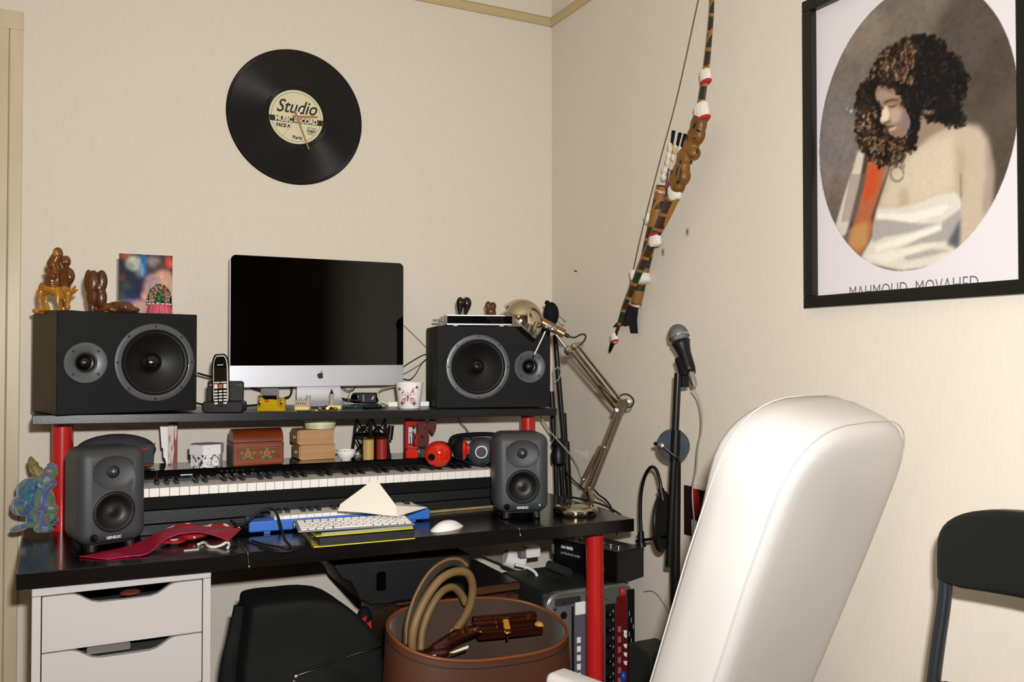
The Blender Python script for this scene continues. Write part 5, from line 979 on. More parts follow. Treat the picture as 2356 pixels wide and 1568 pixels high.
# computer keyboard
kb = Vector((-1.099, -.757, DT_+.0363)); t = thing('computer_keyboard', 'slim aluminium computer keyboard with white keys on the notebooks', 'keyboard', kb, math.radians(-7.6)); t.rotation_euler = (math.radians(2.5), 0, math.radians(-7.6))
KWd, KD = .272, .112; part('aluminium_tray', G().box((KWd/2, KD/2, .0025), (KWd, KD, .0045)), mat('keyboard_aluminium', '#808287', .4, metal=.5), t, smooth=0, bev=.0012); part('battery_tube', G().cyl((0, KD-.004, -.004), (KWd, KD-.004, -.004), .0085, 24), M['alu'], t)
caps = {}
rows = [(14, None), (14, (13, 1.45)), (14, (0, 1.45)), (13, (0, 1.75, 12, 1.75)), (12, (0, 2.25, 11, 2.25)), (12, 'sp')]
z_k = .0058; y = KD-.012; usable = KWd-.010
for r, (n_, sp_) in enumerate(rows):
    hgt = .0095 if r == 0 else .0155; ws = [1.]*n_
    if r == 1: ws[-1] = 1.5
    if r == 2: ws[0] = 1.5
    if r == 3: ws = [1.8]+[1.]*11+[1.8]
    if r == 4: ws = [2.3]+[1.]*10+[2.3]
    if r == 5: ws = [1, 1, 1, 1.25, 5.2, 1.25, 1, 1, 1, 1]
    sc_ = usable/sum(ws); x = .005
    for w_ in ws:
        kx = round(w_*sc_-.0030, 5); key = (kx, hgt)
        if key not in caps:
            caps[key] = mesh_of('keycap', G().box((0, 0, 0), (kx, hgt-.0014, .0026)), M['white'], 0); bm = bmesh.new(); bm.from_mesh(caps[key]); bmesh.ops.bevel(bm, geom=list(bm.edges), offset=.0006, segments=1, affect='EDGES'); bm.to_mesh(caps[key]); bm.free()
        o_ = part('keycap', caps[key], None, t); o_.location = (x+w_*sc_/2, y-hgt/2, z_k); x += w_*sc_
    y -= hgt+.0018
# envelope
EA = Vector((-.957, -.655, .795)); EE = Vector((-.853, -.735, .7905)); ap = oy(866, 1100, -.665)
nrm = (EE-EA).cross(ap-EA).normalized()
def onpl(u, v): d = ray(u, v); return CAM+d*((EA-CAM).dot(nrm)/d.dot(nrm))
t = thing('paper_envelope', 'opened cream paper envelope standing on the computer keyboard', 'envelope', EA); M['envelope'] = mat('cream_envelope_paper', '#d9d2c4', .7, bump=.03, bscale=100)
fp = [onpl(u, v) for u, v in ((777, 1175), (783, 1159), (840, 1117), (857, 1104), (865, 1101), (872, 1110), (912, 1163), (912, 1187), (880, 1184), (830, 1178))]
g = G(); vs = [p-EA for p in fp]; n = len(vs); g.add(vs+[p-nrm*.0008 for p in vs], [tuple(range(n)), tuple(range(2*n-1, n-1, -1))]+[(i, i+n, (i+1) % n+n, (i+1) % n) for i in range(n)]); part('raised_flap', g, M['envelope'], t, smooth=0)
q1 = onpl(912, 1163); q2 = onpl(912, 1187); q3 = oz(983, 1166, .790); q4 = oz(930, 1159, .789)
vs = [q-EA for q in (q1, q2, q3, q4)]; part('folded_back', G().add(vs+[v+Vector((0, 0, -.001)) for v in vs], [(0, 1, 2), (0, 2, 3), (6, 5, 4), (7, 6, 4), (0, 4, 5, 1), (1, 5, 6, 2), (2, 6, 7, 3), (3, 7, 4, 0)]), M['envelope'], t, smooth=0)
# mouse
p = dp(1030, 1218); t = thing('computer_mouse', 'smooth white computer mouse on the desk', 'mouse', Vector((p.x, -.70, DT_+.0025)), math.radians(-62)); g = G()
prf = [(0, .0), (.0001, 0)]
def mou(a_, b_):
    th = a_*2*PI; r = b_; x = .0285*r*math.cos(th); yy = .056*r*math.sin(th); z = .0195*(1-r**2.6)*(1-.25*(yy/.056)**2)-.0005; return (x, yy, max(z, 0)+.001)
g.grid(mou, 40, 12); g.add([(.0285*math.cos(2*PI*i/40), .056*math.sin(2*PI*i/40), z) for z in (.001, -.002) for i in range(40)], [(i, (i+1) % 40, (i+1) % 40+40, i+40) for i in range(40)]+[tuple(range(79, 39, -1))]); part('mouse_shell', g, M['whitegloss'], t, smooth=70)
# black cables on the desk
cable('audio_lead', [dp(u, v, h) for u, v, h in ((560, 1213, .03), (575, 1196, .05), (598, 1175, .07), (620, 1168, .075), (636, 1180, .06), (645, 1205, .04), (655, 1240, .012), (668, 1258, .004), (640, 1265, .003), (600, 1256, .003), (570, 1246, .003))], .0031, M['rubber'], 'black cable arching over the left end of the blue keyboard')
cable('audio_lead', [dp(u, v, .003) for u, v in ((580, 1243), (610, 1252), (650, 1258), (690, 1256), (672, 1266), (630, 1268), (596, 1260))], .0028, M['rubber'], 'black cable coil lying flat left of the notebooks')
t = thing('black_sunglasses', 'black folded sunglasses with a metal tip at the end of the ribbon', 'sunglasses', dp(545, 1212)); o = t.location
part('frame_arm', G().tube(bez([dp(514, 1186, .02)-o, dp(530, 1196, .02)-o, dp(548, 1210, .015)-o, dp(566, 1218, .008)-o]), .004, 8), M['blackgloss'], t, smooth=180); part('metal_tip', G().ell(dp(515, 1186, .022)-o, (.004, .003, .003)), M['steel'], t); part('lens', G().ell(dp(556, 1216, .016)-o, (.022, .008, .016)), M['blackgloss'], t, smooth=180); part('lens', G().ell(dp(574, 1211, .018)-o, (.016, .008, .014)), M['blackgloss'], t, smooth=180)
# ------------------------------------------------------------------ desk lamp
LB = Vector((-.300, -.660, DT_)); t = thing('desk_lamp', 'chrome architect desk lamp with domed shade standing at the right end of the desk', 'lamp', LB)
def lp_(u, v, d=0.): return od(u, v, LB)-LB+FW*d
k = mp(LB); M['lamp'] = M['chrome']
part('weighted_base', G().lathe([(.0001, 0), (.060, 0), (.0625, .003), (.0625, .013), (.060, .019), (.052, .0225), (.02, .0235), (.0001, .024)], 64, cap=False), M['lamp'], t, smooth=50)
a_ = lp_(1361, 1164); part('pivot_post', G().cyl((a_.x, a_.y, .02), lp_(1361, 1140), .0055, 16), M['lamp'], t); part('pivot_bracket', G().cyl(lp_(1361, 1150), lp_(1352, 1122), .011, 16, .007), M['lamp'], t)
for u0, v0, u1, v1, d in ((1345, 1130, 1418, 945, -.008), (1362, 1124, 1436, 935, -.008), (1353, 1126, 1427, 940, .008)): part('lower_bar', G().cyl(lp_(u0, v0, d), lp_(u1, v1, d), .0042, 12), M['lamp'], t)
part('spring_tube', G().cyl(lp_(1342, 1100, -.012), lp_(1380, 1025, -.012), .0055, 14), M['lamp'], t); part('spring_nut', G().ell(lp_(1342, 1101, -.014), (.006,)*3), M['steel'], t); part('spring_nut', G().ell(lp_(1390, 1028, -.012), (.005,)*3), M['steel'], t)
vs = [lp_(u, v, -.011) for u, v in ((1408, 948), (1422, 918), (1440, 916), (1450, 926), (1432, 950))]; part('elbow_plate', G().add(vs+[p+FW*.022 for p in vs], [(0,1,2,3,4), (9,8,7,6,5)]+[(i, i+5, (i+1) % 5+5, (i+1) % 5) for i in range(5)]), M['lamp'], t, smooth=0, bev=.001)
for u, v in ((1446, 922), (1418, 942)): part('elbow_screw', G().cyl(lp_(u, v, -.016), lp_(u, v, .014), .005, 14), M['steel'], t)
for u0, v0, u1, v1, d in ((1432, 925, 1330, 795, -.007), (1418, 940, 1316, 810, -.007), (1425, 932, 1322, 802, .008)): part('upper_bar', G().cyl(lp_(u0, v0, d), lp_(u1, v1, d), .0045, 12), M['lamp'], t)
part('spring_tube', G().cyl(lp_(1378, 884, -.014), lp_(1420, 922, -.014), .0028, 12), M['lamp'], t); part('head_joint', G().ell(lp_(1307, 806, -.006), (.013, .012, .013)), M['lamp'], t); part('head_joint', G().ell(lp_(1321, 797, -.004), (.011, .01, .011)), M['lamp'], t)
part('head_link', G().cyl(lp_(1280, 770, -.004), lp_(1304, 802, -.004), .0035, 10), M['steel'], t); part('tilt_clamp', G().ell(lp_(1272, 757, -.016), (.013, .010, .009)).ell(lp_(1258, 752, -.016), (.010, .008, .006)), M['steel'], t, smooth=180)
part('socket', G().cyl(lp_(1247, 740), lp_(1298, 768), .0125, 24), mat('bronze_socket', '#8a6d4a', .3, metal=.7), t); part('cord_grip', G().cyl(lp_(1294, 766), lp_(1309, 774), .0055, 14), M['rubber'], t)
Ax = (RT*.72+UP*.69-FW*.10).normalized(); Cc = lp_(1197, 739); Mh = T(Cc) @ frame_z(Ax).to_4x4(); Rr = 51.5*k
part('shade', G().lathe([(Rr*math.cos(a_)*1.0, Rr*1.02*math.sin(a_)) for a_ in np.linspace(0, PI/2, 22)][:-1]+[(.0001, Rr*1.02)]+[], 64, Mh, cap=False).lathe([(Rr*.97*math.cos(a_), Rr*.99*math.sin(a_)) for a_ in np.linspace(0, PI/2, 16)], 48, Mh, cap=False), M['lamp'], t, smooth=180)
part('shade_rim', G().lathe([(Rr*.96, -.001), (Rr*1.015, -.0025), (Rr*1.02, .002), (Rr, .003)], 64, Mh, cap=False), M['steel'], t); part('bulb', G().ell(Cc+Ax*.012, (.02,)*3), mat('frosted_bulb', '#ddd8cc', .4), t)
part('handle_rod', G().cyl(lp_(1254, 762, -.022), lp_(1229, 815, -.022), .0026, 12), M['steel'], t)
cable('lamp_cord', [lp_(u, v, .0) for u, v in ((1308, 774), (1322, 776), (1334, 770), (1345, 769), (1347, 778), (1340, 788), (1330, 797))], .0026, M['rubber'], parent=t); cable('lamp_cord', [lp_(u, v, .006) for u, v in ((1420, 916), (1432, 908), (1446, 908), (1458, 920), (1454, 934), (1442, 937))], .0026, M['rubber'], parent=t)
# cables behind the lamp
for pts, Y, r, m_, lb in ((((1302, 1082), (1320, 1105), (1340, 1122), (1352, 1138), (1356, 1150)), -.30, .0026, 'rubber', 'black cable slanting down behind the lamp arm'), (((1300, 1140), (1330, 1146), (1358, 1152), (1385, 1160), (1410, 1172), (1430, 1185)), -.55, .0032, 'rubber', 'black cable running over the lamp base to the desk corner'), (((1366, 1125), (1378, 1138), (1392, 1148), (1402, 1160), (1412, 1178)), -.50, .0030, 'rubber', 'black cable curving right from the lamp pivot'), (((1418, 1222), (1424, 1240), (1430, 1262), (1432, 1290)), -.42, .0028, 'rubber', 'left of two dark cables hanging below the desk corner'), (((1446, 1222), (1448, 1245), (1450, 1275), (1446, 1320)), -.42, .0028, 'rubber', 'right of two dark cables hanging below the desk corner'), (((1236, 945), (1250, 968), (1268, 995), (1290, 1020), (1312, 1045), (1328, 1072), (1337, 1100)), -.22, .0030, 'greycable', 'grey cable slanting down from the shelf to the lamp'), (((1274, 850), (1276, 880), (1280, 930), (1284, 980), (1287, 1010)), -.20, .0026, 'greycable', 'straight pale cable hanging beside the tripod poles'), (((1275, 852), (1284, 844), (1290, 855), (1286, 870), (1275, 881)), -.21, .0022, 'greycable', 'small pale cable loop at the right speaker edge')):
    cable('cable', [oy(u, v, Y) for u, v in pts], r, M[m_], lb)
# folded stands in the corner
FB = oy(1290, 1160, -.19); t = thing('folded_tripod', 'folded black tripod stand leaning in the corner behind the right speaker', 'tripod', (FB.x, -.1, 0)); o = t.location
def cq(u, v, Y=-.19): return oy(u, v, Y)-o
for u0, v0, u1, v1, r, nm in ((1277, 770, 1298, 1020, .0085, 'pole'), (1269, 900, 1274, 1010, .009, 'pole'), (1278, 1060, 1283, 1200, .008, 'leg'), (1290, 1060, 1298, 1200, .008, 'leg'), (1303, 1015, 1312, 1200, .011, 'leg'), (1297, 950, 1305, 1100, .009, 'leg')): part(nm, G().cyl(cq(u0, v0), cq(u1, v1), r, 14), M['blackmetal'], t)
part('hub', G().lathe([(.012, 0), (.024, .012), (.026, .04), (.02, .06), (.026, .075), (.012, .095)], 24, T(cq(1285, 1072))), M['blackplastic'], t); part('leg', G().cyl(cq(1283, 1200), (cq(1283, 1200).x, -.05, .0), .012, 12), M['blackmetal'], t); part('leg', G().cyl(cq(1312, 1200), (cq(1312, 1200).x, -.05, .0), .012, 12), M['blackmetal'], t)
# ================================================================== UNDER THE DESK
# drawer unit
X0, X1, YF, ZT_ = -1.634, -1.283, -.715, .6995
t = thing('drawer_unit', 'white drawer unit under the left end of the desk', 'drawers', ((X0+X1)/2, YF, 0)); W = X1-X0; Dd = .56
M['wlam'] = mat('white_laminate', '#b9b5b3', .5); M['wfront'] = mat('white_drawer_front', '#b6b2b0', .5)
part('top_panel', G().box((0, Dd/2, ZT_-.0085), (W, Dd, .017)), M['wlam'], t, smooth=0, bev=.0008)
for s in (-1, 1): part('side_panel', G().box((s*(W/2-.0085), Dd/2, (ZT_-.018)/2), (.0165, Dd, ZT_-.0182)), M['wlam'], t, smooth=0, bev=.0008)
part('back_panel', G().box((0, Dd-.006, .34), (W-.036, .008, .66)), M['wlam'], t, smooth=0)
fwid = W-.0375; hs = [(.565, .6795), (.455, .562), (.325, .452), (.19, .322), (.03, .187)]
for i, (z0, z1) in enumerate(hs):
    pts = [(-fwid/2, z0), (fwid/2, z0), (fwid/2, z1)]; cw = .098; dp_ = .024
    prof_ = [(cw+.012, 0), (cw, .001), (cw-.010, .005), (cw-.022, .013), (cw-.034, .020), (cw-.048, .0235), (.0, dp_)]
    pts += [(x, z1-d) for x, d in prof_]+[(-x, z1-d) for x, d in prof_[::-1][1:]]+[(-fwid/2, z1)]
    part('drawer_front', G().prism(pts, .016, z0=.0006), M['wfront'], t, smooth=0, bev=.0008)
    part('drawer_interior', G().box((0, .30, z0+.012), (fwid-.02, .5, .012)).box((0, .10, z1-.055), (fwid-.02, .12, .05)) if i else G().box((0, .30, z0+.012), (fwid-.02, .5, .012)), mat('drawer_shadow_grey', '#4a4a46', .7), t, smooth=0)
p = oy(250, 1472, -.69); tag(part('bubble_wrap', G().prism(rrect(.085, .016, .004, 3, p.x, .552), .05, z0=-.700), mat('clear_film', '#6b6a64', .25, bump=1, bscale=700), smooth=0), 'crinkled clear film showing in the gap of the second white drawer', 'film')
tag(part('red_cloth', G().ell((-1.445, -.655, .655), (.022, .02, .006)), mat('red_cloth_mat', '#6e2826', .8)), 'bit of red cloth seen inside the top white drawer', 'cloth')
# backpack
def at_(u, v, Y): return oy(u, v, Y)
p = at_(715, 1363, -.64); t = thing('black_backpack', 'black padded backpack with a diagonal zip standing under the desk', 'backpack', (p.x+.0, -.64, 0)); o = t.location; zt = p.z; M['bpfab'] = mat('black_nylon', '#090b0a', .8, spec=.3, bump=.25, bscale=500)
g = G(); L3 = lambda u, v, d=0.: at_(u, v, -.64)-o+Vector((0, d, 0))
pts = [(566, 1376), (600, 1370), (640, 1369), (680, 1363), (720, 1361), (755, 1368), (790, 1388), (820, 1415), (852, 1452), (862, 1500), (870, 1568)]; lft = [(566, 1376), (562, 1400), (556, 1450), (548, 1500), (545, 1568)]
vs = [L3(u, v) for u, v in pts]; zc = [L3(u, v) for u, v in lft]
outl = [(q.x, q.z) for q in zc[::-1]]+[(q.x, q.z) for q in vs[1:]]+[(vs[-1].x+.01, .02), (zc[-1].x-.005, .02)]
g.prism(outl, .17, z0=-.075); g.ell((.0, -.07, .26), (.135, .05, .2)); o_ = blob('bag_body', g, M['bpfab'], t, .009, 14, lambda c: noise.noise(c*9)*.006)
zp = [L3(u, v, -.088+d) for u, v, d in ((858, 1462, .04), (845, 1470, .02), (810, 1478, .0), (770, 1492, -.012), (720, 1508, -.018), (680, 1520, -.02), (662, 1528, -.02))]
def snap(P_, obj, off=.0015):
    out = []; bpy.context.view_layer.update(); from mathutils.bvhtree import BVHTree; bv = BVHTree.FromObject(obj, bpy.context.evaluated_depsgraph_get())
    for p in P_:
        h, n_, i_, d_ = bv.ray_cast(Vector((p.x, p.y-.3, p.z)), Vector((0, 1, 0)))
        out.append(Vector((h.x, h.y-off, h.z)) if h else p)
    return out
zz = snap(bez(zp, 6), o_); part('zip', G().tube(zz, .0024, 6), M['screw'], t, smooth=180); part('zip_flap', G().tube([q+Vector((0, 0, .006)) for q in zz], .0042, 8), M['bpfab'], t, smooth=180)
e = zz[-1]; part('zip_pull', G().prism(rrect(.008, .034, .003, 3), .002, T(e.x-.012, e.y-.006, e.z-.022) @ Matrix.Rotation(math.radians(32), 4, 'Y')), M['steel'], t, bev=.0005); part('zip_slider', G().ell((e.x, e.y-.003, e.z), (.007, .004, .006)), M['steel'], t)
part('shoulder_strap', G().tube(bez([L3(562, 1400, .03), L3(550, 1460, .03), L3(536, 1510, .02), L3(530, 1570, .02), L3(535, 1640, .02)]), .02, 10, flat=.35), M['bpfab'], t, smooth=180)
# green-grey curtain of dark cloth? -> black case on the cabinet
CZ = .505
t = thing('wooden_cabinet', 'low dark-topped brown wooden cabinet behind the leather bag', 'cabinet', (-.53, -.45, 0)); o = t.location; xa, xb = -.752, -.366; M['cabwood'] = mat('brown_oak', '#4d2c14', .5, c2='#3c210e', vscale=10, stretch=(.6, 3, 3)); M['darktop'] = mat('dark_cabinet_top', '#15120f', .35)
part('cabinet_body', G().box(((xa+xb)/2-o.x+.004, .20, .245), (xb-xa-.022, .36, .45)), M['cabwood'], t, smooth=0, bev=.001); part('top_moulding', G().box(((xa+xb)/2-o.x, .19, CZ-.012), (xb-xa, .38, .021)), M['cabwood'], t, smooth=0, bev=.002); part('top_board', G().box(((xa+xb)/2-o.x, .19, CZ), (xb-xa-.006, .374, .003)), M['darktop'], t, smooth=0)
part('corner_post', G().box((xa-o.x+.02, .008, .24), (.03, .012, .46)), M['cabwood'], t, smooth=0); part('corner_post', G().box((xb-o.x-.02, .008, .24), (.03, .012, .46)), M['cabwood'], t, smooth=0); part('plinth', G().box(((xa+xb)/2-o.x, .2, .01), (xb-xa, .36, .02)), M['cabwood'], t, smooth=0)
for s in (-1, 1): part('door', G().box(((xa+xb)/2-o.x+s*.085, .016, .24), (.162, .012, .40)), M['cabwood'], t, smooth=0, bev=.002)
t = thing('black_case', 'black latched equipment case lying on the wooden cabinet under the desk', 'case', (-.73, -.50, CZ+.0022)); o = t.location; M['caseblk'] = mat('black_case_shell', '#090d0c', .5, bump=.2, bscale=300)
A = at_(770, 1300, -.50); B = at_(1085, 1290, -.50); w_ = B.x-A.x; g = G().prism([(A.x-o.x, .112), (A.x-o.x+.02, .080), (A.x-o.x+.045, .068), (A.x-o.x+.07, .018), (A.x-o.x+.10, .0), (B.x-o.x, .0), (B.x-o.x, .108), (A.x-o.x, .124)], .32)
part('case_shell', g, M['caseblk'], t, smooth=0, bev=.006, seg=3); part('lid_seam', G().box((0.02, -.0006, .095), (w_*.9, .0012, .0016)), M['steel'] and M['ink'], t, smooth=0)
a_ = at_(875, 1335, -.50); part('side_latch', G().prism(rrect(.026, .05, .006, 4, a_.x-o.x, a_.z-o.z), .010, z0=-.0105), M['blackgloss'], t, bev=.002); a_ = at_(1045, 1284, -.50); part('latch_stud', G().ell((a_.x-o.x, -.003, a_.z-o.z), (.006, .004, .005)), M['steel'], t)
a_ = at_(892, 1355, -.5); part('metal_edge', G().box((a_.x-o.x, -.001, .006), (.03, .002, .003)), M['steel'], t, smooth=0)
# white plug and lead, paper triangle and white box
P0 = at_(1178, 1286, -.26); t = thing('white_plug', 'round white mains plug adapter with its lead behind the cabinet', 'plug', P0); a_ = Vector((-.026, 0, .010)); b_ = Vector((.026, -.01, -.010))
part('plug_body', G().cyl(a_, b_, .026, 28, .030).cyl(b_, b_+(b_-a_)*.12, .034, 28), M['white'], t, bev=.002); part('cord', G().tube(bez([at_(u, v, -.40)-P0 for u, v in ((1186, 1298), (1216, 1306), (1234, 1320), (1231, 1338), (1218, 1350), (1208, 1356))]), .0048, 10), M['white'], t, smooth=180)
vs = [at_(u, v, Y)-Vector((0, 0, 0)) for u, v, Y in ((1105, 1276, -.16), (1165, 1263, -.10), (1196, 1270, -.10), (1196, 1312, -.22))]; tag(part('grey_card', G().add(vs+[p+Vector((0, .002, -.001)) for p in vs], [(0, 1, 2, 3), (7, 6, 5, 4)]+[(i, i+4, (i+1) % 4+4, (i+1) % 4) for i in range(4)]), mat('pale_grey_card', '#9c9b95', .7), smooth=0), 'pale grey folded card beside the white plug under the desk', 'card')
P0 = at_(1228, 1270, -.34); t = thing('white_box', 'small white plastic box under the desk right of the plug', 'box', P0); part('box_shell', G().prism(rrect(.050, .033, .005, 4), .04), M['white'], t, bev=.002); part('box_neck', G().box((-.034, .014, -.004), (.02, .02, .022)), mat('grey_plastic', '#6d6f70', .5), t, smooth=0)
P0 = at_(1272, 1262, -.38); t = thing('silver_jack', 'small silver jack plug hanging left of the black mixer box', 'jack', P0); part('barrel', G().cyl((0, 0, .014), (.002, 0, -.014), .0045, 12), M['steel'], t)
# black interface box with jacks
TL = at_(1272, 1250, -.33); TR = at_(1420, 1302, -.60); TL.z = .598; rzz = math.atan2(TR.y-TL.y, TR.x-TL.x); Lm = math.hypot(TR.x-TL.x, TR.y-TL.y)
t = thing('effects_box', 'black audio effects box with white lettering and silver jacks on the flight case', 'audio box', (TL.x, TL.y, .5058), rzz); H_ = .092; M['boxred'] = mat('black_red_panel', '#0c0707', .35)
part('box_shell', G().box((Lm/2, .06, H_/2), (Lm, .12, H_)), M['boxred'], t, smooth=0, bev=.003)
text('lettering', 'the remix', .017, M['whiteprint'], t, T(.038, -.0006, .066), width=.055, bold=.0006); text('lettering', 'professional audio', .012, mat('grey_print2', '#8d9496', .5), t, T(.038, -.0006, .048), width=.085, bold=.0003)
for i in range(7):
    part('jack_socket', G().lathe([(.007, 0), (.007, .005), (.0045, .006), (.004, .001)], 18, T(.05+.032*i, .045, H_), cap=False), M['steel'], t)
part('square_knob', G().box((Lm-.06, -.004, .030), (.007, .008, .012)), M['white'], t, smooth=0)
t = thing('dark_cylinder', 'dark grey-green tube lying on the case left of the effects box', 'tube', at_(1262, 1298, -.42)); o = t.location; part('tube_body', G().cyl((0, 0, 0), at_(1310, 1318, -.50)-o, .0135, 20), mat('dark_green_grey', '#262d2b', .5), t)
# flight case rack : rack units stand on edge
RX = -.362; rk = thing('flight_case_rack', 'silver-edged flight case rack of audio modules behind the red front leg', 'rack', (RX, -.60, 0)); t = rk; o = t.location; ZR = .505; Wr = .30
M['rackalu'] = mat('rack_aluminium', '#a7a9a8', .3, metal=.8); M['rackgrey'] = mat('grey_module', '#6a6b69', .45, metal=.3); M['lilac'] = mat('lilac_grey_module', '#56545f', .5); M['rackdark'] = mat('dark_rack_panel', '#120a0b', .45); M['rackred'] = mat('dark_red_module', '#5c0e16', .4); M['case_side'] = mat('dark_case_side', '#1c211f', .6)
part('case_shell', G().box((Wr/2, .16, ZR/2), (Wr-.004, .28, ZR-.006)), M['case_side'], t, smooth=0, bev=.012, seg=3)
part('edge_frame', G().prism(rrect(Wr, ZR-.002, .04, 8, Wr/2, ZR/2), .022, z0=-.002), M['rackalu'], t, smooth=30, bev=.004)
part('edge_bead', G().tube([(x, -.003, z) for x, z in rrect(Wr-.012, ZR-.014, .034, 8, Wr/2, ZR/2)], .0035, 8, closed=True), M['rackalu'], t, smooth=180)
part('corner_plate', G().prism(rrect(.085, .02, .004, 3, .070, ZR-.028), .002, z0=-.006), M['darkgrey'], t, bev=.0005)
for x, z in ((.026, ZR-.045), (.055, ZR-.028), (.100, ZR-.026)): part('rivet', G().ell((x, -.007, z), (.0045, .003, .0045)), M['screw'], t)
def module(nm, x0, x1, z0, z1, m, y=-.0055): return part(nm, G().box(((x0+x1)/2, y, (z0+z1)/2), (x1-x0, .005, z1-z0)), M[m], t, smooth=0, bev=.0008)
md = module('grey_module', .028, .080, .02, ZR-.040, 'rackgrey'); part('round_socket', G().lathe([(.0001, .002), (.010, .002), (.011, 0)], 24, T(.054, -.008, ZR-.066) @ Rx(PI/2), cap=False), M['blackmatte'], t)
rnd = random.Random(8)
for i in range(26): part('silver_knob', G().lathe([(.0045, 0), (.004, .006), (.0001, .007)], 14, T(.048+.020*(i % 2)+rnd.uniform(-.001, .001), -.008, ZR-.125-.0145*i) @ Rx(PI/2), cap=False), M['rackalu'], t)
module('gap_strip', .081, .089, .02, ZR-.045, 'rackdark', -.004); module('lilac_module', .090, .130, .02, ZR-.070, 'lilac'); part('white_plate', G().box((.110, -.0085, ZR-.052), (.036, .002, .036)), M['white'], t, smooth=0)
for i in range(12): part('white_button', G().box((.103, -.0095, ZR-.142-.0255*i), (.012, .004, .0165)), M['white'], t, smooth=0, bev=.001)
part('silver_divider', G().box((.189, -.010, ZR/2-.01), (.0035, .008, ZR-.06)), M['rackalu'], t, smooth=0); part('hinge_plate', G().box((.215, -.009, ZR-.030), (.046, .003, .045)), mat('grey_hinge_plate', '#50524d', .5), t, smooth=0, bev=.003); part('gold_screw', G().ell((.197, -.012, ZR-.034), (.004, .003, .004)), M['brass'], t)
module('knob_module', .192, .229, .02, ZR-.055, 'rackdark', -.0065)
for i in range(9): dk = part('dark_knob', G().lathe([(.0085, 0), (.0075, .008), (.0001, .009)], 20, T(.204, -.009, ZR-.085-.045*i) @ Rx(PI/2), cap=False), M['blackgloss'], t); part('knob_mark', G().box((.204, -.019, ZR-.081-.045*i), (.0012, .0008, .005)), M['white'], dk, smooth=0)
for i in range(16): part('scale_mark', G().box((.221, -.0095, ZR-.075-.026*i), (.004, .0008, .008)), mat('mark_grey', '#7d7f80', .5), t, smooth=0)
module('red_module', .231, .271, .05, ZR-.035, 'rackred', -.009); part('red_bulb', G().ell((.250, -.014, ZR-.022), (.009, .009, .014)), mat('red_lamp_cap', '#b0282f', .2), t)
for i in range(6): part('module_lettering', G().box((.241, -.012, ZR-.13-.030*i), (.011, .0008, .017)), mat('pinkish_print', '#8a5c58', .5), t, smooth=0)
for i, z in enumerate((.135, .145, .175, .20, .225)): part('white_shape', G().prism([(.255, ZR-z), (.268, ZR-z-.002), (.266, ZR-z-.015), (.258, ZR-z-.010)], .001, z0=-.0128), M['white'], t, smooth=0)
part('blue_knob', G().ell((.252, -.016, .235), (.010, .010, .016)), mat('blue_knob', '#1d3f9c', .3), t)
module('black_module', .272, .298, .05, ZR-.02, 'blackplastic', -.006)
for i in range(10): part('module_mark', G().box((.278+.007*(i % 3), -.0095, ZR-.09-.02*i), (.0018, .0008, .014)), mat('mark_grey2', '#9aa0a0', .5), t, smooth=0)
t = thing('grey_bag', 'tall grey bag with an eyelet behind the flight case rack', 'bag', (-.034, -.40, 0)); g = G(); g.prism(rrect(.056, .535, .027, 6, 0, .2685), .16, z0=-.1); part('bag_body', g, mat('slate_grey_fabric', '#565e5e', .7, bump=.3, bscale=200), t, smooth=30, bev=.012, seg=3); part('eyelet', G().lathe([(.006, 0), (.008, .002), (.006, .003)], 16, T(-.004, -.101, .50) @ Rx(PI/2), cap=False), M['screw'], t)
cable('rack_cable', [at_(u, v, -.50) for u, v in ((1462, 1382), (1480, 1378), (1492, 1390), (1490, 1412), (1482, 1430), (1472, 1445))], .0030, M['rubber'], 'black cable loop right of the rack')
cable('wall_wire', [ox(u, v, -.012) for u, v in ((1482, 1360), (1500, 1359), (1515, 1370), (1530, 1392), (1540, 1410))], .0016, M['greycable'], 'thin brownish wire curving on the wall behind the white chair')
t = thing('dark_bin', 'dark green-black box on the floor right of the rack behind the white chair', 'box', (-.054, -.80, 0)); A = at_(1452, 1450, -.80); part('bin_body', G().box((.0, .115, .17), (.10, .11, .34)), mat('dark_green_box', '#20241f', .6), t, smooth=0, bev=.006)
# leather bag -----------------------------------------------------------
BC = Vector((-.668, -.815, 0)); t = thing('leather_bag', 'open brown leather bag with tan tubular handles standing before the desk', 'bag', BC); M['leather'] = mat('brown_leather', '#48291a', .5, bump=.25, bscale=250, var=.08, vscale=6); M['suede'] = mat('brown_suede_lining', '#3d2c20', .95, sheen=.2, var=.18, vscale=7); M['tan'] = mat('tan_leather_tube', '#6f5633', .55, bump=.3, bscale=120, var=.12, vscale=15); M['piping'] = mat('leather_piping', '#6b3a1c', .45)
a1, b1 = .232, .125
def rimz(th): return .512+.038*math.sin(th)-.016*math.cos(th)
def rimp(th, k=1., dz=0): e = .8; c, s = math.cos(th), math.sin(th); return Vector((a1*k*math.copysign(abs(c)**e, c), b1*k*math.copysign(abs(s)**e, s), rimz(th)+dz))
N = 64
def wallp(kk, lev): # lev 1 top .. 0 bottom
    out = []
    for i in range(N):
        th = 2*PI*i/N; p = rimp(th, kk*(1+.05*math.sin(lev*PI))); p.z = .004+(p.z-.004)*lev; out.append(p)
    return out
vs = []; lv = [0, .1, .3, .5, .7, .85, .95, 1.]
for l_ in lv: vs += wallp(1., l_)
g = G().add(vs, [(j*N+i, j*N+(i+1) % N, (j+1)*N+(i+1) % N, (j+1)*N+i) for j in range(len(lv)-1) for i in range(N)]+[tuple(range(N))[::-1]]); part('outer_shell', g, M['leather'], t, smooth=60)
vs = []; lv = [.55, .7, .85, 1.]
for l_ in lv: vs += wallp(.965, l_)
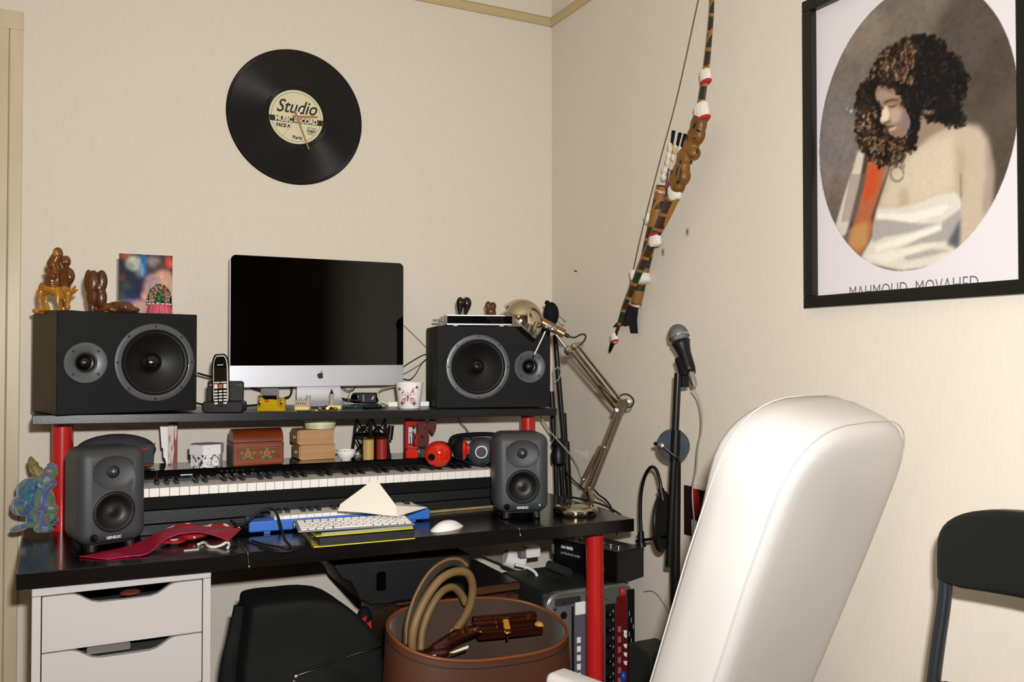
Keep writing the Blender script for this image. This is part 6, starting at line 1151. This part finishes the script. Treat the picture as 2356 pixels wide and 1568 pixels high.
g = G().add(vs, [(j*N+i, j*N+(i+1) % N, (j+1)*N+(i+1) % N, (j+1)*N+i) for j in range(len(lv)-1) for i in range(N)]+[tuple(range(N))[::-1]]); part('lining', g, M['suede'], t, smooth=60)
part('rim_piping', G().tube([rimp(2*PI*i/N, .985, .001) for i in range(N)], .0045, 8, closed=True), M['piping'], t, smooth=180); part('stitch_line', G().tube([rimp(2*PI*i/N, 1.006, -.016) for i in range(N)], .0012, 6, closed=True), M['ink'], t, smooth=180)
def hb(u, v, Y=-.82): return oy(u, v, Y)-BC
part('handle', G().tube(bez([hb(948, 1500, -.87), hb(952, 1445, -.87), hb(975, 1385, -.86), hb(1010, 1335, -.85), hb(1045, 1315, -.84), hb(1075, 1318, -.83), hb(1087, 1345, -.82), hb(1083, 1385, -.81), hb(1068, 1420, -.80), hb(1048, 1448, -.79)]), .0100, 14), M['tan'], t, smooth=180)
part('handle', G().tube(bez([hb(968, 1495, -.80), hb(972, 1450, -.79), hb(990, 1400, -.78), hb(1015, 1362, -.77), hb(1040, 1350, -.76), hb(1060, 1365, -.75), hb(1072, 1388, -.75)]), .0095, 14), M['tan'], t, smooth=180)
part('handle_band', G().tube(bez([hb(938, 1480, -.83), hb(942, 1430, -.83), hb(962, 1370, -.82), hb(995, 1318, -.81), hb(1030, 1293, -.80), hb(1058, 1292, -.79), hb(1074, 1304, -.79)]), .0125, 12, nrm=(0, 1, 0), flat=.3), mat('dark_handle_leather', '#2e2418', .7), t, smooth=180); part('handle_edge', G().tube(bez([hb(934, 1482, -.835), hb(937, 1430, -.835), hb(957, 1366, -.825), hb(990, 1313, -.815), hb(1027, 1288, -.805), hb(1058, 1287, -.795), hb(1076, 1302, -.795)]), .0035, 8), M['tan'], t, smooth=180)
for i in range(6): p = hb(1048, 1448, -.79).lerp(hb(1036, 1468, -.785), i/5); part('binding_ring', G().tube([p+Vector((.0115*math.cos(a_), .011*math.sin(a_), .004*math.cos(a_))) for a_ in np.linspace(0, 2*PI, 17)[:-1]], .0022, 6, closed=True), mat('tan_cord', '#a58a5c', .6), t, smooth=180)
# instrument case and lacquered body inside the bag
P0 = hb(1170, 1442, -.78)+BC; t = thing('instrument_case', 'dark red lacquered wooden case with brass clasp inside the leather bag', 'case', P0, math.radians(-10)); M['lacq'] = mat('dark_red_lacquer', '#3a1008', .18, coat=.4, c2='#240a05', vscale=8, stretch=(.5, 3, 3))
part('case_lid', G().box((0, .035, .012), (.170, .022, .022)), M['lacq'], t, smooth=0, bev=.004); part('case_body', G().box((0, .0, -.008), (.170, .05, .020)), M['lacq'], t, smooth=0, bev=.003); part('gold_inlay', G().box((0, -.0253, -.001), (.168, .0008, .0016)).box((0, .0235, .010), (.168, .0008, .0014)), M['brass'], t, smooth=0); part('pale_end', G().ell((.079, -.008, -.001), (.012, .016, .011)), mat('pale_spruce', '#b98a3e', .4), t)
part('brass_clasp', G().prism(rrect(.016, .034, .004, 4), .004, T(-.008, -.012, .010) @ Rx(-.8)), M['brass'], t, bev=.001); part('clasp_tongue', G().ell((-.010, -.028, -.006), (.010, .006, .006)).cyl((-.010, -.028, -.004), (-.011, -.030, -.022), .0035, 10), M['brass'], t); part('clasp_bar', G().cyl((-.020, .008, .022), (.006, .008, .022), .0016, 8), M['brass'], t)
P0 = hb(1040, 1485, -.86)+BC; t = thing('lacquered_headstock', 'glossy dark red wooden headstock with pegs inside the leather bag', 'instrument', P0); k = mp(P0)
g = G(); g.ell((-40*k, 0, -8*k), (34*k, .03, 14*k)); g.cap((-40*k, 0, 0), (20*k, .02, 14*k), 14*k, 16*k); g.cap((20*k, .02, 14*k), (75*k, .03, 18*k), 16*k, 12*k); blob('headstock_body', g, M['lacq'], t, .003, 3)
for x, z in ((0, 14), (20, 22), (38, 27)): part('peg', G().lathe([(.0001, 0), (.005, .0), (.006, .004), (.0055, .014), (.0001, .017)], 16, T(x*k-.004, -.004, z*k), cap=False), M['lacq'], t)
for x, z in ((52, 33), (66, 26), (-48, -1)): part('brass_stud', G().ell((x*k, -.012, z*k), (.0042, .004, .003)), M['brass'], t)
vs = [hb(u, v, -.893)+BC-P0 for u, v in ((1034, 1501), (1078, 1484), (1078, 1490), (1046, 1501))]; part('ivory_strip', G().add(vs+[p+Vector((0, .002, 0)) for p in vs], [(0, 1, 2, 3), (7, 6, 5, 4)]+[(i, i+4, (i+1) % 4+4, (i+1) % 4) for i in range(4)]), M['cream'], t, smooth=0)
t = thing('striped_bag', 'sliver of black bag with red triangles behind the backpack', 'bag', at_(838, 1432, -.54)); o = t.location; part('bag_side', G().ell((0, 0, 0), (.022, .02, .045)), M['blackmatte'], t); part('red_patch', G().prism([(-.014, .018), (.002, .024), (-.003, .008)], .002, z0=-.0206), M['redpanel'], t, smooth=0); part('red_patch', G().prism([(-.004, .002), (.013, .010), (.014, -.018)], .002, z0=-.0200), M['redpanel'], t, smooth=0); o_ = t
# ================================================================== RIGHT SIDE
# microphone stand
SX, SY = -.12, -.90
def mx(u, v, d=0.): return ox(u, v, SX)+Vector((d, 0, 0))
t = thing('microphone_stand', 'black microphone stand with disc clutch in front of the right wall', 'stand', (SX, SY, 0)); o = t.location
part('lower_pole', G().cyl(mx(1556, 1040)-o, mx(1552, 1560)-o, .0125, 20), M['blackmetal'], t); part('lower_pole_end', G().cyl(mx(1552, 1560)-o, Vector((0, 0, .02)), .0125, 20), M['blackmetal'], t)
part('boom_tube', G().cyl(mx(1574, 858, -.02)-o, mx(1560, 1300, -.03)-o, .0095, 20), M['blackmetal'], t); part('boom_sleeve', G().cyl(mx(1571, 988, -.022)-o, mx(1569, 1060, -.024)-o, .0125, 20), M['blackplastic'], t); part('clutch_disc', G().lathe([(.0001, 0), (.043, 0), (.0445, .003), (.0445, .009), (.0001, .010)], 48, T(mx(1553, 1024, -.004)-o) @ frame_z((-1, -.75, 0)).to_4x4() , cap=False), mat('worn_grey_metal', '#3a4048', .5, metal=.4, var=.15, vscale=40), t)
cpt = mx(1550, 1023, -.04)-o; part('clutch_bolt', G().lathe([(.009, 0), (.009, .008), (.0001, .010)], 6, T(cpt) @ frame_z((-1, -.75, 0)).to_4x4(), cap=False), M['steel'], t); hp = mx(1598, 1051, -.055)-o; part('clutch_lever', G().cyl(cpt, hp, .0022, 10), M['steel'], t); part('lever_ball', G().ell(hp, (.0062,)*3), M['blackgloss'], t); part('lever_ball', G().ell(mx(1543, 1018, -.05)-o, (.0055,)*3), M['blackgloss'], t)
part('base', G().lathe([(.11, 0), (.11, .006), (.10, .012), (.03, .02), (.015, .045)], 48), M['blackmetal'], t)
a_ = mx(1561, 780)-o; nk_ = mx(1578, 840)-o; t2 = thing('microphone', 'microphone with grey mesh ball held on the black stand', 'microphone', mx(1561, 770)); o2 = t2.location
axm = (mx(1585, 850)-mx(1560, 772)).normalized(); Mm = T(0, 0, 0) @ frame_z(axm).to_4x4()
part('grille_ball', G().ell((0, 0, .0), (.0272, .0272, .030), Mm, nu=32, nv=20), mat('mesh_grille', '#6f7578', .35, metal=.7, bump=1., bscale=500), t2, smooth=180); part('grille_band', G().lathe([(.0277, .004), (.0285, .007), (.0277, .010)], 36, Mm, cap=False), M['steel'], t2); part('mic_body', G().lathe([(.0255, .022), (.022, .032), (.0175, .055), (.0165, .10), (.014, .112)], 32, Mm), M['blackplastic'], t2, smooth=180); part('plug', G().lathe([(.0095, .105), (.0095, .135), (.007, .15)], 20, Mm), M['steel'], t2)
t3 = thing('microphone_clip', 'black clip joining the microphone to the stand', 'clip', mx(1577, 845)); part('clip_body', G().lathe([(.021, -.028), (.0215, .022)], 24, frame_z(axm).to_4x4()), M['blackplastic'], t3); part('clip_pivot', G().box((0, 0, 0), (.022, .02, .042), T(mx(1573, 872)-mx(1577, 845))), M['blackplastic'], t3, smooth=0, bev=.003)
cable('microphone_lead', [mx(u, v, d) for u, v, d in ((1594, 893, .0), (1600, 915, .01), (1604, 950, .015), (1600, 990, .02), (1592, 1030, .02), (1588, 1080, .02), (1580, 1120, .02), (1580, 1160, .02), (1583, 1200, .02), (1578, 1240, .02))], .0021, M['greycable'], 'thin grey microphone cable hanging beside the stand')
# pop filter on gooseneck
t = thing('pop_filter', 'black round pop filter on a gooseneck clamped to the microphone stand', 'pop filter', mx(1497, 1245, -.02)); o = t.location
FH0 = Vector((math.sin(YAW), math.cos(YAW), 0))
part('gooseneck', G().tube(bez([mx(u, v, -.02)-o for u, v in ((1489, 1225), (1487, 1180), (1489, 1130), (1498, 1092), (1512, 1073), (1524, 1080), (1532, 1105), (1536, 1128))]), .0048, 10), M['blackmetal'], t, smooth=180); part('neck_socket', G().cyl(mx(1488, 1220, -.02)-o, mx(1489, 1250, -.02)-o, .0085, 16, .010), M['blackplastic'], t); part('neck_socket', G().cyl(mx(1534, 1122, -.02)-o, mx(1540, 1150, -.02)-o, .009, 16), M['blackplastic'], t)
part('clamp_arm', G().cyl(mx(1478, 1243, -.02)-o, mx(1560, 1230, -.02)-o, .0045, 10), M['screw'], t); part('clamp_knob', G().cyl(mx(1489, 1246, -.02)-o, mx(1490, 1256, -.02)-o, .0125, 18), M['blackplastic'], t)
pc_ = mx(1531, 1198, -.01)-o; part('filter_screen', G().lathe([(.0001, -.002), (.078, -.002), (.078, .002), (.0001, .002)], 48, T(pc_) @ frame_z(RT*.90-FH0*.43).to_4x4() @ Matrix.Diagonal((.96, .96, 1, 1)), cap=False), mat('black_mesh', '#070707', .7), t); part('filter_hoop', G().tube([T(pc_) @ frame_z(RT*.90-FH0*.43).to_4x4() @ Vector((.078*math.cos(a_), .078*math.sin(a_), 0)) for a_ in np.linspace(0, 2*PI, 41)[:-1]], .0055, 8, closed=True), M['blackplastic'], t, smooth=180)
q = ox(1328, 1042, 0); tag(part('torn_wallpaper', G().add([Vector((-.0008+(.0016 if i > 3 else 0), ox(u, v, 0).y, ox(u, v, 0).z)) for i, (u, v) in enumerate([(1318, 1033), (1335, 1038), (1352, 1036), (1351, 1056)]*2)], [(0, 1, 2, 3), (7, 6, 5, 4), (0, 4, 5, 1), (1, 5, 6, 2), (2, 6, 7, 3), (3, 7, 4, 0)]), mat('pale_paper', '#e2dccf', .8), smooth=0), 'small pale torn patch of wallpaper on the right wall behind the lamp arm', 'patch')
# dark red picture behind the chair
q = ox(1600, 1160, 0); t = thing('red_picture', 'dark red and black picture card on the wall behind the white chair', 'picture', q); A = ox(1578, 1115, 0); B = ox(1650, 1248, 0)
part('picture_card', G().box((-.004, (A.y+B.y)/2-q.y, (A.z+B.z)/2-q.z), (.006, A.y-B.y, A.z-B.z)), mat('dark_red_picture', '#1d0d0c', .5), t, smooth=0); part('red_figure', G().ell((-.0076, .012-.02, .018), (.001, .018, .028)), mat('bright_red_paint', '#8f1714', .5), t); part('red_figure', G().ell((-.0076, -.02, -.012), (.001, .016, .02)), mat('bright_red_paint2', '#6d1412', .5), t)
part('white_strip', G().box((-.006, -.004, -.067), (.006, .02, .05)), M['white'], t, smooth=0); part('wall_clip', G().box((-.004, -.03, .052), (.008, .06, .012)), M['wall'], t, smooth=0)
# black folding chair at the right
t = thing('folding_chair', 'black padded folding chair with grey steel legs by the right wall', 'chair', (-.22, -1.85, 0), 0); o = t.location; CX_ = -.16
def fc(u, v, d=0.): return ox(u, v, CX_+d)-o
A = fc(2216, 1260); T_ = fc(2340, 1155); Bt = fc(2219, 1330); cyy = A.y-.225
g = G(); pts = []
for a_ in np.linspace(PI, 0, 25): c_, s_ = math.cos(a_), math.sin(a_); pts.append((A.y-.225-.225*c_*1.0 if False else cyy-.225*math.copysign(abs(c_)**.75, c_)*-1*-1, Bt.z+.055+(T_.z-Bt.z-.055)*abs(s_)**.75))
yy_ = [(-(p[0]), p[1]) for p in pts]
lo = [(cyy+.225, Bt.z+.004)]+[(cyy+.225-.45*i/10, Bt.z-.004+.016*math.sin(PI*i/10)) for i in range(1, 10)]+[(cyy-.225, Bt.z+.004)]
out = [(cyy+.225*math.copysign(abs(math.cos(a_))**.7, math.cos(a_)), Bt.z+.05+(T_.z-Bt.z-.05)*math.sin(a_)**.7 if math.sin(a_) > 1e-6 else Bt.z+.05) for a_ in np.linspace(0, PI, 25)]
ol = out+lo[::-1]
n = len(ol); vs = [(x, y, z) for x in (-.015, .018) for y, z in ol]; part('backrest', G().add(vs, [tuple(range(n)), tuple(range(2*n-1, n-1, -1))]+[(i, i+n, (i+1) % n+n, (i+1) % n) for i in range(n)]), mat('black_vinyl', '#0b0e0c', .45, bump=.1, bscale=200), t, smooth=30, bev=.008, seg=3)
M['greytube'] = mat('dark_grey_steel_tube', '#3d4044', .25, metal=.7)
for s in (1, -1):
    y_ = cyy+s*.215; part('leg', G().tube(bez([(0, y_, Bt.z+.02), (-.005, y_, Bt.z-.03), (-.02, y_+.004, Bt.z-.12), (-.055, y_+.006, Bt.z-.30), (-.17, y_+.006, .012)]), .0115, 14), M['greytube'], t, smooth=180); part('leg', G().tube(bez([(-.03, y_-s*.02, Bt.z-.16), (.0, y_-s*.02, .35), (.10, y_-s*.02, .012)]), .0115, 14), M['greytube'], t, smooth=180)
part('seat', G().box((-.08, cyy, .44), (.10, .38, .03)), M['blackmatte'], t, smooth=0, bev=.01)
# ------------------------------------------------------------------ white armchair
al = math.radians(47); rec = math.radians(21)
FH = Vector((math.sin(YAW), math.cos(YAW), 0)); RH = RT.copy()
front = -RH*math.cos(al)+FH*math.sin(al); rz_ = math.atan2(front.y, front.x)+PI/2
PT = CAM+ray(1925, 922)*1.60; 
t = thing('white_office_chair', 'high-backed white leather office chair in the right foreground', 'chair', (PT.x, PT.y, 0), rz_); M['wleather'] = mat('white_leather', '#c4c0bb', .42, bump=.06, bscale=180)
BT = PT.z; HB = .72; WB = .235; TB = .070
Mb = T(0, .0, BT-.012) @ Rx(-rec)        # local: x width, y thickness (front -), z up ; origin at the top of the back
n = 60
def outl2(ins):
    pts = []; r = .15; w_ = WB-ins; 
    for i in range(n+1):
        f = i/n
        if f < .35: z = -HB+(HB-r)*f/.35; x = w_*(1+.0*z)
        elif f > .65: z = -HB+(HB-r)*(1-f)/.35; x = -w_
        else:
            a_ = (f-.35)/.30*PI; c_, s_ = math.cos(a_), math.sin(a_); x = w_*math.copysign(abs(c_)**.62, c_); z = -r+(r-ins*.9)*abs(s_)**.8
        wz = 1-.10*max(0, (-z-.30)/.36)
        pts.append((x*wz, z))
    return pts
lay = [(-TB+.0, .055), (-TB-.004, .035), (-TB+.002, .016), (-TB+.014, .004), (-TB*.3, -.003), (TB*.45, -.001), (TB-.014, .006), (TB-.003, .018), (TB+.001, .034), (TB+.002, .06)]
vs = []
for y, ins in lay:
    for x, z in outl2(ins): vs.append((x, y+.05*(z+.0)**2*-0.0+ (.016*math.exp(-((z+.10)/.10)**2)*(-1 if y < 0 else 0)), z))
m_ = n+1; fs = [(j*m_+i, j*m_+i+1, (j+1)*m_+i+1, (j+1)*m_+i) for j in range(len(lay)-1) for i in range(n)]
fs += [(j*m_+n, j*m_, (j+1)*m_, (j+1)*m_+n) for j in range(len(lay)-1)]
def fill(base, rev):
    out = []; 
    for i in range(n//2): q = (base+i, base+i+1, base+n-i-1, base+n-i) if i < n//2-1 else (base+i, base+i+1, base+n-i)
    return out
g = G().add(vs, fs, Mb)
for base in (0, (len(lay)-1)*m_):
    g.f += [(base+i, base+i+1, base+n-i-1, base+n-i) for i in range(n//2)]
part('backrest', g, M['wleather'], t, smooth=180)
for y, ins in ((TB-.010, .0015), (-TB+.010, .0005)): part('seam', G().tube([Mb @ Vector((x, y, z)) for x, z in outl2(ins)], .0016, 6), M['wleather'], t, smooth=180)
bz = BT-.66*math.cos(rec); by = 0
sc_ = Vector((0, -.66*math.sin(rec)-.15, .375))
part('seat', G().prism(rrect(.50, .10, .045, 6, 0, sc_.z-.05), .44, z0=sc_.y-.22), M['wleather'], t, smooth=40, bev=.03, seg=4)
for s in (-1, 1):
    part('arm_pad', G().prism(rrect(.060, .034, .015, 5, s*.285, .54), .22, z0=sc_.y-.06), M['wleather'], t, smooth=40, bev=.010, seg=3); part('arm_bracket', G().box((s*.285, sc_.y+.03, .44), (.03, .06, .17)), M['blackplastic'], t, smooth=0, bev=.004)
part('gas_column', G().cyl((0, sc_.y, .10), (0, sc_.y, sc_.z-.10), .028, 20), M['blackmetal'], t)
for k_ in range(5): a_ = k_*2*PI/5; part('base_arm', G().cyl((0, sc_.y, .11), (.29*math.cos(a_), sc_.y+.29*math.sin(a_), .065), .022, 10, .014), M['blackplastic'], t); part('castor', G().cyl((.29*math.cos(a_)-.02, sc_.y+.29*math.sin(a_), .028), (.29*math.cos(a_)+.02, sc_.y+.29*math.sin(a_), .028), .027, 18), M['blackplastic'], t)
